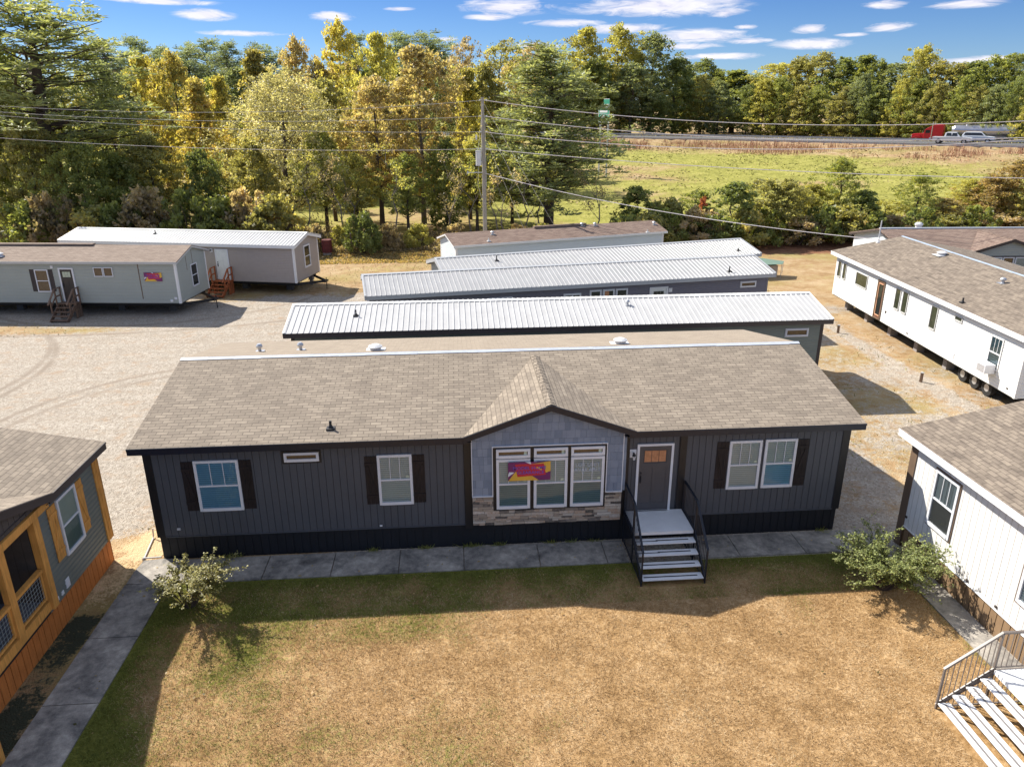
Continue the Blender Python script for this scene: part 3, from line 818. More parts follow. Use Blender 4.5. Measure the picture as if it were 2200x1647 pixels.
# ---- steps
def steps(name, label, loc, rot, width=1.52, rise=.19, run=.265, n=4, deck=1.13, metal='black_metal', grip='grip', bal=.11, grip_bent=True, gap=.045):
    """local: x along the width, -y runs down and away from the wall, origin under the door"""
    S = thing(name, label, 'steps', loc, rot, 'white metal entry steps')
    top = rise*(n+1); W = width/2
    mb = MB(); nb = 9
    for i in range(nb):
        y0 = -deck*i/nb; mb.box(-W+.05, W-.05, y0-deck/nb+.004, y0-.0, top-.035, top)
    mb.box(-W+.05, W-.05, -deck-.02, -deck+.0, top-.09, top-.001)
    mb.build('landing', 'tread_white', S)
    for i in range(n):
        z = rise*(n-i); y0 = -deck-.03-run*i; 
        mb = MB(); mb.box(-W+.05, W-.05, y0-run+gap*.2, y0-.0, z-.035, z)
        t = mb.build('tread', 'tread_white', S, bevel=.006)
        g = MB(); yc = y0-run*.5
        if grip_bent and i < 2:
            g.solid([(-W+.02, yc+.02, z+.001), (-W*.25, yc+.015, z+.001), (-W*.25, yc-.02, z+.001), (-W+.02, yc-.01, z+.001)], [(-W+.02, yc+.02, z+.004), (-W*.25, yc+.015, z+.004), (-W*.25, yc-.02, z+.004), (-W+.02, yc-.01, z+.004)])
            g.box(-W*.3, W-.22, yc+.0, yc+.045, z+.0015, z+.0045)
        else: g.box(-W+.10, W-.18, yc-.022, yc+.022, z+.001, z+.004)
        g.build('grip_strip', grip, t)
    for sx in (-1, 1):
        mb = MB(); x = sx*(W-.01)
        yb = -deck-.03-run*n
        # stringer, posts, sloped and level handrail, balusters
        mb.bar((x, -.02, top-.06), (x, -deck, top-.06), .03, .08); mb.bar((x, -deck, top-.08), (x, yb+.02, .10), .03, .10)
        for yy, zt in ((-.04, top+.86), (-deck, top+.86), (yb+.02, rise+.80)):
            mb.bar((x, yy, 0.), (x, yy, zt), .04, .04)
        mb.bar((x, -.02, top+.88), (x, -deck-.01, top+.88), .05, .045); mb.bar((x, -deck, top+.88), (x, yb, rise+.82), .05, .045)
        mb.bar((x, -.04, top+.04), (x, -deck, top+.04), .025, .025)
        mb.bar((x, -deck, top+.02), (x, yb+.02, rise*.8), .025, .025)
        y = -.04-bal
        while y > yb+.06:
            if y > -deck: zt, zb_ = top+.86, top+.05
            else:
                f = (-deck-y)/(-deck-yb); zt = top+.86+f*(rise-top-.06); zb_ = top+.02+f*(rise*.8-top-.02)
            mb.bar((x, y, zb_), (x, y, zt), .013, .013); y -= bal
        # lattice of uprights under the deck
        y = -.10
        while y > yb+.1:
            z_ = top-.08 if y > -deck else top-.1-(-deck-y)*(rise/run)
            if z_ > .05: mb.bar((x, y, 0), (x, y, z_), .013, .013)
            y -= bal
        mb.bar((x, -.02, .06), (x, yb+.02, .06), .025, .025)
        mb.build('railing', metal, S)
    return S
steps('entry_steps', 'white steps with black railings below the slate front door of the dark home', (13.87, -.06, 0), 0, 1.70)
# ---- single-wide homes behind, in a row
H2 = home('manufactured_home', 'long grey-green home with white metal roof and brown eave directly behind the dark home',
          (1.62, 10.59), (24.16, 10.72), 3.3, 2.45, .57, e=.35, og=.25, zb=.8, roofmat='metal_white', fascia='dark_fascia', sidmat='h2_siding', gap='olive_gap', corner='dark_brown', cw=.12, fh=.20, soffit='soffit_dark')
x, y = local(H2, 23.0, 11); window(H2['T'], H2['fF'], x-.7, x+.26, 2.52, 2.83, 'fixed', 0, glass='wood_in_glass', casing=('white_vinyl', .03), fw=.05, out=.017)
x, y = roof_hit(H2, 765, 678); vent_pipe(H2, x, y, .25, .03)
x, y = roof_hit(H2, 1348, 655); roof_vent(H2, x, y, .09, .22, 'steel', True)
H3 = home('manufactured_home', 'long purple-grey home with ribbed metal roof, second in the row behind the dark home',
          (4.17, 16.56), (25.52, 19.85), 3.3, 2.35, .56, e=.35, og=.25, zb=.8, roofmat='metal_galv', fascia='grey_fascia', sidmat='purple_siding', gap='main_gap', corner='purple_siding', fh=.20)
T3 = H3['T']; F = H3['fF']
for a, b, s_ in ((9.68, 10.54, 'slider'),): window(T3, F, a, b, 1.5, 2.74, s_, 0, glass='clear_dark_glass', out=.017, casing=('white_vinyl', .04))
window(T3, F, 11.06, 11.64, 1.5, 2.86, 'hung', 0, glass='clear_dark_glass', out=.017, casing=('white_vinyl', .03))
w = window(T3, F, 11.77, 12.35, 1.5, 2.86, 'hung', 0, glass='clear_dark_glass', out=.017, casing=('white_vinyl', .03))
mb = MB(); F.box(mb, 11.83, 12.08, 2.25, 2.80, .03, .034); mb.build('curtain', 'amber_glass', w)
window(T3, F, 12.47, 13.07, 1.5, 2.86, 'hung', 0, glass='clear_dark_glass', out=.017, casing=('white_vinyl', .03))
door(T3, F, 14.30, 15.33, .82, 2.86, 'door_white', 'white_vinyl', 3, 'clear_dark_glass', out=.017)
plate(T3, F, 15.37, 15.57, 2.55, 2.76); window(T3, F, 19.51, 20.39, 2.58, 2.85, 'fixed', 0, glass='wood_in_glass', out=.017, fw=.05, casing=('white_vinyl', .03))
plate(T3, F, 5.8, 7.0, 2.70, 2.80, 'white_vinyl', 'vent_cover')
x, y = roof_hit(H3, 1567, 583); vent_pipe(H3, x, y, .28, .03)
r4a, r4b = at_z(933, 554, 3.85), at_z(1591, 512, 3.85); d4 = (Vector(r4b[:2])-Vector(r4a[:2])); L4 = d4.length; d4.normalize(); n4 = Vector((d4.y, -d4.x))
a4 = Vector(r4a[:2])+n4*2.3
H4 = home('manufactured_home', 'narrow home with ribbed metal roof and pale green end wall, third behind the dark home',
          a4, a4+d4*L4, 3.3, 2.3, .55, e=.35, og=.25, zb=.8, roofmat='metal_galv', fascia='grey_fascia', sidmat='sage_siding', gap='olive_gap', corner='grey_fascia', fh=.20)
x, y = roof_hit(H4, 1067, 560); vent_pipe(H4, x, y, .3, .03)
x, y = roof_hit(H4, 1586, 538); vent_pipe(H4, x, y, .15, .03)
r5a, r5b = at_z(955.5, 502, 3.8), at_z(1404, 473.6, 3.8); d5 = (Vector(r5b[:2])-Vector(r5a[:2])); L5 = d5.length; d5.normalize(); n5 = Vector((d5.y, -d5.x))
a5 = Vector(r5a[:2])+n5*2.0
H5 = home('manufactured_home', 'small white home with red-brown shingle roof, farthest in the row below the utility pole',
          a5, a5+d5*L5, 3.3, 2.0, .52, e=.25, og=.2, zb=.75, roof='shingle', roofmat='roof_red', fascia='white_trim', sidmat='pale_siding', gap='soffit', corner='white_trim', fh=.14)
window(H5['T'], H5['fL'], 1.0, 2.5, 1.3, 2.2, 'slider', 0, glass='green_glass', out=.017)
for pxx, pyy, mt in ((1058, 503, 's'), (1050, 518, 'p'), (1247, 482, 's'), (1278, 484, 's'), (1405, 482, 's'), (1391, 499, 'p')):
    x, y = roof_hit(H5, pxx, pyy); y = min(y, H5['W']/2-.15)
    (roof_vent(H5, x, y, .12, .2, 'steel', True) if mt == 's' else vent_pipe(H5, x, y, .2, .035, 'vent_white'))
mb = MB(); yr = H5['W']/2; mb.box(6.2, 10.2, yr-.16, yr+.16, slope_z(yr, H5)-.02, slope_z(yr, H5)+.10); mb.build('ridge_vent', 'roof_red', H5['roof'])
for Hh in (H2, H3, H4, H5):
    chassis(Hh, 0, .6, axle=[Hh['L']*.45, Hh['L']*.5, Hh['L']*.55]); piers(Hh, [1.5+i*2.4 for i in range(int(Hh['L']/2.4))], .6)

# ---- left pair
d6 = Vector((math.cos(math.radians(-6.2)), math.sin(math.radians(-6.2)))); b6 = Vector((-7.66, 26.10))
H6 = home('manufactured_home', 'sage grey home with pale brown shingle roof and a banner on its wall, far left',
          b6-d6*19.5, b6, 3.3, 2.25, .60, e=.22, og=.2, zb=.8, roof='shingle', roofmat='roof_pink', fascia='offwhite_trim', sidmat='sage_siding', gap='olive_gap', corner='white_trim', fh=.14, pitch=.2)
T6, F6, L6 = H6['T'], H6['fF'], H6['L']
window(T6, F6, L6-8.47, L6-7.67, 1.45, 2.79, 'hung', 0, glass='wood_in_glass', out=.017)
shutter(T6, F6, L6-8.78, L6-8.49, 1.48, 2.80, 'shutter_dark', 1, .017, z=False); shutter(T6, F6, L6-7.65, L6-7.38, 1.48, 2.80, 'shutter_dark', 1, .017, z=False)
door(T6, F6, L6-7.02, L6-6.12, .84, 2.90, 'door_dark', 'white_vinyl', 3, 'label_pale', out=.017)
window(T6, F6, L6-4.91, L6-4.36, 2.38, 2.93, 'fixed', 0, glass='wood_in_glass', out=.017, fw=.04); window(T6, F6, L6-4.32, L6-3.77, 2.38, 2.93, 'fixed', 0, glass='wood_in_glass', out=.017, fw=.04)
window(T6, H6['fR'], 1.80, 2.65, 1.38, 2.74, 'hung', 0, glass='clear_dark_glass', out=.017)
plate(T6, F6, L6-7.45, L6-7.30, 2.86, 3.03); plate(T6, F6, L6-.60, L6-.44, .88, 1.02); plate(T6, F6, L6-.34, L6-.18, 1.02, 1.17)
mb = MB(); F6.box(mb, L6-2.26, L6-2.20, 1.05, 3.14, .017, .019); mb.build('rust_stain', 'brown_trim', T6)
fR6 = H6['fR']; mb = MB(); fR6.box(mb, 1.35, 1.40, 2.5, 3.35, .017, .020); fR6.box(mb, 2.18, 2.23, 2.7, 3.6, .017, .020); mb.build('seam_strip', 'brown_trim', T6)
mb = MB(); yr = H6['W']/2; mb.box(3., L6-5.8, yr-.18, yr+.18, slope_z(yr, H6)-.02, slope_z(yr, H6)+.08); mb.build('ridge_vent', 'roof_pink', H6['roof'])
x, y = roof_hit(H6, 0, 550); roof_vent(H6, x, y, .2, .2)
chassis(H6, 1, .5); piers(H6, [L6-1.2-3.2*i for i in range(6)], 1.5, .4, .4, 'pier_shaded')
ang6 = H6['ang']; O6 = H6['T'].location
def l2w(H, x, y): c, s = math.cos(H['ang']), math.sin(H['ang']); O = H['T'].location; return (O.x+c*x-s*y, O.y+s*x+c*y)
bx, by = l2w(H6, L6-1.40, -.05); banner('banner', 'small faded purple and orange banner on the sage grey wall, far left', 1.05, .52, (bx, by, 2.38), ang6)
A7, B7 = Vector((-18.44, 34.82)), Vector((-1.86, 30.97))
H7 = home('manufactured_home', 'tan home with white metal roof, white door and red wooden steps, back left',
          A7, B7, 3.3, 2.2, .52, e=.25, og=.22, zb=.8, roofmat='metal_white', fascia='white_trim', sidmat='tan_siding', gap='brown_trim', corner='white_trim', fh=.2, pitch=.11)
T7, F7, L7 = H7['T'], H7['fF'], H7['L']
door(T7, F7, L7-5.52, L7-4.60, .84, 2.93, 'door_white', 'white_vinyl', 0, out=.017, fw=.06)
wall_lamp(T7, F7, L7-5.76, 2.83, .017)
window(T7, H7['fR'], 1.45, 2.45, 1.50, 3.0, 'hung', 0, glass='clear_dark_glass', out=.017, fw=.09)
x, y = roof_hit(H7, 334, 502); vent_pipe(H7, x, y, .25, .03)
chassis(H7, 1, .5); piers(H7, [L7-1.2-3.2*i for i in range(5)], 1.5, .4, .4, 'pier_shaded')
mb = MB(); mb.box(L7-.5, L7-.2, H7['W']-.9, H7['W']-.6, .35, .75); mb.box(L7-.45, L7-.25, H7['W']-.85, H7['W']-.65, 0, .35); mb.build('pier', 'concrete_block', T7)

def wood_steps(name, label, loc, rot, mat, width=1.05, n=4, rise=.19, run=.26):
    S = thing(name, label, 'steps', loc, rot, 'wooden entry steps'); W = width/2; top = rise*(n+.7); dk = .55
    mb = MB(); mb.box(-W, W, -dk, 0, top-.04, top); mb.build('landing', mat, S)
    for i in range(n):
        z = top-rise*(i+1); y0 = -dk-run*i; mb = MB(); mb.box(-W, W, y0-run+.015, y0-.005, z-.04, z); mb.build('tread', mat, S)
    yb = -dk-run*n
    for sx in (-1, 1):
        x = sx*(W-.03); mb = MB()
        mb.bar((x, -dk+.02, top-.16), (x, yb+.05, .02), .04, .22); mb.bar((x, -.03, 0), (x, -.03, top-.041), .08, .08)
        mb.bar((x, -dk+.05, 0), (x, -dk+.05, top-.041), .08, .08)
        for yy in (-.22, -.38): mb.bar((x, yy, 0), (x, yy, top-.041), .03, .08)
        mb.build('stringer', mat, S)
        mb = MB(); xx = sx*(W+.03)
        mb.bar((xx, -.05, top-.1), (xx, -.05, top+.85), .06, .08); mb.bar((xx, -dk, top-.1), (xx, -dk, top+.83), .06, .08)
        mb.bar((xx, -dk-run*2.2, top-rise*2.6), (xx, -dk-run*2.2, top+.30), .06, .08)
        mb.bar((xx, .0, top+.87), (xx, -dk-.03, top+.85), .10, .04); mb.bar((xx, -dk, top+.85), (xx, yb+.2, top+.10), .10, .04)
        mb.bar((xx, -.05, top+.42), (xx, -dk, top+.40), .04, .08); mb.bar((xx, -dk, top+.40), (xx, -dk-run*2.2, top-.05), .04, .08)
        mb.build('railing', mat, S)
    return S
bx, by = l2w(H6, L6-6.58, -.06); wood_steps('wooden_steps', 'weathered grey wooden steps at the dark door of the sage grey home', (bx, by, 0), ang6, 'old_wood')
bx, by = l2w(H7, L7-5.06, -.06); wood_steps('wooden_steps', 'red-stained wooden steps at the white door of the tan home', (bx, by, 0), H7['ang'], 'red_wood', 1.15)

# ---- right side
d8 = Vector((29.96-31.34, 7.4-25.53)).normalized()
A8 = Vector((31.34, 25.53)); LAPD[0] = .024
H8 = home('manufactured_home', 'long bright white home on block piers with a red-brown glass door, right side',
          A8, A8+d8*18.25, 3.4, 4.2, .86, e=.35, og=.25, zb=.8, roof='shingle', roofmat='roof_brown', fascia='white_trim', sidmat='white_siding', gap='soffit', corner='white_trim', fh=.22, pitch=.13)
T8, F8, L8 = H8['T'], H8['fF'], H8['L']
ww = dict(glass='green_glass', out=.017, frame='offwhite_trim', fw=.045)
window(T8, F8, .32, .80, 1.95, 2.92, 'fixed', 0, **ww); window(T8, F8, 1.05, 1.50, 1.95, 2.92, 'fixed', 0, **ww)
window(T8, F8, 2.85, 4.30, 2.02, 2.78, 'fixed', 0, **ww)
window(T8, F8, 7.50, 8.05, 1.80, 2.90, 'fixed', 0, **ww); window(T8, F8, 8.25, 8.80, 1.80, 2.90, 'fixed', 0, **ww)
window(T8, F8, 10.97, 11.55, 1.75, 2.88, 'fixed', 0, **ww); window(T8, F8, 12.90, 13.50, 2.66, 2.90, 'fixed', 0, **ww)
w = window(T8, F8, 15.66, 16.46, 1.45, 2.80, 'hung', 3, glass='glass_teal', glass2='glass_teal', out=.017, frame='white_trim', fw=.05)
door(T8, F8, 5.52, 6.34, .84, 2.90, 'door_frame_red', 'brown_trim', 1, 'clear_dark_glass', out=.017, full=True)
mb = MB(); F8.bar(mb, 5.72, 1.05, 5.72, 2.75, .05, .05, .075); F8.bar(mb, 5.74, 2.73, 6.2, 2.73, .05, .05, .075); F8.bar(mb, 5.74, 1.03, 6.2, 1.03, .05, .05, .075); mb.build('wood_strip', 'bare_wood', T8)
plate(T8, F8, 6.75, 6.87, 1.35, 1.47, 'dark_brown'); plate(T8, F8, 9.2, 9.3, .92, 1.0, 'dark_brown'); plate(T8, F8, 13.25, 13.42, 1.05, 1.22); plate(T8, F8, 17.2, 17.3, 1.0, 1.06, 'dark_brown')
AC = thing('air_conditioner', 'white window air conditioner sticking out of the white home at right', 'air conditioner', T8.location, T8.rotation_euler.z)
mb = MB(); F8.box(mb, 15.78, 16.36, 1.32, 1.70, .066, .50); mb.build('case', 'white_vinyl', AC, bevel=.01)
mb = MB()
for k in range(9): F8.box(mb, 15.82, 16.32, 1.36+k*.034, 1.375+k*.034, .5005, .506)
fs = Frame(F8.p(15.779, 0, 0), -F8.n*-1, -F8.u)
for k in range(5): mb.box(15.770, 15.779, -.45, -.25, 1.40+k*.05, 1.425+k*.05)
mb.build('grille', 'bronze_metal', AC)
for x in (.9, 3.6, 6.4, 9.2, 11.9, 14.6): piers(H8, [x], .75, .34, .40)
piers(H8, [1.5, 4.5, 7.5, 10.5, 13.5], H8['W']/2, .4, .4)
chassis(H8, 0, .9, axle=[13.6, 14.5, 15.4])
mb = MB(); yr = H8['W']/2; rnd = random.Random(5)
for i in range(36):
    x0 = -.25+i*(L8+.5)/36; x1 = x0+(L8+.5)/36+.02
    for sg in (-1, 1):
        b = yr+sg*(.10+rnd.uniform(-.015, .015)); z = slope_z(yr, H8)+.012+rnd.uniform(0, .004)
        mb.solid([(x0, yr, z), (x1, yr, z), (x1, b, slope_z(b, H8)+.006), (x0, b, slope_z(b, H8)+.006)], [(x0, yr, z+.006), (x1, yr, z+.006), (x1, b, slope_z(b, H8)+.012), (x0, b, slope_z(b, H8)+.012)])
mb.build('ridge_membrane', 'ridge_blue', H8['roof'])
for pxx, pyy, kd in ((2023, 548, 'b'), (2154, 608, 's'), (2068, 650, 'p'), (1887, 521, 'p2')):
    x, y = roof_hit(H8, pxx, pyy)
    if kd == 'b': roof_vent(H8, x, y, .25, .2)
    elif kd == 's': roof_vent(H8, x, y, .13, .25, 'steel', True)
    elif kd == 'p': vent_pipe(H8, x, y)
    else: vent_pipe(H8, x, y, 1.3, .035, 'vent_white')
LAPD[0] = .016
# back right home facing the camera
r9a, r9b = at_z(1887, 491, 4.12), at_z(2200, 489.5, 4.12); d9 = (Vector(r9b[:2])-Vector(r9a[:2])).normalized(); n9 = Vector((d9.y, -d9.x)); a9 = Vector(r9a[:2])+n9*4.1
pa = at_z(2171, 514, 4.0); xa = (Vector(pa[:2])-a9)@d9-.3; BAY9 = (xa-2.4, xa+2.4)
H9 = home('manufactured_home', 'brown-roofed home with grey front gable behind the long white home at right',
          a9, a9+d9*19, 3.25, 4.1, .87, bay=BAY9, e=.3, og=.3, zb=.8, roof='shingle', roofmat='roof_red', fascia='dark_brown', sidmat='pale_siding', gap='soffit', corner='white_trim', fh=.16)
dormer(H9, xa, 2.6, .80, 'lap', 'sage_siding', 'olive_gap', 'roof_red', 'dark_brown', proud=.1, wpitch=.12, v_bot=1.0)
f9 = Frame((0, -.1, 0), (1, 0, 0), (0, -1, 0))
for i, (a, b, g) in enumerate(((-1.1, -.42, 'glass'), (-.34, .34, 'amber_glass'), (.42, 1.1, 'glass'))):
    if g == 'amber_glass': window(H9['T'], f9, xa+a, xa+b, 1.6, 2.95, 'hung', 0, glass='wood_in_glass', out=.017)
    else: window(H9['T'], f9, xa+a, xa+b, 1.6, 2.95, 'hung', 0, glass='glass', out=.017)
mb = MB(); f9.box(mb, xa-1.45, xa-1.14, 1.5, 3.0, .017, .04); f9.box(mb, xa+1.14, xa+1.45, 1.5, 3.0, .017, .04); f9.box(mb, xa-1.1, xa+1.1, 2.96, 3.02, .017, .05); mb.build('shutter', 'shutter_dark', H9['T'])
fl9 = H9['fL']
window(H9['T'], fl9, 2.0, 2.6, 2.0, 2.6, 'fixed', 0, glass='clear_dark_glass', out=.017, fw=.04)
for a in (3.2, 4.1, 5.0): plate(H9['T'], fl9, a, a+.18, 2.3, 2.6)
mb = MB(); yr = H9['W']/2; mb.box(-.2, H9['L']+.2, yr-.10, yr+.10, slope_z(yr, H9)-.02, slope_z(yr, H9)+.05); mb.build('ridge_membrane', 'ridge_membrane', H9['roof'])
for u in (2.6, 12.5, 15.5): roof_vent(H9, u, yr+.5, .25, .42)
# near right home, board and batten
H10 = home('manufactured_home', 'white board-and-batten home with brown skirting and mottled brown roof, near right edge',
           (20.40, -.50), (20.40, -17.0), 3.42, 4.2, .86, e=.35, og=.25, zb=.68, roof='shingle', roofmat='roof_brown', fascia='white_trim', sid='vert', sidmat='white_board', gap='tan_gap', pitch=.20,
           corner='white_board', cw=.1, skirt='brown_skirt', skirtgap='brown_gap', fh=.20)
T10, F10 = H10['T'], H10['fF']
def Y10(y): return -y-.75
mb = MB(); F10.box(mb, -.03, .24, -.0, H10['zt'], .0125, .04); H10['fL'].box(mb, H10['W']-.30, H10['W']+.02, 0, H10['zt'], .0125, .045); mb.build('corner_board', 'brown_trim', T10)
mb = MB(); F10.box(mb, .23, H10['L'], .655, .68, .0, .035); mb.build('drip_edge', 'white_trim', T10)
window(T10, F10, Y10(-1.86), Y10(-2.80), 1.30, 2.86, 'hung', 3, glass='glass', glass2='glass', behind=None, casing=('brown_trim', .045), fw=.07)
mb = MB(); F10.box(mb, Y10(-1.92), Y10(-2.74), 1.36, 2.8, .001, .006); mb.build('dark_interior', 'clear_dark_glass', T10)
mb = MB(); F10.box(mb, Y10(-1.92), Y10(-2.74), 1.36, 2.06, .0065, .020); mb.build('lower_shade', 'tan_siding', T10)
window(T10, F10, Y10(-5.22), Y10(-6.1), 1.30, 2.86, 'hung', 3, glass='glass', casing=('brown_trim', .045), fw=.07)
for y_, z_ in ((-1.04, .97), (-2.55, .76), (-3.7, .76), (-4.73, .76)): plate(T10, F10, Y10(y_)-.035, Y10(y_)+.035, z_-.03, z_+.03, 'dark_brown')
plate(T10, F10, Y10(-3.3)-.08, Y10(-3.3)+.08, .78, .96, 'white_vinyl')
steps('entry_steps', 'white steps with bronze railing beside the white board-and-batten home, bottom right', (20.72, -8.20, 0), -PI/2, 2.72, run=.26, deck=1.60, metal='bronze_metal', grip='grip_grey', grip_bent=False)
# near left home with porch
XB = -.85
LAPD[0] = .030
H11 = home('manufactured_home', 'olive home with orange skirting, cedar porch posts and cedar shutters, near left edge',
           (XB, -16.), (XB, .45), 3.40, 4.2, .84, e=.22, og=.30, zb=.72, roof='shingle', roofmat='roof_tan', fascia='dark_fascia', sid='lap', sidmat='olive_siding', gap='olive_gap', pitch=.13,
           corner=None, skirt='orange_wood', skirtgap='orange_gap', soffit='soffit_dark', fh=.2,
           bay=(15.70-5.1-2.5, 15.70-5.1+2.5), front_poly=[[(12.56, .72), (15.85, .72), (15.85, 3.37), (12.56, 3.37)], [(0, .72), (7.0, .72), (7.0, 3.37), (0, 3.37)]])
T11, F11, L11 = H11['T'], H11['fF'], H11['L']
def Y11(y): return y+15.70
x1 = Y11(.0)
mb = MB(); F11.box(mb, L11-.26, L11+.03, .72, H11['zt'], .0165, .06); H11['fR'].box(mb, -.06, .16, .72, H11['zt'], .0165, .05); F11.box(mb, L11-.14, L11-.10, .72, H11['zt'], .0605, .07)
mb.build('corner_post', 'cedar', T11)
window(T11, F11, Y11(-2.03), Y11(-1.13), 1.53, 3.02, 'hung', 0, glass='glass', glass2='glass_teal', behind='curtain', out=.036, fw=.065)
shutter(T11, F11, Y11(-2.42), Y11(-2.06), 1.59, 3.0, 'cedar', -1, .036); shutter(T11, F11, Y11(-1.10), Y11(-.76), 1.57, 2.98, 'cedar', 1, .036)
plate(T11, F11, Y11(-2.35), Y11(-2.18), .82, 1.06); plate(T11, F11, Y11(-2.60), Y11(-2.50), .80, .90); plate(T11, F11, Y11(-2.84), Y11(-2.74), .80, .90)
# porch recess
p0, p1 = 7.0, 12.56; dp = 1.75
mb = MB()
mb.box(p0, p1, .03, dp, .98, 1.04); mb.build('porch_floor', 'porch_deck', T11)
for nm, fr, a, b in (('porch_back_wall', Frame((0, dp, 0), (1, 0, 0), (0, -1, 0)), p0, p1), ('porch_side_wall', Frame((p1, dp, 0), (0, -1, 0), (-1, 0, 0)), 0, dp-.03), ('porch_side_wall', Frame((p0, 0, 0), (0, 1, 0), (1, 0, 0)), .03, dp)):
    siding(T11, fr, [(a, 1.04), (b, 1.04), (b, 3.42), (a, 3.42)], 'vert', 'porch_wall', 'dark_brown', .22, name=nm)
mb = MB(); mb.box(p0, p1, -.15, dp, 3.43, 3.45); mb.build('porch_ceiling', 'dark_brown', T11)
door(T11, Frame((0, dp, 0), (1, 0, 0), (0, -1, 0)), 9.2, 10.2, 1.05, 3.1, 'door_dark', 'cedar', 0)
mb = MB()
F11.box(mb, p0-.02, p1+.0, .84, 1.07, .0, .09)                       # rim board
mb.build('rim_board', 'cedar', T11)
for y_ in (-3.07, -4.38, -5.85, -7.4):
    mb = MB(); F11.box(mb, Y11(y_)-.11, Y11(y_)+.11, .84 if y_ == -3.07 else 1.07, 3.14, .0, .16 if y_ == -3.07 else .13); mb.build('porch_post', 'cedar', T11, bevel=.006)
mb = MB(); F11.box(mb, p0-.1, Y11(-2.50), 3.14, 3.32, -.02, .18); mb.build('porch_beam', 'cedar', T11, bevel=.006)
for a, b in ((-4.27, -3.20), (-5.74, -4.49), (-7.29, -5.96)):
    a, b = Y11(a), Y11(b); mb = MB()
    F11.box(mb, a, b, 1.87, 1.94, -.0, .12); F11.box(mb, a, b, 1.15, 1.20, .03, .08); F11.box(mb, b-.06, b, 1.2, 1.87, .03, .08); F11.box(mb, a, a+.06, 1.2, 1.87, .03, .08)
    r_ = mb.build('porch_rail', 'cedar', T11)
    g = MB(); u = a+.10
    while u < b-.06: g.tube([F11.p(u, 1.2, .055), F11.p(u, 1.87, .055)], .004, 4, False); u += .10
    v = 1.27
    while v < 1.87: g.tube([F11.p(a+.06, v, .055), F11.p(b-.06, v, .055)], .004, 4, False); v += .10
    g.build('wire_panel', 'mesh_wire', r_)
dormer(H11, Y11(-5.1), 2.75, .86, 'lap', 'olive_siding', 'olive_gap', 'roof_tan', 'dark_fascia', wall=False, fh=.2)
f_ = Frame((0, -.12, 0), (1, 0, 0), (0, -1, 0)); c_ = Y11(-5.1)
siding(T11, f_, [(c_-2.4, 3.34), (c_+2.4, 3.34), (c_+2.4, 3.44), (c_, 4.14), (c_-2.4, 3.44)], 'vert', 'porch_wall', 'dark_brown', .2, name='gable_wall')
# newel post of the porch steps, just inside the frame
W_ = thing('wooden_steps', 'cedar newel post and rail of porch steps, bottom left corner', 'steps', (-.35, -6.75, 0), 0)
for yy in (0., -1.15):
    mb = MB(); mb.box(-.055, .055, yy-.055, yy+.055, 0, 1.02); mb.box(-.085, .085, yy-.085, yy+.085, 1.021, 1.06); mb.build('newel_post', 'cedar', W_, bevel=.006)
mb = MB(); mb.bar((-.0, -.06, .92), (-.62, -.06, 1.5), .05, .10); mb.bar((0, -1.2, .92), (-.62, -1.2, 1.5), .05, .10); mb.bar((0, -.06, .35), (-.55, -.06, .85), .04, .10); mb.build('rail', 'cedar', W_)
for i in range(4):
    mb = MB(); mb.box(-.62+.0+.15*i-.1, -.62+.15*i+.14, -1.12, -.08, .80-.2*i-.04, .80-.2*i); mb.build('tread', 'cedar', W_)
# ================================================================== TERRAIN
RAIL = np.array([(420., -230.), (200, 0), (150, 45), (120, 72), (96.5, 96), (77.8, 113), (55, 134), (30, 152), (-20, 182), (-63, 205), (-160, 240), (-420, 300), (-1200, 420)])
def hw_dist(x, y):
    """signed distance to the near guard rail, positive beyond it"""
    x = np.asarray(x, float); y = np.asarray(y, float)
    best = np.full(x.shape, 1e9); sg = np.ones(x.shape)
    for i in range(len(RAIL)-1):
        a, b = RAIL[i], RAIL[i+1]; d = b-a; L = d@d
        t = np.clip(((x-a[0])*d[0]+(y-a[1])*d[1])/L, 0, 1)
        dx, dy = x-a[0]-t*d[0], y-a[1]-t*d[1]; dd = np.hypot(dx, dy)
        s = np.sign(dx*(-d[1])+dy*d[0]); m_ = dd < best
        best = np.where(m_, dd, best); sg = np.where(m_, np.where(s == 0, 1, s), sg)
    return -best*sg
def smooth(a, b, x):
    t = np.clip((x-a)/(b-a), 0, 1); return t*t*(3-2*t)
def vnoise(x, y, s, seed=0):
    r = np.random.RandomState(seed).rand(64, 64); X = x/s; Y = y/s
    i = np.floor(X).astype(int); j = np.floor(Y).astype(int); fx = X-i; fy = Y-j; fx = fx*fx*(3-2*fx); fy = fy*fy*(3-2*fy)
    g = lambda a, b: r[a % 64, b % 64]
    return (g(i, j)*(1-fx)+g(i+1, j)*fx)*(1-fy)+(g(i, j+1)*(1-fx)+g(i+1, j+1)*fx)*fy
def ground_z(x, y):
    x = np.asarray(x, float); y = np.asarray(y, float)
    d = hw_dist(x, y)
    h = 4.9*np.clip((d+74)/70, 0, 1)**1.12
    h = h + .25*(smooth(-74, -40, d))*(vnoise(x, y, 6., 3)-.5) * (d < -6)
    h = np.where(d > -4, 4.9+.25*smooth(-4, -.3, d)+.62*smooth(-.2, .9, d), h)
    h = h - 2.2*smooth(10.5, 22, d) + 1.0*smooth(30, 36, d)
    return h
def gz(x, y): return float(ground_z(np.array([x]), np.array([y]))[0])

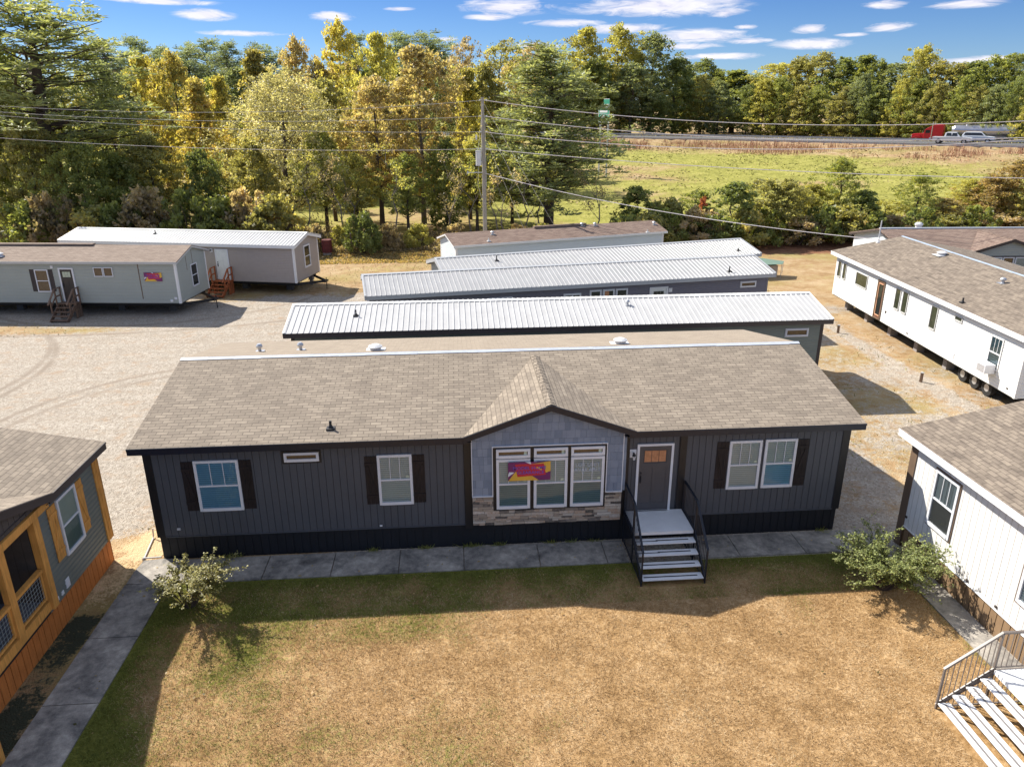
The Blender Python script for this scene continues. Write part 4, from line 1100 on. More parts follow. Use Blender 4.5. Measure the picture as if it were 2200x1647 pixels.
def seg(*a): return np.concatenate([np.arange(p, q, s) for p, q, s in a] + [[a[-1][1]]])
xs = seg((-3200, -800, 400), (-800, -200, 60), (-200, -60, 7), (-60, -32, 1.5), (-32, 50, .5), (50, 160, 2.), (160, 260, 10), (260, 800, 60), (800, 3200, 400))
ys = seg((-600, -60, 60), (-60, -20, 5), (-20, 56, .5), (56, 220, 2.), (220, 400, 12), (400, 1000, 60), (1000, 4000, 500))
GX, GY = np.meshgrid(xs, ys); GZ = ground_z(GX, GY)
def grid_mesh(name, X, Y, Z, attrs, mat):
    ny, nx = X.shape; v = np.stack([X, Y, Z], -1).reshape(-1, 3)
    i = np.arange((ny-1)*(nx-1)); r, c = i//(nx-1), i % (nx-1); a = r*nx+c
    f = np.stack([a, a+1, a+1+nx, a+nx], -1)
    me = bpy.data.meshes.new(name); me.vertices.add(len(v)); me.vertices.foreach_set('co', v.ravel())
    me.loops.add(f.size); me.loops.foreach_set('vertex_index', f.ravel().astype(np.int32))
    me.polygons.add(len(f)); me.polygons.foreach_set('loop_start', np.arange(0, f.size, 4, dtype=np.int32))
    me.polygons.foreach_set('use_smooth', np.ones(len(f), bool))
    for k, arr in attrs.items():
        at = me.attributes.new(k, 'FLOAT', 'POINT'); at.data.foreach_set('value', arr.ravel().astype(np.float32))
    me.materials.append(mat); me.update(calc_edges=True); me.validate()
    o = bpy.data.objects.new(name, me); COL.objects.link(o); return o
def bump2(x, y, cx, cy, rx, ry): return np.exp(-(((x-cx)/rx)**2+((y-cy)/ry)**2))
n1 = vnoise(GX, GY, 3.1, 1)*.6+vnoise(GX, GY, 1.1, 2)*.4
n3 = vnoise(GX, GY, 7.3, 9)
gravel = smooth(5.5, 2.5, GX + (n1-.5)*2) * smooth(.3, 2., GY) * smooth(34, 27, GY+(n1-.5)*5)
gravel = np.maximum(gravel, smooth(24, 14, GY)*smooth(3, 6, GX)*(GX < 24)*.8)
gravel *= 1-.85*bump2(GX, GY, -20, 24.2, 5.5, 1.4) - .6*bump2(GX, GY, -12.5, 23.6, 4, .8)
gravel *= 1-.6*bump2(GX, GY, -.2, 3.0, 1.3, 2.2)
gravel = np.maximum(gravel, .75*bump2(GX, GY, -1.5, 43.5, 5, 1.6))
gravel = np.maximum(gravel, .7*bump2(GX, GY, -4, 29, 6, 2.5))
right = smooth(19.3, 20.2, GX)*(GX < 34)*smooth(-1.5, .3, GY)
gravel = np.where(right > .2, .47+.45*(n1-.5)*2*.8+.32*smooth(9, 3, GY)*(GX < 23), gravel)*np.where((GY > 24) & (GX > 18), .35, 1)
trk = np.abs(GX-(29.3+.012*(GY-13)**2*.35))
gravel = np.maximum(gravel, 1.0*np.exp(-(trk/.55)**2)*(GY > 3)*(GY < 24)*.95)
gravel = np.maximum(gravel, .8*bump2(GX, GY, 30.5, 24.5, 2.5, 1.6))
hd = hw_dist(GX, GY)
green = smooth(-84, -70, hd)*(.74+.9*(vnoise(GX+.6*GY, GY, 13, 5)-.5)+.5*(vnoise(GX, GY, 3.3, 6)-.5))
green *= 1-.65*smooth(-22, -8, hd)
green = np.maximum(green, smooth(47, 58, GY)*(GX < 30)*(.25+.6*n3))
green = np.maximum(green, .7*bump2(GX, GY, -20.5, 24.1, 4, 1.0))
green = np.maximum(green, .40*bump2(GX, GY, 2.5, 39.5, 5, 2.4)); green = np.maximum(green, .35*bump2(GX, GY, 36, 37, 4, 3))
litter = smooth(40.5, 44, GY+(n1-.5)*3)*smooth(60, 50, GY)*(GX > -45)*(GX < 60)
sand = bump2(GX, GY, -.2, .9, 1.0, 1.0)*1.0+.9*bump2(GX, GY, -.75, -1.2, .35, 1.2)+.8*bump2(GX, GY, -.75, -4.4, .3, .6)
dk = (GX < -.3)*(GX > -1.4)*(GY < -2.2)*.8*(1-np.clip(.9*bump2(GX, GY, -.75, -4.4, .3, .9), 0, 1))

mt, nt, b, out = new_mat('ground_cover')
pos = nt.new('ShaderNodeNewGeometry').outputs['Position']
def att(n): a = nt.new('ShaderNodeAttribute'); a.attribute_name = n; return a.outputs['Fac']
nA = nt.noise(pos, .55, 5., .62); nB = nt.noise(pos, 2.6, 4., .65); nC = nt.noise(pos, 14., 3., .6); nD = nt.noise(pos, .13, 3., .5)
nS = nt.noise(nt.mapping(pos, (.35, 1.7, 1), (0, 0, .1)), 1., 4., .6)
dry = nt.ramp(nt.math('ADD', nt.math('MULTIPLY', nA, .45), nt.math('ADD', nt.math('MULTIPLY', nB, .35), nt.math('MULTIPLY', nC, .2))),
              [(.32, (.19, .125, .062)), (.45, (.34, .22, .11)), (.55, (.43, .31, .18)), (.68, (.57, .46, .32))])
dry = nt.mix(nt.rng(nt.math('ADD', nD, nt.math('MULTIPLY', nB, .5)), .72, .9, 0, .55), dry, (.28, .25, .07))
vor = nt.new('ShaderNodeTexVoronoi'); vor.inputs['Scale'].default_value = 26.; nt.lk(pos, vor.inputs['Vector'])
vor2 = nt.new('ShaderNodeTexVoronoi'); vor2.inputs['Scale'].default_value = 12.; nt.lk(pos, vor2.inputs['Vector'])
gcol = nt.ramp(nt.math('ADD', nt.math('MULTIPLY', vor.outputs[1], .55), nt.math('MULTIPLY', vor2.outputs[1], .45)), [(.15, (.17, .145, .12)), (.45, (.37, .32, .26)), (.7, (.50, .445, .375)), (1., (.72, .67, .60))])
gcol = nt.mix(nt.rng(nS, .40, .62, 0, .32), gcol, (.26, .20, .14))
gcol = nt.mix(nt.rng(nt.noise(pos, 1.2, 5., .7), .54, .66, 0, .5), gcol, (.36, .215, .11))
grn = nt.ramp(nt.math('ADD', nt.math('MULTIPLY', nB, .5), nt.math('MULTIPLY', nA, .5)), [(.33, (.15, .145, .035)), (.5, (.29, .28, .06)), (.64, (.43, .39, .12))])
lit = nt.ramp(nt.math('ADD', nt.math('MULTIPLY', nC, .5), nt.math('MULTIPLY', nB, .5)), [(.35, (.08, .04, .025)), (.5, (.22, .10, .055)), (.65, (.36, .20, .12))])
brk = nt.math('MULTIPLY', nt.math('SUBTRACT', nt.math('ADD', nt.math('MULTIPLY', nB, .6), nt.math('MULTIPLY', nC, .4)), .5), 1.9)
def msk(n, lo=.38, hi=.62): return nt.rng(nt.math('ADD', att(n), brk), lo, hi)
def circle3(p):
    (ax, ay), (bx_, by_), (cx, cy) = p; D = 2*(ax*(by_-cy)+bx_*(cy-ay)+cx*(ay-by_))
    ux = ((ax*ax+ay*ay)*(by_-cy)+(bx_*bx_+by_*by_)*(cy-ay)+(cx*cx+cy*cy)*(ay-by_))/D; uy = ((ax*ax+ay*ay)*(cx-bx_)+(bx_*bx_+by_*by_)*(ax-cx)+(cx*cx+cy*cy)*(bx_-ax))/D
    return ux, uy, math.hypot(ax-ux, ay-uy)
sp = nt.new('ShaderNodeSeparateXYZ'); nt.lk(pos, sp.inputs[0]); trk_ = None
for pts in (((0, 837), (60, 802), (108, 752)), ((0, 852), (70, 812), (120, 752)), ((0, 905), (180, 838), (420, 788)), ((0, 925), (190, 850), (440, 796)), ((120, 700), (350, 695), (590, 660)), ((100, 722), (340, 712), (600, 690))):
    ux, uy, R_ = circle3([tuple(at_z(a_, b_, 0)[:2]) for a_, b_ in pts])
    dx, dy = nt.math('SUBTRACT', sp.outputs[0], ux), nt.math('SUBTRACT', sp.outputs[1], uy)
    dd = nt.math('ABSOLUTE', nt.math('SUBTRACT', nt.math('SQRT', nt.math('ADD', nt.math('MULTIPLY', dx, dx), nt.math('MULTIPLY', dy, dy))), R_))
    g_ = nt.rng(nt.math('ADD', dd, nt.math('MULTIPLY', nt.math('SUBTRACT', nB, .5), .22)), .05, .24, 1., 0.); trk_ = g_ if trk_ is None else nt.math('MAXIMUM', trk_, g_)
gcol = nt.mix(nt.math('MULTIPLY', trk_, nt.rng(nA, .35, .6, .35, .95)), gcol, (.24, .19, .145))
gcol = nt.mix(.25, gcol, (.40, .35, .29))
col = nt.mix(msk('green'), dry, grn)
col = nt.mix(msk('litter'), col, lit)
col = nt.mix(msk('gravel'), col, gcol)
col = nt.mix(msk('sand'), col, (.62, .45, .26))
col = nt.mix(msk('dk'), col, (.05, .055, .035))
nt.lk(col, b.inputs['Base Color']); b.inputs['Roughness'].default_value = .97; b.inputs['Specular IOR Level'].default_value = .15
hgt = nt.math('ADD', nt.math('MULTIPLY', vor.outputs[0], .6), nt.math('ADD', nt.math('MULTIPLY', nC, .6), nt.math('MULTIPLY', nB, 1.6)))
nt.lk(nt.bump(hgt, .8, .05), b.inputs['Normal'])
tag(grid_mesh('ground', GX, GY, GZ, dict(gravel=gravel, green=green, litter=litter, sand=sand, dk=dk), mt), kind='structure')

# ---- lawn sheet
LX, LY = np.meshgrid(np.arange(.80, 20.2, .15), np.arange(-30, -1.10, .15))
def lawn_green_shade(x, y):
    e = np.minimum(np.abs(y+1.2), np.minimum(np.abs(x-.85)*1.3, np.abs(20.0-x)*1.0))
    g = .20+.65*np.exp(-e/.45)+.5*(vnoise(x, y, 1.7, 4)-.5)+.30*(vnoise(x, y, .6, 8)-.5)
    g += .42*smooth(2.6, 1.5, x+.10*y+.6)*(y < -2)  # greener over the left home's cast shadow: shade put into the grass colour
    g += .30*bump2(x, y, 5, -3.2, 4, 1.3) + .28*(y > -2.9) + .25*bump2(x, y, 3.2, -4.4, 1.6, 1.6) - .22*smooth(8, 13, x)*(y < -2.9)  # green patches, plus the eave shadow strip painted as darker grass
    return g
LG = lawn_green_shade(LX, LY)
mt, nt, b, out = new_mat('lawn_grass')
pos = nt.new('ShaderNodeNewGeometry').outputs['Position']
a = nt.new('ShaderNodeAttribute'); a.attribute_name = 'g'
nA = nt.noise(pos, 1.4, 5., .65); nB = nt.noise(pos, 9., 4., .7); nC = nt.noise(pos, 42., 3., .7)
f = nt.math('ADD', nt.math('MULTIPLY', nA, .35), nt.math('ADD', nt.math('MULTIPLY', nB, .4), nt.math('MULTIPLY', nC, .25)))
dryc = nt.ramp(f, [(.33, (.14, .082, .036)), (.44, (.27, .163, .07)), (.53, (.40, .255, .122)), (.66, (.60, .44, .255))])
grnc = nt.ramp(f, [(.35, (.05, .055, .012)), (.5, (.13, .135, .025)), (.65, (.26, .24, .06))])
m2 = nt.rng(nt.math('ADD', a.outputs['Fac'], nt.math('MULTIPLY', nt.math('SUBTRACT', nB, .5), 1.6)), .35, .75)
nt.lk(nt.mix(m2, dryc, grnc), b.inputs['Base Color']); b.inputs['Roughness'].default_value = 1.; b.inputs['Specular IOR Level'].default_value = .1
nt.lk(nt.bump(f, .9, .05), b.inputs['Normal'])
tag(grid_mesh('lawn', LX, LY, np.full_like(LX, .012), dict(g=LG), mt), kind='structure')

# ---- grass blades standing on the lawn
def tri_mesh(name, V, att_v, mat, n=3):
    me = bpy.data.meshes.new(name); N = len(V)//n
    me.vertices.add(len(V)); me.vertices.foreach_set('co', V.astype(np.float32).ravel())
    me.loops.add(len(V)); me.loops.foreach_set('vertex_index', np.arange(len(V), dtype=np.int32))
    me.polygons.add(N); me.polygons.foreach_set('loop_start', np.arange(0, len(V), n, dtype=np.int32))
    at = me.attributes.new('v', 'FLOAT', 'FACE'); at.data.foreach_set('value', att_v.astype(np.float32))
    me.materials.append(M[mat] if isinstance(mat, str) else mat); me.update(calc_edges=True)
    return me
def blades(x, y, z, h, w, lean, rs):
    N = len(x); th = rs.rand(N)*2*PI; c, s = np.cos(th)*w, np.sin(th)*w
    lx, ly = rs.randn(N)*lean*h, rs.randn(N)*lean*h
    P = np.empty((N, 3, 3)); P[:, 0] = np.stack([x-c, y-s, z], -1); P[:, 1] = np.stack([x+c, y+s, z], -1); P[:, 2] = np.stack([x+lx, y+ly, z+h], -1)
    return P.reshape(-1, 3)
rs = np.random.RandomState(2)
N = 330000
x = rs.uniform(.9, 20.0, N); y = -1.25-rs.rand(N)**1.0*8.6
dens = vnoise(x, y, .25, 11)*.6+vnoise(x, y, .9, 12)*.4
k = (dens+rs.rand(N)*.5 > .45) & ~((x > 18.0) & (y < -6.9)) & ~((x > 13.0) & (x < 14.8) & (y > -2.4))
x, y = x[k], y[k]; N = len(x)
g = lawn_green_shade(x, y)+(rs.rand(N)-.5)*.8
v = np.where(g > .62, .80+.2*rs.rand(N), .72*np.clip(rs.rand(N)*.6+.65*(vnoise(x, y, .35, 20)*.5+vnoise(x, y, 1.3, 21)*.5), 0, 1))
M['blade'] = m_attr('grass_blades', [(0, (.12, .066, .026)), (.28, (.32, .192, .08)), (.5, (.47, .305, .148)), (.70, (.66, .50, .30)), (.78, (.09, .10, .02)), (1, (.24, .25, .05))], .8)
hh = np.where(v > .78, .035, .022)*(1+1.3*rs.rand(N))
me = tri_mesh('grass', blades(x, y, np.full(N, .01), hh, .005, .9, rs), v, 'blade')
o = bpy.data.objects.new('grass', me); COL.objects.link(o); tag(o, 'dry tan lawn grass with green edges in front of the dark home', 'grass', kind='stuff')

# ---- concrete walks (slabs with open joints)
mt, nt, b, out = new_mat('walk_concrete')
pos = nt.new('ShaderNodeNewGeometry').outputs['Position']
nA = nt.noise(pos, 1.1, 5., .65, .6); nB = nt.noise(pos, 6., 4., .7); nC = nt.noise(pos, 60., 2., .6)
f = nt.math('ADD', nt.math('MULTIPLY', nA, .55), nt.math('ADD', nt.math('MULTIPLY', nB, .33), nt.math('MULTIPLY', nC, .12)))
nt.lk(nt.ramp(f, [(.36, (.09, .083, .076)), (.46, (.21, .195, .175)), (.55, (.34, .31, .27)), (.64, (.50, .46, .40))]), b.inputs['Base Color'])
b.inputs['Roughness'].default_value = .95; nt.lk(nt.bump(nC, .4, .01), b.inputs['Normal']); M['concrete'] = mt
mb = MB()
def slab(poly, z=.045):
    mb.solid([(x, y, -.05) for x, y in poly], [(x, y, z) for x, y in poly])
J = .012
xj = [.86, 1.99, 3.17, 4.955, 6.74, 8.49, 10.55, 12.38, 12.98]
for a, c in zip(xj[:-1], xj[1:]): slab([(a+J, -1.2), (c-J, -1.2), (c-J, -.10), (a+J, -.10)])
for a, c in zip([14.80, 16.08, 17.95, 19.3], [16.08, 17.95, 19.3, 19.98]): slab([(a+J, -1.16), (c-J, -1.16), (c-J, -.10), (a+J, -.10)], .045)
tag(mb.build('path', 'concrete'), kind='structure')
mb = MB()
slab([(-.28, -1.13), (.84, -1.2), (.84, -.05), (.32, .0), (-.24, -.05), (-.30, -.6)])
yj = [-1.16, -3.26, -5.35, -7.45, -9.55, -11.6]
for a, c in zip(yj[:-1], yj[1:]): slab([(-.30, c+J), (.83, c+J), (.83, a-J), (-.30, a-J)])
tag(mb.build('path', 'concrete'), kind='structure')
mb = MB()
slab([(19.99, -1.16), (20.70, -1.1), (20.71, -3.2), (20.03, -3.2)]); slab([(19.99, -1.14), (19.99, -.10), (20.5, -.3), (20.70, -1.08)])
for a, c in ((-3.22, -6.3), (-6.32, -9.2), (-9.22, -12)): slab([(20.02, c+J), (20.71, c+J), (20.71, a-J), (20.02, a-J)])
tag(mb.build('path', 'concrete'), kind='structure')

# ================================================================== HIGHWAY
def resample(P, step):
    P = np.asarray(P, float); out = [P[0]]
    for a, b_ in zip(P[:-1], P[1:]):
        n = max(1, int(np.hypot(*(b_-a))/step))
        for i in range(1, n+1): out.append(a+(b_-a)*i/n)
    return np.array(out)
Rl = resample(RAIL[1:-1], 4.)
for _ in range(14): Rl[1:-1] = (Rl[:-2]+Rl[2:]+2*Rl[1:-1])/4
RT = np.gradient(Rl, axis=0); RT /= np.linalg.norm(RT, axis=1)[:, None]
RN = np.stack([RT[:, 1], -RT[:, 0]], -1)
if (RN @ np.array([.6, .7])).mean() < 0: RN = -RN
def ribbon(name, o0, o1, z, mat, kind='structure', thick=.25):
    mb = MB()
    for i in range(len(Rl)-1):
        p = [Rl[i]+RN[i]*o0, Rl[i+1]+RN[i+1]*o0, Rl[i+1]+RN[i+1]*o1, Rl[i]+RN[i]*o1]
        mb.face([(q[0], q[1], z) for q in p])
    o = mb.build(name, mat); tag(o, kind=kind); return o
M['asphalt'] = m_plain('asphalt', (.085, .083, .08), .9, .2, 1.)
M['road_white'] = m_plain('road_paint_white', (.6, .6, .58), .7)
ribbon('road', 1., 9.8, 5.83, 'asphalt'); ribbon('road_marking', 1.9, 2.05, 5.84, 'road_white'); ribbon('road_marking', 9.0, 9.15, 5.84, 'road_white')
ribbon('road', 35.5, 47.5, 4.62, 'asphalt'); ribbon('road_marking', 36.7, 36.85, 4.63, 'road_white'); ribbon('road_marking', 46.2, 46.35, 4.63, 'road_white')
def guard_rail(label, off, z0, posts):
    T = thing('guard_rail', label, 'guard rail', (0, 0, 0), 0, 'highway guard rails')
    idx = [i for i in range(len(Rl)) if -140 < Rl[i][0] < 175]
    mb = MB()
    for i in idx[:-1]:
        a = Rl[i]+RN[i]*off; c = Rl[i+1]+RN[i+1]*off
        for za, zb_ in ((.46, .56), (.66, .76)): mb.bar((a[0], a[1], z0+(za+zb_)/2), (c[0], c[1], z0+(za+zb_)/2), .05, zb_-za)
        mb.bar((a[0]+RN[i][0]*.04, a[1]+RN[i][1]*.04, z0+.61), (c[0]+RN[i+1][0]*.04, c[1]+RN[i+1][1]*.04, z0+.61), .02, .12)
    mb.build('rail', 'steel', T)
    if posts:
        n = 0
        for i in idx:
            if -5 < Rl[i][0] < 172 and n < 95:
                a = Rl[i]+RN[i]*(off+.12); pm = MB(); pm.box(a[0]-.07, a[0]+.07, a[1]-.09, a[1]+.09, z0-.1, z0+.80); pm.build('post', 'old_wood', T); n += 1
guard_rail('near galvanised guard rail along the top of the grass embankment', -.35, 5.12, True)
guard_rail('guard rail on the median side of the near carriageway, behind the pickup', 10.6, 5.5, False)
# ================================================================== TREES
def quads(C, A, Bv):
    """C centres, A half-length vectors, Bv half-width vectors -> rhombus leaves"""
    P = np.empty((len(C), 4, 3)); P[:, 0] = C-A; P[:, 1] = C-A*.05+Bv; P[:, 2] = C+A; P[:, 3] = C-A*.05-Bv
    return P.reshape(-1, 3)
def rand_dirs(rs, n):
    d = rs.randn(n, 3); return d/np.linalg.norm(d, axis=1)[:, None]
def leaf_cloud(rs, centres, radii, n, L, W, up=.3, clumpv=None, droop=0.):
    """n leaves round each of the clump centres"""
    K = len(centres); idx = np.repeat(np.arange(K), n); N = len(idx)
    d = rand_dirs(rs, N)*(rs.rand(N, 1)**.45)
    C = centres[idx]+d*radii[idx]
    if droop: C[:, 2] -= droop*rs.rand(N)*np.hypot(d[:, 0], d[:, 1])
    a = rand_dirs(rs, N)+d*.7; a[:, 2] += up; a /= np.linalg.norm(a, axis=1)[:, None]
    t = rand_dirs(rs, N); b_ = np.cross(a, t); b_ /= np.linalg.norm(b_, axis=1)[:, None]+1e-6
    s = (.65+.7*rs.rand(N, 1))
    cv = clumpv[idx] if clumpv is not None else rs.rand(K)[idx]
    v = np.clip(.62*cv+.38*rs.rand(N), 0, 1)
    return quads(C, a*L*s*.5, b_*W*s*.5), v
def limb_mesh(mb, p, q, r0, r1, rs, wob=.06, n=5, sides=6):
    p, q = np.array(p, float), np.array(q, float); L = np.linalg.norm(q-p); pts = []; rr = []
    for i in range(n+1):
        t = i/n; o = rs.randn(3)*wob*L*math.sin(PI*t)*.5; pts.append(p+(q-p)*t+o); rr.append(r0+(r1-r0)*t)
    mb.tube([tuple(x) for x in pts], rr, sides, False); return pts
PROTO = {}
def proto(name, seed, H, fn):
    rs = np.random.RandomState(seed); mb = MB()
    V, v = fn(rs, H, mb)
    PROTO[name] = (tri_mesh('crown', V, v, 'leaf_mid', 4), mb, H)
    t = mb.build('trunk', 'bark', smooth=True); PROTO[name] = (PROTO[name][0], t.data, H); bpy.data.objects.remove(t)
def deciduous(shape, base=.22, wid=.30, clumps=330, per=44, L=.30, W=.20, cr=.75, open_=.0, limbs=16, tw=.016, droop=0.):
    def fn(rs, H, mb):
        # the envelope: radius as a function of height, made uneven by direction lobes
        ph = rs.rand(6)*6.28; C = []; wids = wid*H
        def env(t, th):
            if shape == 'oval': r = math.sin(PI*min(1, max(0, t))**.75)**.62
            elif shape == 'cone': r = (1-t)**.75*min(1, t*6+.25)
            elif shape == 'vase': r = (.35+.75*t)*(1-max(0, t-.72)/.28*.75)
            else: r = (math.sin(PI*t**.8)**.55)
            return wids*max(.03, r)*(1+.24*math.sin(2*th+ph[0]+2*t)+.22*math.sin(3*th+ph[1]+t*6)+.20*math.sin(9*t+ph[2]+th)+.10*math.sin(17*t+ph[4]+2*th))
        tips = []
        for i in range(limbs):
            t = (i+.5)/limbs; z = H*(base+(1-base)*t*.86); th = i*2.4+rs.rand()*.8
            r = env(t, th)*.72; z0 = max(H*base*.7, z-r*.75)
            tip = np.array([math.cos(th)*r, math.sin(th)*r, z]); tips.append(tip)
            rr = H*tw*.42*(1-t*.6)
            pts = limb_mesh(mb, (0, 0, z0), tip, rr, rr*.22, rs)
            for j in range(3):
                q = pts[2+j]; e_ = q+rand_dirs(rs, 1)[0]*r*.35+np.array([0, 0, r*.15]); limb_mesh(mb, q, e_, rr*.35, rr*.08, rs, n=3, sides=4)
        K = clumps; k = 0; rad = []
        while k < K:
            t = rs.rand()**.85; th = rs.rand()*6.283; R = env(t, th)
            q = rs.rand()**.38
            if rs.rand() < open_ and q > .55: 
                if math.sin(5*th+9*t+ph[3]) > .1: continue
            p = np.array([math.cos(th)*R*q, math.sin(th)*R*q, H*(base+(1-base)*t)])
            p += rs.randn(3)*np.array([.07, .07, .05])*wids
            if rs.rand() < .10: p += np.array([math.cos(th), math.sin(th), .5+rs.rand()*.7])*wids*.16*rs.rand()
            C.append(p); rad.append(cr*(.40+.85*rs.rand())*(1, 1, .75)[0]); k += 1
        C = np.array(C); rad = np.array(rad)[:, None]*np.array([1, 1, .7])
        # leader
        mbp = [(rs.randn()*.02*H*t_, rs.randn()*.02*H*t_, H*t_) for t_ in (0, .2, .4, .6, .8, .95)]; mbp[0] = (0, 0, -.3)
        mb.tube(mbp, [H*tw*1.15, H*tw*.85, H*tw*.7, H*tw*.5, H*tw*.28, H*tw*.08], 8, False)
        cv = np.clip(.5+.35*rs.randn(len(C))*.8, 0, 1)
        return leaf_cloud(rs, C, rad, per, L, W, .3, cv, droop)
    return fn
def pine(base=.35, wid=.26, tiers=26, per=70, low=False, L=.28, clump=.60, gap=.2):
    def fn(rs, H, mb):
        C = []; rad = []
        for i in range(tiers):
            t = (i+rs.rand()*.8)/tiers; z = H*(base+(1-base)*t)
            Rm = wid*H*((1-t**1.6)**.6*(.55+.45*min(1, t*4)) if not low else (1-t)**.62*(.75+.25*min(1, t*5)))+.25
            nb = 5 if t < .85 else 3
            for j in range(nb):
                if rs.rand() < gap and t < .8: continue
                th = rs.rand()*6.283; r = Rm*(.45+.6*rs.rand()); dz = r*(.05+.5*rs.rand()); z = H*(base+(1-base)*min(.98, t+rs.randn()*.03))
                tip = np.array([math.cos(th)*r, math.sin(th)*r, z+dz])
                pts = limb_mesh(mb, (0, 0, z), tip, H*.0048*(1.3-t), H*.0012, rs, n=4, sides=5)
                m_ = max(2, int(r/.75))
                for q in range(m_):
                    f = .45+.6*(q+rs.rand())/m_; c = np.array([0, 0, z])*(1-f)+tip*f+rs.randn(3)*np.array([.45, .45, .62])*(.6+r*.16)
                    C.append(c); rad.append(clump*(.7+.6*rs.rand()))
        C = np.array(C); rad = np.array(rad)[:, None]*np.array([1, 1, 1.1])
        mb.tube([(0, 0, -.3), (.05, .02, H*.25), (-.06, .05, H*.5), (.05, -.05, H*.75), (0, 0, H*.97)], [H*.0165, H*.0145, H*.012, H*.008, H*.002], 9, False)
        K = len(C); idx = np.repeat(np.arange(K), per); N = len(idx); d = rand_dirs(rs, N); d[:, 2] = np.abs(d[:, 2])*.45+d[:, 2]*.55
        P = C[idx]+d*rad[idx]*(.35+.65*rs.rand(N, 1)); a = d+rand_dirs(rs, N)*.45; a /= np.linalg.norm(a, axis=1)[:, None]
        b_ = np.cross(a, rand_dirs(rs, N)); b_ /= np.linalg.norm(b_, axis=1)[:, None]+1e-6
        s = .7+.6*rs.rand(N, 1); cv = rs.rand(K)[idx]
        return quads(P, a*L*s*.5, b_*L*.16*s), np.clip(.5*cv+.5*rs.rand(N), 0, 1)
    return fn
def shrub(n=70, per=60, L=.16, W=.10, wid=.5, cr=.33, stems=9):
    def fn(rs, H, mb):
        C = []; rad = []
        for i in range(n):
            th = rs.rand()*6.283; t = rs.rand()**.8; R = wid*H*(.55+.45*math.sin(PI*min(1, t+.15)))*(1+.25*math.sin(3*th+1)); q = rs.rand()**.4
            C.append((math.cos(th)*R*q, math.sin(th)*R*q, H*(.08+.86*t*(1-.25*q)))); rad.append(cr*H*.3*(.6+.8*rs.rand()))
        for i in range(stems):
            th = i*6.283/stems+rs.rand(); r = wid*H*.6; limb_mesh(mb, (0, 0, -.1), (math.cos(th)*r, math.sin(th)*r, H*(.5+.35*rs.rand())), H*.016, H*.004, rs, n=4, sides=5)
        return leaf_cloud(rs, np.array(C), np.array(rad)[:, None]*np.ones(3), per, L, W, .3)
    return fn
def vine_tower(rs, H, mb):
    fn = deciduous('oval', .02, .26, 420, 46, .26, .2, .7); return fn(rs, H, mb)

M['leaf_mid'] = m_leaf('leaf_mid_green', (.098, .112, .038))
M['leaf_dark'] = m_leaf('leaf_dark_green', (.078, .094, .036))
M['leaf_bluegreen'] = m_leaf('leaf_blue_green', (.092, .108, .060))
M['leaf_olive'] = m_leaf('leaf_olive', (.128, .126, .052))
M['leaf_silver'] = m_leaf('leaf_silver_olive', (.150, .145, .088), (.38, .35, .25))
M['leaf_ygreen'] = m_leaf('leaf_yellow_green', (.155, .152, .050), (.30, .27, .10))
M['leaf_yellow'] = m_leaf('leaf_yellow', (.180, .165, .048), (.33, .27, .09), lo=(.11, .12, .04))
M['leaf_gold'] = m_leaf('leaf_gold_orange', (.165, .145, .052), (.32, .23, .085), lo=(.10, .115, .04))
M['leaf_orange'] = m_leaf('leaf_orange_tan', (.155, .132, .070), (.32, .235, .135), lo=(.11, .115, .05))
M['leaf_rust'] = m_leaf('leaf_rust', (.14, .110, .055), (.26, .17, .09), lo=(.09, .095, .04))
M['leaf_red'] = m_leaf('leaf_red', (.17, .06, .035), (.30, .1, .05))
M['leaf_brown'] = m_leaf('leaf_dry_brown', (.16, .132, .088), (.28, .235, .16), lo=(.10, .088, .055))
M['needle'] = m_leaf('pine_needles', (.115, .130, .062), (.22, .23, .12), .4)
M['needle_blue'] = m_leaf('pine_needles_blue', (.095, .115, .068), (.19, .21, .14), .4)
proto('oval_a', 1, 16, deciduous('oval', .20, .27)); proto('oval_b', 2, 16, deciduous('round', .14, .31, 380))
proto('cone_a', 3, 17, deciduous('cone', .12, .25, 320)); proto('vase_a', 4, 17, deciduous('vase', .30, .26, 330, 40, open_=.6))
proto('oval_c', 5, 17, deciduous('oval', .28, .23, 260, 40, open_=.5)); proto('sparse_a', 6, 17, deciduous('vase', .30, .24, 190, 30, .26, .17, .8, open_=.9, limbs=22))
proto('full_a', 7, 14, deciduous('round', .03, .36, 420, 46)); proto('full_b', 8, 14, deciduous('oval', .02, .33, 420, 46, open_=.3))
proto('spray_a', 9, 16, deciduous('round', .20, .33, 460, 46, .24, .10, .85, open_=.5, limbs=22, droop=.5))
proto('pine_a', 10, 21, pine(.34, .25, 30)); proto('pine_b', 11, 21, pine(.55, .20, 18, gap=.1)); proto('pine_full', 12, 17, pine(.16, .29, 36, 74, True, gap=.04))
proto('shrub_a', 13, 2.5, shrub()); proto('shrub_b', 14, 2.5, shrub(55, 50, .2, .12, .62)); proto('young_a', 15, 6, deciduous('oval', .06, .33, 130, 46, .2, .14, .45, open_=.3, limbs=9))
proto('young_b', 16, 6, deciduous('vase', .10, .34, 110, 44, .2, .13, .45, open_=.4, limbs=10))

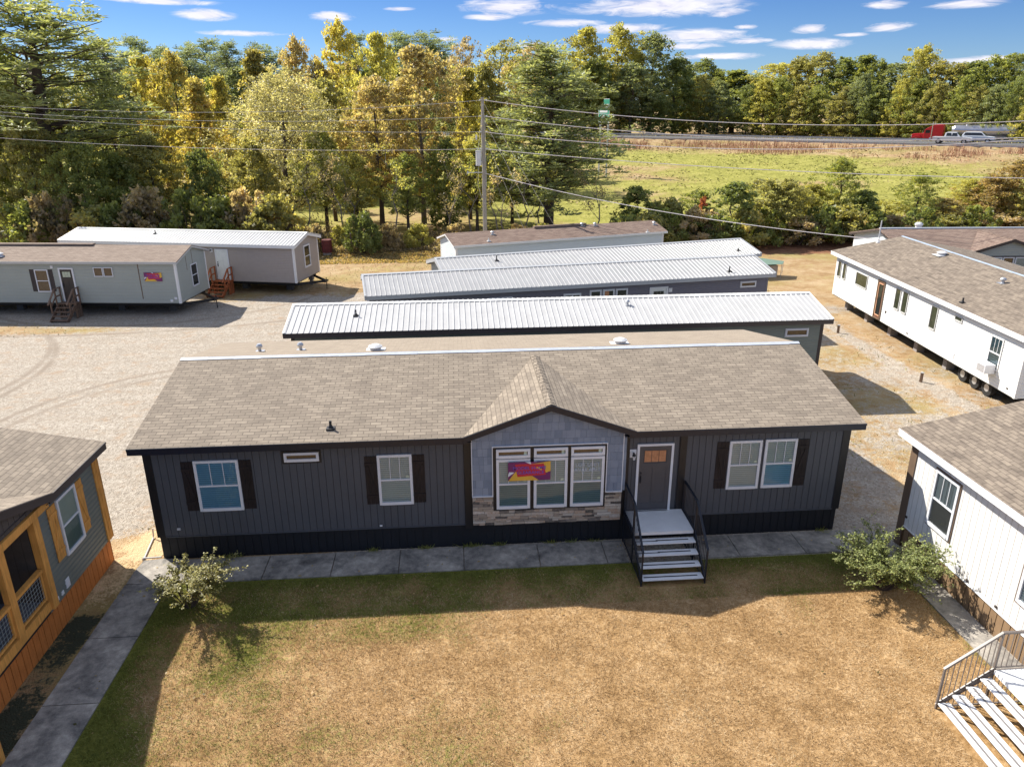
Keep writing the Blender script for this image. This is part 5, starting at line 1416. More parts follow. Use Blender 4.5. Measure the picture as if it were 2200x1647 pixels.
TREES = []
def tree(pk, x, y, h, w, leaf, label, group=None, bark='bark', cat='tree', name='tree', rot=None, sink=0.):
    me_c, me_t, H = PROTO[pk]; s = h/H; rot = rot if rot is not None else random.random()*6.28
    z = gz(x, y)-sink
    T = thing(name, label, cat, (x, y, z), rot, group)
    for RN, me, mat in (('trunk', me_t, bark), ('crown', me_c, leaf)):
        o = bpy.data.objects.new(RN, me); COL.objects.link(o); o.parent = T; o.scale = (s*w, s*w, s)
        o.material_slots[0].link = 'OBJECT'; o.material_slots[0].material = M[leaf if RN == 'crown' else bark]
    return T
def tree_px(pk, px, top, Y, wpx, leaf, label, **kw):
    """place by where it stands: Y metres back, bearing of px, top at row `top`"""
    P = at_y(px, 330, Y); x = P[0]; d = (np.array([x, Y, 8.])-CAM)@FX
    zt = at_y(px, top, Y)[2]; z0 = gz(x, Y); h = zt-z0
    H = PROTO[pk][2]; me = PROTO[pk][0]
    base_w = PW[pk]*h/H; want = wpx/F_PX*d
    return tree(pk, x, Y, h, want/base_w, leaf, label, **kw)
PW = {}
for k, (me, _, H) in PROTO.items():
    a = np.empty(len(me.vertices)*3, np.float32); me.vertices.foreach_get('co', a); a = a.reshape(-1, 3)
    PW[k] = float(np.percentile(a[:, 0], 98)-np.percentile(a[:, 0], 2)); top_ = float(np.percentile(a[:, 2], 99.8)); PROTO[k] = (me, PROTO[k][1], top_)
random.seed(21)
# --- front row, left to right
G1 = 'autumn trees along the back of the lot'
front = [
 ('pine_a', 112, -12, 57, 330, 'needle', 'towering pine with open layered branches at the far left, tallest tree in the picture', 'pine_tree', 'pine tree'),
 ('vine', 25, 60, 60, 190, 'leaf_mid', 'green leafy tree filling the left edge behind the towering pine', 'tree', 'tree'),
 ('full_a', 165, 300, 50, 170, 'leaf_mid', 'low green tree below the towering pine, behind the white-roofed tan home', 'tree', 'tree'),
 ('oval_b', 255, 135, 66, 150, 'leaf_bluegreen', 'grey-green tree just right of the towering pine', 'tree', 'tree'),
 ('oval_a', 330, 118, 76, 95, 'leaf_yellow', 'yellow-green tree rising right of the towering pine, left one of the yellow pair', 'tree', 'tree'),
 ('oval_c', 395, 112, 74, 120, 'leaf_gold', 'golden orange tree with a ragged top, left of centre', 'tree', 'tree'),
 ('cone_a', 440, 170, 64, 100, 'leaf_gold', 'narrow orange-gold tree in front of dark pines, left of centre', 'tree', 'tree'),
 ('cone_a', 488, 165, 75, 70, 'leaf_yellow', 'slim bright yellow tree beside the silvery oak', 'tree', 'tree'),
 ('full_b', 318, 290, 55, 150, 'leaf_olive', 'olive green tree standing low under the golden trees', 'tree', 'tree'),
 ('full_a', 428, 320, 52, 130, 'leaf_dark', 'dark low tree left of the silvery oak', 'tree', 'tree'),
 ('cone_a', 568, 108, 84, 90, 'leaf_gold', 'orange spire-shaped tree behind the silvery oak', 'tree', 'tree'),
 ('spray_a', 610, 150, 58, 270, 'leaf_silver', 'big silvery olive oak with fine sprays, left of centre', 'oak_tree', 'oak tree'),
 ('oval_c', 655, 80, 92, 100, 'leaf_orange', 'tan-orange tree top above the silvery oak', 'tree', 'tree'),
 ('oval_c', 745, 42, 90, 110, 'leaf_yellow', 'tall yellow-topped tree standing above its neighbours left of the utility pole', 'tree', 'tree'),
 ('oval_a', 710, 170, 66, 130, 'leaf_olive', 'olive tree between the silvery oak and the tan-orange trees', 'tree', 'tree'),
 ('oval_a', 822, 72, 82, 110, 'leaf_ygreen', 'bright yellow-green tree behind the pale orange trees', 'tree', 'tree'),
 ('oval_c', 812, 165, 60, 165, 'leaf_orange', 'tan and orange tree with a bare lower trunk, left of the pale orange one', 'tree', 'tree'),
 ('oval_a', 905, 102, 63, 180, 'leaf_orange', 'large pale orange tree with a tall straight trunk, left of the utility pole', 'tree', 'tree'),
 ('cone_a', 1008, 148, 66, 78, 'leaf_yellow', 'narrow bright yellow tree just left of the utility pole', 'tree', 'tree'),
 ('sparse_a', 1075, 85, 90, 110, 'leaf_olive', 'thin-crowned grey tree with tangled branches right of the pole top', 'tree', 'tree'),
 ('sparse_a', 1000, 80, 96, 80, 'leaf_brown', 'sparse brownish tree behind the narrow yellow tree', 'tree', 'tree'),
 ('sparse_a', 1135, 95, 170, 90, 'leaf_brown', 'bare-looking tan tree between the tangled tree and the bushy pine', 'tree', 'tree'),
 ('pine_full', 1180, 96, 56, 285, 'needle', 'broad bushy pine right of the utility pole, the fullest pine', 'pine_tree', 'pine tree'),
 ('oval_a', 1252, 60, 190, 105, 'leaf_ygreen', 'tall yellow-green tree rising behind the bushy pine', 'tree', 'tree'),
 ('oval_b', 1322, 54, 195, 130, 'leaf_ygreen', 'highest yellow-olive tree right of the bushy pine', 'tree', 'tree'),
 ('oval_b', 1392, 70, 198, 130, 'leaf_bluegreen', 'grey-green tree at the right end of the tall clump', 'tree', 'tree'),
 ('full_b', 1440, 125, 196, 110, 'leaf_dark', 'dark green tree stepping down at the right end of the tall clump', 'tree', 'tree'),
 ('full_b', 1330, 150, 192, 130, 'leaf_olive', 'olive tree half hidden behind the bushy pine', 'tree', 'tree'),
 ('full_a', 1395, 190, 186, 110, 'leaf_dark', 'low dark tree above the shaded slope beside the green highway sign', 'tree', 'tree'),
 ('full_a', 955, 300, 57, 120, 'leaf_mid', 'mid green small tree left of the utility pole foot', 'tree', 'tree'),
 ('oval_c', 1022, 290, 55, 110, 'leaf_ygreen', 'light green small tree right behind the utility pole', 'tree', 'tree'),
 ('oval_c', 690, 280, 58, 130, 'leaf_mid', 'green tree with a bare trunk below the olive tree', 'tree', 'tree'),
 ('oval_c', 760, 330, 55, 100, 'leaf_ygreen', 'sunlit light green sapling-like tree between two dark trunks', 'tree', 'tree'),
 ('oval_c', 870, 330, 54, 110, 'leaf_mid', 'short green tree in front of the pale orange tree', 'tree', 'tree'),
 ('oval_c', 1100, 320, 62, 110, 'leaf_mid', 'green tree in the shade left of the bushy pine trunk', 'tree', 'tree'),
 ('full_a', 60, 250, 52, 170, 'leaf_olive', 'bushy olive tree under the left edge tree', 'tree', 'tree'),
 ('full_b', 540, 300, 54, 120, 'leaf_olive', 'olive undergrowth tree at the left foot of the silvery oak', 'tree', 'tree'),
 ('full_b', 240, 330, 53, 140, 'leaf_mid', 'mid green tree behind the left end of the white metal roof', 'tree', 'tree'),
]
proto('vine', 17, 18, vine_tower)
me = PROTO['vine'][0]; a = np.empty(len(me.vertices)*3, np.float32); me.vertices.foreach_get('co', a); a = a.reshape(-1, 3)
PW['vine'] = float(np.percentile(a[:, 0], 98)-np.percentile(a[:, 0], 2)); PROTO['vine'] = (me, PROTO['vine'][1], float(np.percentile(a[:, 2], 99.8)))
for pk, px, top, Y, wpx, leaf, label, nme, cat in front:
    tree_px(pk, px, top, Y, wpx, leaf, label, group=G1, name=nme, cat=cat, bark='bark_grey' if px in (905, 1190) else 'bark')
ORD = ['first', 'second', 'third', 'fourth', 'fifth', 'sixth', 'seventh', 'eighth', 'ninth', 'tenth', 'eleventh', 'twelfth', 'thirteenth', 'fourteenth', 'fifteenth', 'sixteenth', 'seventeenth', 'eighteenth', 'nineteenth', 'twentieth', 'twenty-first', 'twenty-second', 'twenty-third', 'twenty-fourth', 'twenty-fifth', 'twenty-sixth', 'twenty-seventh', 'twenty-eighth']
for i, (px, Y, pk) in enumerate(((-90, 60, 'full_a'), (-200, 62, 'oval_b'), (-320, 60, 'full_b'), (-450, 66, 'full_a'))):
    tree_px(pk, px, 90, Y, 230, ('leaf_mid', 'leaf_olive')[i % 2], 'leafy tree of the wood beyond the left edge of the picture', group='trees past the left edge')
for i, (px, top, w) in enumerate([(262, 82, 90), (318, 78, 90), (372, 100, 80), (432, 98, 80), (472, 84, 85), (512, 90, 85), (590, 96, 80), (780, 75, 80), (862, 68, 90), (925, 72, 110), (1160, 95, 60)]):
    tree_px('pine_b' if i % 3 else 'pine_a', px, top, 104+(i*7) % 16 if px < 1000 else 180, w*1.25, 'needle_blue', 'distant skyline pine, %s from the left of the far pine row' % ORD[i], group='far pines on the skyline', name='pine_tree', cat='pine tree')
back = [(5, 110), (55, 120), (105, 130), (160, 150), (210, 150), (285, 150), (350, 160), (410, 150), (465, 165), (530, 140), (590, 150), (640, 130), (700, 120), (760, 130), (800, 140), (860, 130), (930, 125), (985, 135), (1045, 130), (1100, 125), (1150, 150), (1205, 140), (1270, 120), (1350, 130)]
lv = ['leaf_mid', 'leaf_olive', 'leaf_dark', 'leaf_ygreen', 'leaf_brown', 'leaf_bluegreen', 'leaf_orange']
cn = dict(leaf_mid='mid green', leaf_olive='olive', leaf_dark='dark green', leaf_ygreen='yellow-green', leaf_brown='dull brown', leaf_bluegreen='grey-green', leaf_orange='tan-orange')
for i, (px, top) in enumerate(back):
    lf = lv[(i*5+2) % 7]
    tree_px(('oval_b', 'oval_a', 'full_b', 'oval_c')[i % 4], px, top+6, 90+(i*11) % 22 if px < 1110 else 184, 105 if px < 1110 else 120, lf, '%s tree in the wood, %s from the left of its middle row' % (cn[lf], ORD[i]), group='trees of the middle row in the wood')
# --- tree line beyond the highway, right
far = [(1462, 140, 50), (1500, 132, 55), (1528, 150, 50), (1566, 145, 60), (1612, 152, 60), (1655, 130, 60), (1700, 124, 60), (1742, 118, 65), (1790, 124, 60), (1832, 122, 60), (1868, 132, 55), (1905, 130, 60), (1950, 98, 75), (1992, 130, 60), (2030, 138, 60), (2066, 126, 60), (2104, 118, 60), (2142, 114, 60), (2182, 124, 60), (2225, 120, 70), (2270, 128, 70)]
lvf = ['leaf_mid', 'leaf_olive', 'leaf_ygreen', 'leaf_mid', 'leaf_dark', 'leaf_olive', 'leaf_bluegreen']
for i, (px, top, w) in enumerate(far):
    lf = lvf[(i*3+1) % 7]; Pm = at_z(px, 268, 4.6); Y = 215-(px-1460)*.10
    tree_px(('full_a', 'oval_c', 'full_b', 'cone_a', 'oval_b', 'vase_a')[i % 6], px, top+random.uniform(-6, 8), Y, w*random.uniform(1.3, 1.9), lf, '%s rounded tree beyond the highway, %s from the left along the top row' % (cn.get(lf, 'green'), ORD[i]), group='tree line beyond the highway')
for i in range(20):
    px = 1465+i*41+random.uniform(-12, 12); lf = lvf[(i*5+3) % 7]; Y = 200-(px-1460)*.10
    tree_px(('full_b', 'full_a')[i % 2], px, 172+random.uniform(-14, 22), Y, 78, lf, '%s low tree beyond the highway, %s from the left of the front row' % (cn.get(lf, 'green'), ORD[i]), group='lower trees beyond the highway')
for i in range(13):
    px = 1690+i*40+random.uniform(-8, 8); tree_px('shrub_b', px, 262+random.uniform(-4, 8), 183-(px-1690)*.085, 62, 'leaf_ygreen', 'light green roadside bush behind the far carriageway, %s from the left' % ORD[i], group='roadside bushes', cat='bush', name='bush')
# --- shrubs and young trees along the foot of the embankment
sh = [('young_a', 1375, 400, 50, 90, 'leaf_mid'), ('shrub_a', 1440, 425, 50, 100, 'leaf_olive'), ('young_b', 1510, 410, 52, 90, 'leaf_mid'), ('young_a', 1585, 392, 47, 110, 'leaf_dark'), ('young_b', 1650, 385, 49, 110, 'leaf_olive'),
      ('full_a', 1705, 385, 48, 120, 'leaf_olive'), ('full_b', 1760, 395, 50, 110, 'leaf_ygreen'), ('oval_c', 1815, 340, 50, 110, 'leaf_mid'), ('young_a', 1870, 410, 48, 90, 'leaf_dark'), ('young_b', 1925, 430, 50, 90, 'leaf_ygreen'),
      ('oval_c', 1992, 372, 50, 95, 'leaf_mid'), ('full_b', 2050, 425, 50, 110, 'leaf_orange'), ('full_a', 2100, 385, 52, 110, 'leaf_ygreen'), ('full_b', 2150, 375, 50, 120, 'leaf_rust'), ('full_a', 2200, 345, 50, 130, 'leaf_rust'), ('full_a', 2250, 350, 48, 130, 'leaf_olive')]
cn.update(leaf_rust='rust brown', leaf_silver='silvery', leaf_gold='gold', leaf_red='red')
for i, (pk, px, top, Y, w, lf) in enumerate(sh):
    tree_px(pk, px, top, Y, w, lf, '%s young tree at the foot of the grass slope, %s from the left' % (cn[lf], ORD[i]), group='young trees at the foot of the slope')
for i in range(16):
    px = 1340+i*56+random.uniform(-14, 14); lf = ('leaf_dark', 'leaf_olive', 'leaf_mid', 'leaf_brown')[i % 4]
    tree_px('shrub_a' if i % 2 else 'shrub_b', px, 455+random.uniform(-15, 12), 46+random.uniform(-.6, 1), 95, lf, '%s low bush in front of the young trees, %s from the left' % (cn[lf], ORD[i]), group='low bushes at the foot of the slope', cat='bush', name='bush')
tree_px('shrub_a', 1520, 424, 47.5, 30, 'leaf_red', 'small red-leaved bush among green bushes, right of the white-roofed rows', cat='bush', name='bush')
tree_px('shrub_a', 768, 455, 46, 75, 'leaf_dark', 'dark juniper bush left of the two tall trunks, at the lot edge', cat='bush', name='bush')
ub = 0
for i in range(17):
    px = 20+i*72+random.uniform(-18, 18); lf = ('leaf_mid', 'leaf_brown', 'leaf_olive', 'leaf_dark', 'leaf_brown', 'leaf_mid')[i % 6] if px < 640 else ('leaf_ygreen', 'leaf_brown')[i % 2]
    if 1020 < px < 1060 or 740 < px < 800: continue
    ub += 1
    tree_px('shrub_b' if i % 2 else 'shrub_a', px, 425+random.uniform(-25, 25) if px < 640 else 480, 47+random.uniform(-1, 1.5), 130 if px < 640 else 60, lf, '%s underbrush bush below the wood, %s from the left' % (cn[lf], ORD[ub-1]), group='underbrush bushes below the wood', cat='bush', name='bush')
# slender saplings standing in the sunlit gaps
def sapling(px, Y, h, i):
    P = at_y(px, 430, Y); rs = np.random.RandomState(100+i); mb = MB(); x, y = P[0], Y; z = gz(x, y)
    T = thing('sapling', 'thin bare-stemmed sapling in the wood edge, %s from the left' % ORD[i], 'sapling', (x, y, z), 0, 'thin saplings in the wood edge')
    p = [(0, 0, -.2)]+[(rs.randn()*.12*k, rs.randn()*.1*k, h*k/5) for k in range(1, 6)]
    mb.tube(p, [.09, .08, .065, .05, .03, .01], 6, False); tips = []
    for k in range(8):
        q = np.array(p[2+k % 4]); th = rs.rand()*6.28; e_ = q+np.array([math.cos(th)*1.1, math.sin(th)*1.1, .9+rs.rand()]); limb_mesh(mb, q, e_, .03, .006, rs, n=3, sides=4); tips.append(e_)
    mb.build('trunk', 'bark_grey', T, smooth=True)
    V, v = leaf_cloud(rs, np.array(tips), np.full((8, 3), .55), 60, .16, .1); o = bpy.data.objects.new('crown', tri_mesh('crown', V, v, ('leaf_ygreen', 'leaf_brown', 'leaf_mid')[i % 3], 4)); COL.objects.link(o); o.parent = T
for i, (px, Y, h) in enumerate([(655, 50, 6), (725, 49, 6), (750, 53, 5), (850, 50, 7), (968, 49, 6), (1010, 51, 6), (1062, 50, 6), (1085, 48, 5), (1130, 50, 6), (1160, 52, 6), (1280, 50, 5)]): sapling(px, Y, h, i)

# --- brush: uncountable thicket under the trees, dry weeds, tufts on the slope
rs = np.random.RandomState(5)
def scatter_leaves(name, label, x, y, h, L, W, mat, up, seed, cat='brush', vv=None):
    rs = np.random.RandomState(seed); N = len(x); z = ground_z(x, y)+rs.rand(N)*h
    a = rand_dirs(rs, N); a[:, 2] = np.abs(a[:, 2])+up; a /= np.linalg.norm(a, axis=1)[:, None]
    b_ = np.cross(a, rand_dirs(rs, N)); b_ /= np.linalg.norm(b_, axis=1)[:, None]+1e-6; s = .6+.8*rs.rand(N, 1)
    me = tri_mesh(name, quads(np.stack([x, y, z], -1), a*L*s*.5, b_*W*s*.5), rs.rand(N) if vv is None else vv, mat, 4)
    o = bpy.data.objects.new(name, me); COL.objects.link(o); tag(o, label, cat, kind='stuff'); return o
N = 90000; x = rs.uniform(-48, 20, N); y = 45.5+rs.rand(N)**1.3*9+vnoise(x, x*0, 2.5, 7)*1.5-1.0*(x > -2)*0
hh = (.25+2.2*vnoise(x, y, 2.2, 8)**1.5)*np.where(x < -3, 1.25, .28)
scatter_leaves('brush', 'brown and grey thicket of dry brush under the trees at left', x, y, hh, .22, .07, 'leaf_brown', .5, 6)
N = 60000; x = rs.uniform(20, 75, N); y = 45.5+(x-20)*.05+rs.rand(N)*5; scatter_leaves('brush', 'dark tangled brush at the foot of the grass slope', x, y, .3+1.6*vnoise(x, y, 1.9, 9), .2, .08, 'leaf_olive', .5, 7)
N = 26000; x = rs.uniform(-4, 13, N); y = 41.5+rs.rand(N)*8; scatter_leaves('leaf_litter', 'reddish brown fallen leaves below the trees by the pole', x, y, .06, .13, .09, 'leaf_rust', 0, 8, 'fallen leaves')
# slope grass tufts
N = 70000; i_ = rs.randint(6, len(Rl)-2, N*2); 
t_ = rs.rand(N*2); off = -4-rs.rand(N*2)**1.2*68; bp_ = Rl[i_]*(1-t_)[:, None]+Rl[i_+1]*t_[:, None]+(RN[i_])*off[:, None]
k = (bp_[:, 0] > 20) & (bp_[:, 0] < 135) & (bp_[:, 1] > 46) & (bp_[:, 1] < 175); bp_, off = bp_[k][:N], off[k][:N]
x, y = bp_[:, 0], bp_[:, 1]; rr = vnoise(x, y, 7, 31)*.6+vnoise(x, y, 2, 32)*.4
M['slope_grass'] = m_attr('slope_grass_blades', [(0, (.13, .135, .03)), (.35, (.24, .235, .06)), (.6, (.36, .33, .10)), (.85, (.44, .34, .16)), (1, (.45, .27, .13))], .8)
vv = np.clip((rr-.5)*1.5+.38+(rs.rand(len(x))-.5)*.4+.35*(vnoise(x, y, 14, 77)-.5)+.35*smooth(-20, -6, off), 0, 1)
hh = .05+.24*rr*rs.rand(len(x))*(vnoise(x, y, 3., 91) > .4)
me = tri_mesh('slope_grass', blades(x, y, ground_z(x, y)-.02, hh, .16, 1.6, rs), vv, 'slope_grass'); o = bpy.data.objects.new('slope_grass', me); COL.objects.link(o); tag(o, 'tufted yellow-green grass covering the embankment', 'grass', kind='stuff')
N = 42000; i_ = rs.randint(6, len(Rl)-2, N*2); t_ = rs.rand(N*2); off = -2.0-rs.rand(N*2)**1.3*14; bp_ = Rl[i_]*(1-t_)[:, None]+Rl[i_+1]*t_[:, None]+RN[i_]*off[:, None]
nz = vnoise(bp_[:, 0], bp_[:, 1], 5.5, 41); k = (bp_[:, 0] > 25) & (bp_[:, 0] < 130) & (nz*.6+vnoise(bp_[:, 0], bp_[:, 1], 1.7, 43)*.4 > .46+.022*(-off)-.20*(bp_[:, 0] < 72)+.10*(bp_[:, 0] > 95)); bp_ = bp_[k][:N]; off = off[k][:N]; x, y = bp_[:, 0], bp_[:, 1]
M['dry_weed'] = m_attr('dry_red_weed', [(0, (.20, .09, .05)), (.5, (.40, .20, .12)), (1, (.60, .38, .26))], .85)
me = tri_mesh('dry_weeds', blades(x, y, ground_z(x, y)-.02, .35+1.0*rs.rand(len(x)), .035, .25, rs), rs.rand(len(x)), 'dry_weed'); o = bpy.data.objects.new('dry_weeds', me); COL.objects.link(o); tag(o, 'tall pinkish dry weeds lining the highway shoulder', 'weeds', kind='stuff')
N = 34000; i_ = rs.randint(6, len(Rl)-2, N); t_ = rs.rand(N); off = 10.6+rs.rand(N)*16; bp_ = Rl[i_]*(1-t_)[:, None]+Rl[i_+1]*t_[:, None]+RN[i_]*off[:, None]
k = (bp_[:, 0] > 20) & (bp_[:, 0] < 150); x, y = bp_[k, 0], bp_[k, 1]
me = tri_mesh('median_grass', blades(x, y, ground_z(x, y)-.02, .35+.75*rs.rand(len(x))*vnoise(x, y, 4, 61), .09, .3, rs), np.clip(.25+.6*vnoise(x, y, 5, 62)+.2*rs.rand(len(x)), 0, 1), 'slope_grass'); o = bpy.data.objects.new('median_grass', me); COL.objects.link(o); tag(o, 'tall yellowish grass between the two carriageways', 'grass', kind='stuff')
# weeds on the lot edges
N = 16000; x = rs.uniform(-24, 32, N); y = rs.uniform(1, 42, N)
k = ((x > 20) & (x < 31) & (vnoise(x, y, 1.2, 51) > .42)) | ((y > 31) & (x > -4) & (x < 8)) | ((x < -13) & (y > 22.6) & (y < 25.4)) | ((x > -1.2) & (x < .1) & (y < 7)); x, y = x[k], y[k]
me = tri_mesh('weeds', blades(x, y, np.zeros(len(x)), .05+.08*rs.rand(len(x)), .02, .7, rs), np.clip(rs.rand(len(x))*.9, 0, 1), 'slope_grass'); o = bpy.data.objects.new('weeds', me); COL.objects.link(o); tag(o, 'low weeds and dry grass tufts scattered over the gravel lot', 'weeds', kind='stuff')

# --- two garden shrubs (arching stems set with small leaves)
M['leaf_garden'] = m_leaf('garden_leaf', (.120, .115, .042), (.36, .32, .15), .3)
M['leaf_garden2'] = m_leaf('garden_leaf_green', (.085, .10, .034), (.27, .28, .11), .3)
def garden_shrub(label, x, y, stems, reach, height, leaf, seed, per=52, Lf=.045, bias=(0, 0)):
    rs = np.random.RandomState(seed); T = thing('garden_shrub', label, 'shrub', (x, y, 0), 0); mb = MB(); C = []; D = []
    for i in range(stems):
        th = rs.rand()*6.283; R = reach*(.25+.75*rs.rand()); hz = height*(.45+.55*rs.rand())
        tipxy = np.array([math.cos(th)*R+bias[0]*hz, math.sin(th)*R+bias[1]*hz]); pts = []
        for k in range(9):
            t = k/8; z = hz*math.sin(PI*min(1, t*.62+.0))*1.08; pts.append(np.array([tipxy[0]*t**.9+math.cos(th)*.10, tipxy[1]*t**.9+math.sin(th)*.10, z])+rs.randn(3)*.025*t)
        mb.tube([tuple(p) for p in pts], [.012*(1-k/10)+.002 for k in range(9)], 5, False)
        subs = [pts]
        for j in range(6):
            k = 3+j % 5; q = pts[k]; e_ = q+np.array([tipxy[0]*.25, tipxy[1]*.25, .10])+rs.randn(3)*np.array([.17, .17, .07]); sp = [q+(e_-q)*u for u in (0, .33, .66, 1)]
            mb.tube([tuple(p) for p in sp], [.005, .004, .003, .002], 4, False); subs.append(sp)
        for sp in subs:
            m_ = len(sp)
            for u in np.linspace(.25 if m_ > 5 else 0, .999, per if m_ > 5 else per//2):
                a_ = u*(m_-1); ii = int(a_); p = sp[ii]+(sp[min(ii+1, m_-1)]-sp[ii])*(a_-ii); C.append(p+rs.randn(3)*.026)
    C = np.array(C); N = len(C); a = rand_dirs(rs, N); a[:, 2] = a[:, 2]*.45+.15; a /= np.linalg.norm(a, axis=1)[:, None]
    b_ = np.cross(a, np.array([0, 0, 1.])+rs.randn(N, 3)*.35); b_ /= np.linalg.norm(b_, axis=1)[:, None]+1e-6; s = .7+.6*rs.rand(N, 1)
    mb.build('stems', 'bark', T)
    o = bpy.data.objects.new('foliage', tri_mesh('foliage', quads(C+a*Lf*.4, a*Lf*s*.6, b_*Lf*s*.42), rs.rand(N), leaf, 4)); COL.objects.link(o); o.parent = T
garden_shrub('small leggy shrub with pale leaves at the left corner of the lawn', 1.66, -2.15, 30, .92, 1.35, 'leaf_garden', 3, bias=(.25, -.22))
garden_shrub('wide arching green shrub at the right corner of the lawn', 19.18, -2.85, 90, 1.30, 1.2, 'leaf_garden2', 4)

# fallen leaves strewn over the lawn and paths
rs = np.random.RandomState(77); N = 900; x = rs.uniform(-.6, 20, N); y = -rs.rand(N)*9
k = (rs.rand(N) < .25+.75*np.exp(-np.minimum(np.abs(y+1.2), np.abs(x-1.6))/.5)); x, y = x[k], y[k]; N = len(x)
a = rand_dirs(rs, N); a[:, 2] *= .25; b_ = np.cross(a, np.array([0, 0, 1.])+rs.randn(N, 3)*.25); b_ /= np.linalg.norm(b_, axis=1)[:, None]; s_ = .6+.8*rs.rand(N, 1)
o = bpy.data.objects.new('fallen_leaves', tri_mesh('fallen_leaves', quads(np.stack([x, y, np.full(N, .055)], -1), a*.035*s_, b_*.022*s_), rs.rand(N), 'leaf_rust', 4)); COL.objects.link(o); tag(o, 'small brown leaves strewn over the lawn and walks', 'leaves', kind='stuff')

rs = np.random.RandomState(9); cx_ = np.array([1.9, 2.2, 6.0, 7.4, 8.6, 8.8, 9.5, 11.0, 11.6, 12.2, 18.9]); N = 900; q_ = rs.randint(0, len(cx_), N); x = cx_[q_]+rs.randn(N)*.10; y = -.085+rs.randn(N)*.025
o = bpy.data.objects.new('weeds', tri_mesh('weeds', blades(x, y, np.full(N, .0), .04+.13*rs.rand(N), .012, .8, rs), rs.rand(N), 'leaf_mid')); COL.objects.link(o); tag(o, 'small green weeds sprouting between the front walk and the black skirting', 'weeds', kind='stuff')
# ================================================================== UTILITY POLE AND LINES
PX_, PY_ = at_y(1041, 400, 40.)[0], 40.
pole = thing('utility_pole', 'tall grey wooden utility pole rising behind the red-brown roof', 'utility pole', (PX_, PY_, 0))
mb = MB(); mb.tube([(0, 0, -.2), (-.02, 0, 6), (-.06, 0, 12.35)], [.175, .145, .105], 12); mb.build('shaft', 'pole_wood', pole, smooth=False)
mb = MB(); mb.tube([(-.42, -.1, 7.55), (-.42, -.1, 8.55)], .21, 14); mb.tube([(-.42, -.1, 8.56), (-.42, -.1, 8.62)], .225, 14); mb.bar((-.22, -.05, 8.3), (-.05, 0, 8.3), .06, .06); mb.bar((-.22, -.05, 7.8), (-.05, 0, 7.8), .06, .06)
tr = mb.build('transformer', 'vent_white', pole)
mb = MB()
for a in (-.5, -.34): mb.tube([(a, -.1, 8.6), (a, -.1, 8.85)], .03, 6)
mb.build('bushing', 'steel', tr)
mb = MB()
for z in (12.15, 11.05, 9.95, 8.75):
    for s in (-1, 1): mb.tube([(-.05, 0, z), (s*.28, -.02, z)], .022, 6); mb.tube([(s*.24, -.02, z-.04), (s*.24, -.02, z+.06)], .045, 8)
mb.build('insulator', 'vent_white', pole)
mb = MB(); mb.bar((-1.25, 0, 7.05), (0, 0, 7.05), .05, .05); mb.bar((-1.25, 0, 6.95), (-1.25, 0, 7.15), .10, .03); mb.build('guy_strut', 'steel', pole)
mb = MB(); mb.tube([(-.05, -.12, 11.9), (-.32, -.12, 9.6), (-.42, -.12, 8.85)], .012, 5); mb.tube([(-.1, -.15, 11.0), (-.22, -.15, 9.0), (-.12, -.15, 7.2)], .012, 5); mb.tube([(-.42, -.12, 7.5), (-.5, -.12, 6.2), (-.2, -.12, 5.)], .010, 5); mb.tube([(.10, -.12, 11.), (.14, -.14, 6.)], .012, 5)
mb.box(-.62, -.50, -.2, -.1, 9.4, 9.75)
mb.build('drop_wires', 'wire_grey', pole)
# lines: each hangs in the vertical plane from this pole to the next one out of the picture
def plane_hit(px, py, A, B):
    d = ray(px, py); t_ = np.array([B[0]-A[0], B[1]-A[1]]); L = np.linalg.norm(t_); t_ /= L; n = np.array([-t_[1], t_[0], 0])
    A3 = np.array([A[0], A[1], 0.]); t = ((A3-CAM)@n)/(d@n); q = CAM+t*d; return float((q[:2]-A3[:2])@t_), q[2], L, t_
def line(label, B, pts, z0, r, mat='wire', ext=1.05, grp='overhead power lines'):
    A = (PX_, PY_); S = [0.]; Z = [z0]; 
    for px, py in pts: s, z, L, t_ = plane_hit(px, py, A, B); S.append(s); Z.append(z)
    deg = 2
    w = np.array([6.]+[1.]*len(pts)); c = np.polyfit(S, Z, deg, w=w)
    mb = MB(); P = []
    n = 48
    for i in range(n+1):
        s = L*ext*i/n; P.append((A[0]+t_[0]*s, A[1]+t_[1]*s, float(np.polyval(c, s))))
    P = [(p[0], p[1], p[2]) for p in P]
    o = thing('power_line', label, 'power line', (0, 0, 0), 0, grp); mb.tube(P, r, 6); mb.build('cable', mat, o)
BR = (58., 22.); BL = (-46., 44.)
line('uppermost power line running right from the pole', BR, [(1300, 250), (1460, 257), (1830, 266), (2200, 261.7)], 12.15, .024)
line('second highest power line running right from the pole', BR, [(1340, 283), (1500, 292), (1931, 299), (2200, 297.7)], 11.05, .024)
line('third highest power line running right from the pole', BR, [(1250, 306), (1460, 318), (1763, 318), (2200, 301)], 9.95, .024)
line('fourth power line running right from the pole, lowest of the four', BR, [(1300, 342), (1460, 355), (1796, 371.7), (2200, 382.8)], 8.75, .024)
line('uppermost power line running left from the pole', BL, [(740, 236), (471, 240.5), (235, 238.8), (0, 228)], 12.15, .013, 'wire_grey')
line('second highest power line running left from the pole', BL, [(740, 259), (303, 257), (0, 240.5)], 11.05, .013, 'wire_grey')
line('third highest power line running left from the pole', BL, [(740, 281), (504, 279), (303, 269), (0, 248)], 9.95, .013, 'wire_grey')
line('lowest power line running left from the pole', BL, [(740, 322), (303, 314.5), (0, 296)], 8.75, .015, 'wire')
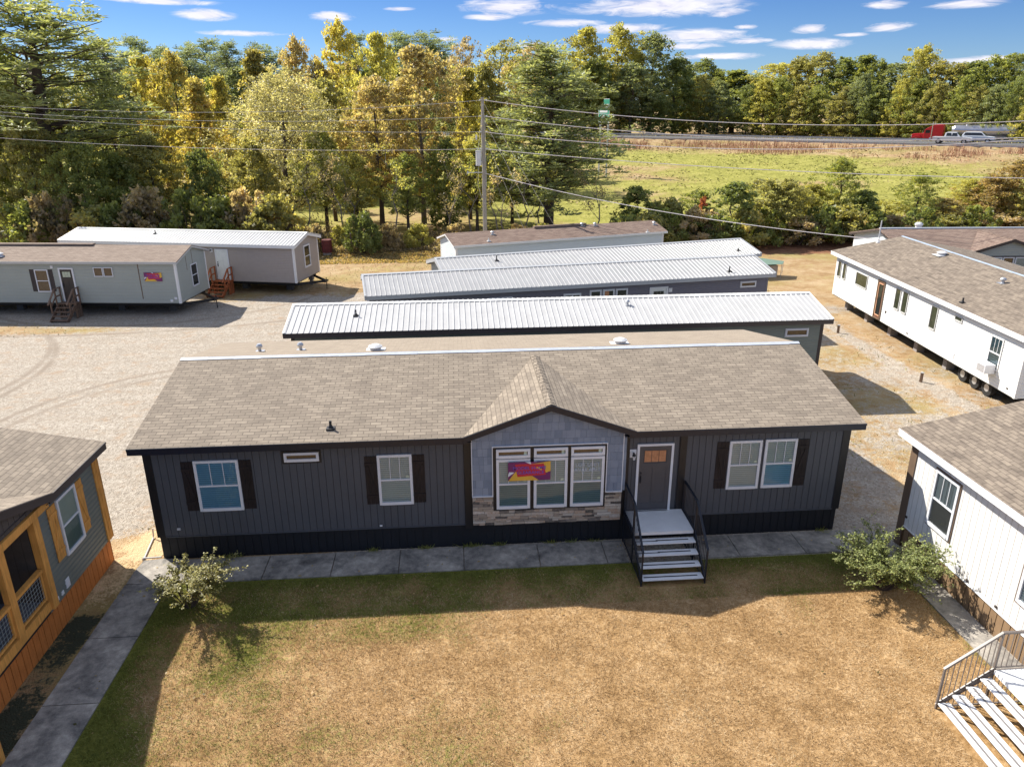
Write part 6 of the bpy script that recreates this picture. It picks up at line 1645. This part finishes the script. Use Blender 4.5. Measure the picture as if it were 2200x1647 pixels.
# service drop to the mast on the long white home
P0 = np.array([PX_, PY_, 7.0]); mast = at_y(1892, 515, 24.0); P1 = np.array([mast[0], 24.0, mast[2]]); P2 = np.array([48., 6., 3.4])
def sag_wire(label, a, b, sag, r, mat):
    o = thing('power_line', label, 'power line', (0, 0, 0), 0, 'overhead power lines'); mb = MB()
    mb.tube([tuple(a+(b-a)*t-np.array([0, 0, sag*4*t*(1-t)])) for t in np.linspace(0, 1, 30)], r, 6); mb.build('cable', mat, o)
sag_wire('service cable sloping down from the pole to the white home on the right', P0, P1, .55, .022, 'wire')
for lb, za, tx in (('guy wire from the pole top down to the right, rightmost of three', 11.9, (1222, 490, 46.)), ('guy wire down to the right, middle of three', 10.8, (1185, 487, 45.)), ('guy wire down to the right, leftmost of three', 9.6, (1150, 489, 44.))):
    e_ = at_y(tx[0], tx[1]+20, tx[2]); o = thing('guy_wire', lb, 'guy wire', (0, 0, 0), 0, 'guy wires of the pole'); mb = MB(); mb.tube([(PX_+.05, PY_, za), (e_[0], e_[1], 0)], .012, 5); mb.build('cable', 'wire_grey', o)

# ================================================================== HIGHWAY SIGN, VEHICLES, SMALL THINGS
sx, sy = at_y(1298, 240, 97.)[0], 97.; z0 = gz(sx, sy)
sg = thing('highway_sign', 'tall narrow green highway sign seen nearly edge-on above the slope', 'road sign', (sx, sy, z0), math.radians(-66))
mb = MB(); mb.box(-1.4, 1.4, -.04, .0, 9.55-z0, 11.7-z0); mb.build('panel', 'sign_green', sg)
mb = MB(); mb.box(-.1, 1.3, -.045, .0, 12.0-z0, 12.8-z0); mb.build('exit_panel', 'sign_green', sg)
mb = MB()
for q in ((-1.4, 1.4, 9.55, 9.63), (-1.4, 1.4, 11.62, 11.7), (-.1, 1.3, 12.0, 12.07), (-.1, 1.3, 12.73, 12.8)): mb.box(q[0], q[1], -.052, -.0465, q[2]-z0, q[3]-z0)
for q in ((-1.4, -1.32, 9.63, 11.62), (1.32, 1.4, 9.63, 11.62)): mb.box(q[0], q[1], -.052, -.0465, q[2]-z0, q[3]-z0)
mb.build('border', 'white_vinyl', sg)
for a in (-1., 1.): mb = MB(); mb.box(a-.09, a+.09, .001, .18, -.2, (12.8 if a > 0 else 11.6)-z0); mb.build('post', 'steel', sg)
mb = MB()
for a, b_, c in ((-1.1, -.4, .28), (-.2, .5, .28), (.6, 1.1, .28), (-1.1, .1, .2), (.2, 1.0, .2)): pass
mb.box(-1.1, .9, -.049, -.0415, 10.9-z0, 11.2-z0); mb.box(-.9, .6, -.049, -.0415, 10.2-z0, 10.5-z0); mb.build('legend', 'white_vinyl', sg)

def wheel(T, x, y, z, r, w, rim='steel', name='wheel'):
    mb = MB(); mb.tube([(x, y-w/2, z+r), (x, y+w/2, z+r)], r, 20); o = mb.build(name, 'tyre', T)
    mb = MB(); mb.tube([(x, y-w/2-.012, z+r), (x, y+w/2+.012, z+r)], r*.58, 14); mb.build('rim', rim, o)
def profile(mb, pts, y0, y1):
    mb.solid([(x, y0, z) for x, z in pts][::-1], [(x, y1, z) for x, z in pts][::-1])
def taper(mb, pts, y0, y1, inset):
    """cabin: profile whose upper points are narrower"""
    zs = [p[1] for p in pts]; lo, hi = min(zs), max(zs)
    f = lambda z: inset*(z-lo)/(hi-lo)
    mb.solid([(x, y0+f(z), z) for x, z in pts][::-1], [(x, y1-f(z), z) for x, z in pts][::-1])
def heading_at(x, y):
    i = int(np.argmin(np.hypot(Rl[:, 0]-x, Rl[:, 1]-y))); t_ = RT[i]; 
    if t_[0] < 0: t_ = -t_
    return math.atan2(t_[1], t_[0])
def on_lane(x, y, off):
    i = int(np.argmin(np.hypot(Rl[:, 0]-x, Rl[:, 1]-y))); return Rl[i]+RN[i]*off
# pickup, heading right (local +x forward)
def pickup(label, x, y, z, rot):
    T = thing('pickup_truck', label, 'pickup truck', (x, y, z), rot)
    mb = MB(); profile(mb, [(-2.85, .55), (-2.85, 1.08), (-1.05, 1.08), (-1.05, 1.12), (1.1, 1.12), (2.55, 1.02), (2.85, .9), (2.88, .5), (2.5, .42), (-2.7, .45)], -.95, .95)
    mb.build('body', 'white_paint', T, bevel=.05)
    mb = MB(); taper(mb, [(-1.1, 1.122), (-1.0, 1.70), (-.75, 1.82), (.55, 1.82), (1.25, 1.122)], -.88, .88, .16); cab = mb.build('cab', 'white_paint', T, bevel=.04)
    mb = MB()
    for y0, s in ((-.80, -1), (.80, 1)):
        for a, b_ in ((-.85, -.12), (-.02, .72)):
            mb.solid([(a, y0+s*.045, 1.20), (b_+.12, y0+s*.045, 1.20), (b_+.12, y0+s*.065, 1.20), (a, y0+s*.065, 1.20)], [(a+.05, y0-s*.055, 1.70), (b_-.08, y0-s*.055, 1.70), (b_-.08, y0-s*.03, 1.70), (a+.05, y0-s*.03, 1.70)])
    mb.solid([(1.18, -.70, 1.2), (1.18, .70, 1.2), (1.22, .70, 1.21), (1.22, -.70, 1.21)], [(.66, -.62, 1.74), (.66, .62, 1.74), (.70, .62, 1.75), (.70, -.62, 1.75)])
    mb.box(-1.12, -1.075, -.6, .6, 1.25, 1.6); mb.build('window', 'car_glass', cab)
    for y_ in (-.955, .86): mb = MB(); mb.box(-2.90, -2.78, y_, y_+.095, .70, 1.05); mb.build('tail_light', 'red_lamp', T)
    for y_ in (-.85, .55): mb = MB(); mb.box(2.80, 2.90, y_, y_+.30, .72, .88); mb.build('headlight', 'vent_white', T)
    mb = MB(); mb.box(-2.98, -2.86, -.9, .9, .48, .64); mb.box(2.86, 2.96, -.9, .9, .42, .58); mb.build('bumper', 'chrome', T)
    for x_ in (-1.85, 1.85):
        for y_ in (-.86, .86): wheel(T, x_, y_, 0, .39, .26)
def suv(label, x, y, z, rot):
    T = thing('suv', label, 'SUV', (x, y, z), rot)
    mb = MB(); profile(mb, [(-2.45, .45), (-2.48, 1.05), (-2.3, 1.1), (1.0, 1.08), (2.2, .98), (2.42, .85), (2.42, .42)], -.93, .93); mb.build('body', 'white_paint', T, bevel=.06)
    mb = MB(); taper(mb, [(-2.4, 1.102), (-2.1, 1.62), (-1.85, 1.72), (.1, 1.74), (.45, 1.66), (1.2, 1.102)], -.87, .87, .17); cab = mb.build('cab', 'white_paint', T, bevel=.05)
    mb = MB()
    for y0, s in ((-.79, -1), (.79, 1)):
        mb.solid([(-2.1, y0+s*.045, 1.18), (.85, y0+s*.045, 1.18), (.85, y0+s*.065, 1.18), (-2.1, y0+s*.065, 1.18)], [(-1.95, y0-s*.05, 1.62), (.40, y0-s*.05, 1.62), (.40, y0-s*.025, 1.62), (-1.95, y0-s*.025, 1.62)])
    mb.solid([(1.13, -.68, 1.18), (1.13, .68, 1.18), (1.17, .68, 1.19), (1.17, -.68, 1.19)], [(.56, -.6, 1.64), (.56, .6, 1.64), (.60, .6, 1.65), (.60, -.6, 1.65)])
    mb.build('window', 'car_glass', cab)
    for x_ in (-1.5, 1.5):
        for y_ in (-.84, .84): wheel(T, x_, y_, 0, .36, .24)
def semi(label, x, y, z, rot):
    T = thing('truck_tractor', label, 'truck', (x, y, z), rot)   # local +x forward
    mb = MB(); profile(mb, [(-.1, .75), (-.1, 1.75), (1.9, 1.62), (2.25, 1.5), (2.3, .75)], -.62, .62); mb.build('hood', 'red_paint', T, bevel=.08)
    mb = MB(); profile(mb, [(-1.55, .7), (-1.55, 2.75), (-1.3, 2.85), (-.55, 2.80), (-.1, 2.35), (-.02, 1.75), (-.02, .7)], -1.05, 1.05); cab = mb.build('cab', 'red_paint', T, bevel=.06)
    mb = MB(); profile(mb, [(-3.5, .7), (-3.5, 3.30), (-3.2, 3.50), (-1.9, 3.42), (-.75, 2.86), (-1.5, 2.80), (-1.56, .7)], -1.15, 1.15); mb.build('sleeper', 'red_paint', T, bevel=.08)
    mb = MB(); mb.solid([(.01, -.9, 1.8), (.01, .9, 1.8), (.04, .9, 1.8), (.04, -.9, 1.8)], [(-.12, -.85, 2.35), (-.12, .85, 2.35), (-.08, .85, 2.36), (-.08, -.85, 2.36)])
    for s in (-1, 1): mb.box(-1.15, -.30, s*1.052, s*1.075, 1.75, 2.35)
    mb.build('window', 'car_glass', cab)
    for s in (-1, 1):
        mb = MB(); profile(mb, [(.35, .75), (.75, 1.25), (1.3, 1.30), (1.85, 1.05), (2.15, .75)], s*.66, s*1.18); mb.build('fender', 'red_paint', T, bevel=.04)
        mb = MB(); mb.tube([(-1.50, s*1.22, .8), (-1.50, s*1.22, 3.95)], .10, 10); mb.build('exhaust_stack', 'chrome', T)
        mb = MB(); mb.tube([(-1.2, s*1.0, .62), (-2.9, s*1.0, .62)], .33, 14); mb.build('fuel_tank', 'chrome', T)
        mb = MB(); mb.box(.12, .22, s*1.15, s*1.35, 1.7, 2.25); mb.bar((.0, s*1.05, 1.8), (.17, s*1.2, 1.8), .03); mb.build('mirror', 'chrome', T)
        mb = MB(); mb.box(2.2, 2.32, s*.72, s*1.0, 1.0, 1.25); mb.build('headlight', 'vent_white', T)
    mb = MB(); mb.box(2.29, 2.36, -.5, .5, .85, 1.52); mb.build('grille', 'chrome', T)
    mb = MB(); mb.box(2.34, 2.55, -1.15, 1.15, .40, .75); mb.build('bumper', 'chrome', T, bevel=.03)
    mb = MB()
    for y_ in (-.45, .35): mb.box(-6.6, 2.3, y_, y_+.1, .62, .85)
    mb.build('frame', 'chassis', T)
    for s in (-1, 1): wheel(T, 1.3, s*1.0, 0, .52, .28, 'chrome')
    for x_ in (-4.9, -6.2):
        for s in (-1, 1): wheel(T, x_, s*.92, 0, .52, .55, 'chrome')
def tanker(label, x, y, z, rot):
    T = thing('tank_trailer', label, 'trailer', (x, y, z), rot)
    mb = MB(); mb.tube([(0, 0, 2.45), (-.5, 0, 2.4), (-6, 0, 2.30), (-11.0, 0, 2.4), (-11.4, 0, 2.45)], [.75, 1.02, 1.10, 1.02, .8], 24); tk = mb.build('tank', 'tank', T, smooth=False)
    mb = MB(); mb.solid([(-1.2, -.2, .95), (-1.2, .2, .95), (-3.8, .2, .95), (-3.8, -.2, .95)], [(-.6, -.7, 1.9), (-.6, .7, 1.9), (-5.2, .7, 1.7), (-5.2, -.7, 1.7)])
    mb.solid([(-7.2, -.2, .95), (-7.2, .2, .95), (-8.8, .2, .95), (-8.8, -.2, .95)], [(-5.6, -.7, 1.7), (-5.6, .7, 1.7), (-10.4, .7, 1.8), (-10.4, -.7, 1.8)]); mb.build('hopper', 'tank', T)
    mb = MB()
    for x_ in (-2.6, -5.7, -8.8): mb.tube([(x_, 0, 3.35), (x_, 0, 3.55)], .3, 12)
    mb.box(-10.8, -.8, -.25, .25, 3.36, 3.42); mb.build('walkway', 'steel', T)
    mb = MB()
    for s in (-.5, .5): mb.box(-11.6, .3, s-.06, s+.06, 1.05, 1.25)
    for s in (-.45, .45): mb.bar((.2, s, 1.2), (-.7, s, 2.4), .08, .08)
    mb.build('frame', 'steel', T)
    for x_ in (-9.2, -10.5):
        for s in (-1, 1): wheel(T, x_, s*.92, 0, .52, .55, 'chrome')
    for s in (-.6, .6): mb = MB(); mb.bar((-2.2, s, 1.05), (-2.2, s, .15), .1, .1); mb.build('landing_leg', 'steel', T)
hd_ = heading_at(91, 105); p = on_lane(89.8, 102.8, 3.6)
c_ = at_z(2044, 309, 5.84); pickup('white crew-cab pickup driving right on the near carriageway', c_[0], c_[1], 5.84, hd_)
c2 = at_z(2092, 308.5, 5.84); i_ = int(np.argmin(np.hypot(Rl[:, 0]-c2[0], Rl[:, 1]-c2[1]))); c2 = c2[:2]+RN[i_]*3.6
suv('white SUV with dark windows just ahead of the pickup on the far lane', c2[0], c2[1], 5.84, heading_at(*c2))
ct = at_z(1953, 301, 4.63); i_ = int(np.argmin(np.hypot(Rl[:, 0]-ct[0], Rl[:, 1]-ct[1])))
def far_lane(px, off=39.):
    """point of the far carriageway lane at the bearing of px"""
    Q = Rl+RN*off; best = min(range(len(Q)), key=lambda i: abs(1100+F_PX*((np.array([Q[i][0], Q[i][1], 5.])-CAM)@RX)/max(1e-3, (np.array([Q[i][0], Q[i][1], 5.])-CAM)@FX)-px) if (np.array([Q[i][0], Q[i][1], 5.])-CAM)@FX > 5 else 1e9)
    return Q[best], math.atan2(RT[best][1], RT[best][0]), best
Rd = Rl
q, h_, _b = far_lane(1975); t_ = np.array([math.cos(h_), math.sin(h_)])
if t_[0] > 0: t_ = -t_; h_ += PI
semi('red long-nose truck tractor heading left on the far carriageway', q[0], q[1], 4.63, h_)
q2 = q - t_*5.0; tanker('silver tank trailer pulled by the red tractor', q2[0], q2[1], 4.63, h_)

# rusty drum near the tree edge, stakes, canopy frame corner, pipe on the ground
p = at_z(704, 548, 0); D = thing('drum', 'rusty dark red metal drum standing at the wood edge', 'drum', (p[0], p[1], 0)); mb = MB()
mb.tube([(0, 0, .25), (0, 0, .5), (0, 0, .52), (0, 0, .9), (0, 0, .92), (0, 0, 1.3)], [.42, .42, .44, .42, .44, .42], 18); mb.build('barrel', 'barrel_red', D)
mb = MB(); mb.box(-.3, .3, -.3, .3, 0, .249); mb.build('base_block', 'concrete_block', D)
for i, (px, py, lb) in enumerate(((1800, 715, 'short wooden stake in dry grass behind the right end of the dark-brown eave'), (1978, 820, 'short wooden stake in dry grass beside the long white home'), (756, 545, 'thin pale fence post at the wood edge, left of the dark juniper'))):
    p = at_z(px, py, 0); s_ = thing('stake', lb, 'stake', (p[0], p[1], 0), random.random()); mb = MB(); h = .42 if i < 2 else 1.7; mb.box(-.06, .06, -.05, .05, -.1, h); mb.build('post', 'old_wood', s_)
    mb = MB(); mb.box(-.075, .075, -.065, .065, h+.001, h+.03); mb.build('cap', 'steel', s_)
p = at_z(1650, 592, 0); cv = thing('garden_canopy', 'faded green canopy sheet on poles behind the purple-grey home', 'canopy', (p[0], p[1], 0), .15)
mb = MB(); top = [(-1.6, -.9, 1.0), (.5, -.9, .98), (1.25, .1, .97), (-.2, 1.1, 1.10), (-1.6, 1.0, 1.05)]; mb.solid(top, [(a, b_, c+.02) for a, b_, c in top]); mb.build('cloth', 'tarp_green', cv)
for a, b_, c in top[:3]: mb = MB(); mb.tube([(a*.95, b_*.95, 0), (a*.95, b_*.95, c-.01)], .02, 6); mb.build('pole', 'steel', cv)
mb = MB(); mb.box(-1.2, .35, -.6, .3, .0, .85); mb.build('crate', 'tan_siding', cv)
pp = thing('pipe', 'white plastic pipe lying on sand beside the dark home corner', 'pipe', (0, 0, 0)); mb = MB(); mb.tube([(-.30, .0, .03), (-.28, .08, .03), (-.42, 1.15, .03), (-.42, 1.2, .3)], .022, 8); mb.tube([(-.30, .02, .07), (.2, .04, .07)], .022, 8); mb.build('pipe_run', 'pvc', pp)

# ================================================================== SKY AND SUN
sdir = Vector((-.81, .75, 1.0)).normalized(); elev = math.asin(sdir.z); azim = math.atan2(sdir.x, sdir.y)
w = bpy.data.worlds.new('World'); scene.world = w; w.use_nodes = True; nt = NT(w.node_tree); nt.n.clear()
out = nt.new('ShaderNodeOutputWorld'); bg = nt.new('ShaderNodeBackground'); nt.lk(bg.outputs[0], out.inputs[0])
sky = nt.new('ShaderNodeTexSky'); sky.sky_type = 'NISHITA'; sky.sun_disc = False; sky.sun_elevation = elev; sky.sun_rotation = azim % (2*PI)
sky.air_density = 1.0; sky.dust_density = .1; sky.ozone_density = 4.; sky.altitude = 300
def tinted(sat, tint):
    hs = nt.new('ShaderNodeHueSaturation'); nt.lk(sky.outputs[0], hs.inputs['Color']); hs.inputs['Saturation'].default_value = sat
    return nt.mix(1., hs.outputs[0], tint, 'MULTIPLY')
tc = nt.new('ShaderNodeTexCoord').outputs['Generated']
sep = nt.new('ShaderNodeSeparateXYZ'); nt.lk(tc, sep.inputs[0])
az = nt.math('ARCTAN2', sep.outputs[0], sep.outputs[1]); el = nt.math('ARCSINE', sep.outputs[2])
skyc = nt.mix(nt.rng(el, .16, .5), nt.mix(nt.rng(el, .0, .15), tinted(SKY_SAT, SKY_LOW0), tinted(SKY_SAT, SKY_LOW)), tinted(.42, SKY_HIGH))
cmb = nt.new('ShaderNodeCombineXYZ'); nt.lk(nt.math('MULTIPLY', az, 9.), cmb.inputs[0]); nt.lk(nt.math('MULTIPLY', el, 48.), cmb.inputs[1])
nz = nt.noise(cmb.outputs[0], 2.4, 7., .68, .8); nz2 = nt.noise(cmb.outputs[0], .55, 4., .55, .2)
clouds = [(330, 2, 140, 9), (440, 32, 70, 15), (712, 35, 52, 13), (520, 72, 105, 7), (1090, 14, 110, 22), (1400, 14, 210, 28), (1215, 50, 100, 11), (1050, 36, 60, 10), (1560, 28, 50, 12), (1500, 78, 130, 18), (1470, 100, 90, 9), (1540, 122, 110, 9),
          (1740, 62, 46, 12), (1740, 95, 100, 14), (1908, 58, 62, 12), (1900, 10, 62, 12), (2080, 8, 100, 12), (1150, 98, 60, 9), (2110, 128, 150, 10), (2000, 140, 120, 8), (1330, 62, 120, 12), (1610, 88, 60, 8), (860, 20, 40, 5), (1830, 75, 40, 5), (1602, 58, 30, 6), (205, 105, 40, 14), (960, 85, 30, 6), (-300, 40, 300, 30), (2600, 60, 300, 30), (-900, -300, 500, 60), (600, -500, 600, 70), (1900, -700, 600, 80)]
tot = None
for (cx_, cy_, rx_, ry_) in clouds:
    d0 = ray(cx_, cy_); d0 = d0/np.linalg.norm(d0); d1 = ray(cx_+rx_, cy_); d1 /= np.linalg.norm(d1); d2 = ray(cx_, cy_-ry_); d2 /= np.linalg.norm(d2)
    a0, e0 = math.atan2(d0[0], d0[1]), math.asin(d0[2]); ra = abs(math.atan2(d1[0], d1[1])-a0); re = abs(math.asin(d2[2])-e0)
    dx = nt.math('MULTIPLY', nt.math('SUBTRACT', az, a0), 1/ra); dy = nt.math('MULTIPLY', nt.math('SUBTRACT', el, e0), 1/re)
    q = nt.math('ADD', nt.math('MULTIPLY', dx, dx), nt.math('MULTIPLY', dy, dy))
    g_ = nt.math('MAXIMUM', nt.math('SUBTRACT', 1.15, nt.math('POWER', q, .55)), 0.)
    tot = g_ if tot is None else nt.math('MAXIMUM', tot, g_)
dens = nt.math('ADD', nt.math('MULTIPLY', tot, 1.15), nt.math('MULTIPLY', nt.math('SUBTRACT', nt.math('ADD', nt.math('MULTIPLY', nz, .7), nt.math('MULTIPLY', nz2, .3)), .5), 3.4))
dens = nt.math('MULTIPLY', nt.rng(dens, .22, 1.05), nt.rng(tot, .0, .35))
shade = nt.mix(nt.rng(nz, .35, .7), (CLD[0]*.84, CLD[1]*.82, CLD[2]*.90), CLD)
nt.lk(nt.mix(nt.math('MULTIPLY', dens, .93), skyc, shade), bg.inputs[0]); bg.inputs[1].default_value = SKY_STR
sl = bpy.data.lights.new('sun', 'SUN'); sl.energy = SUN_STR; sl.angle = math.radians(.5); sl.color = (1., .94, .84)
so = bpy.data.objects.new('sun', sl); COL.objects.link(so); so.rotation_euler = sdir.to_track_quat('Z', 'Y').to_euler(); so.location = (-40, 40, 60)
scene.view_settings.view_transform = 'Standard'; scene.view_settings.look = 'None'; scene.view_settings.exposure = EXPO; scene.view_settings.gamma = 1.
scene.view_settings.use_curve_mapping = False
scene.cycles.max_bounces = 5; scene.cycles.diffuse_bounces = 2; scene.cycles.transparent_max_bounces = 12; scene.cycles.transmission_bounces = 3
scene.cycles.use_adaptive_sampling = True
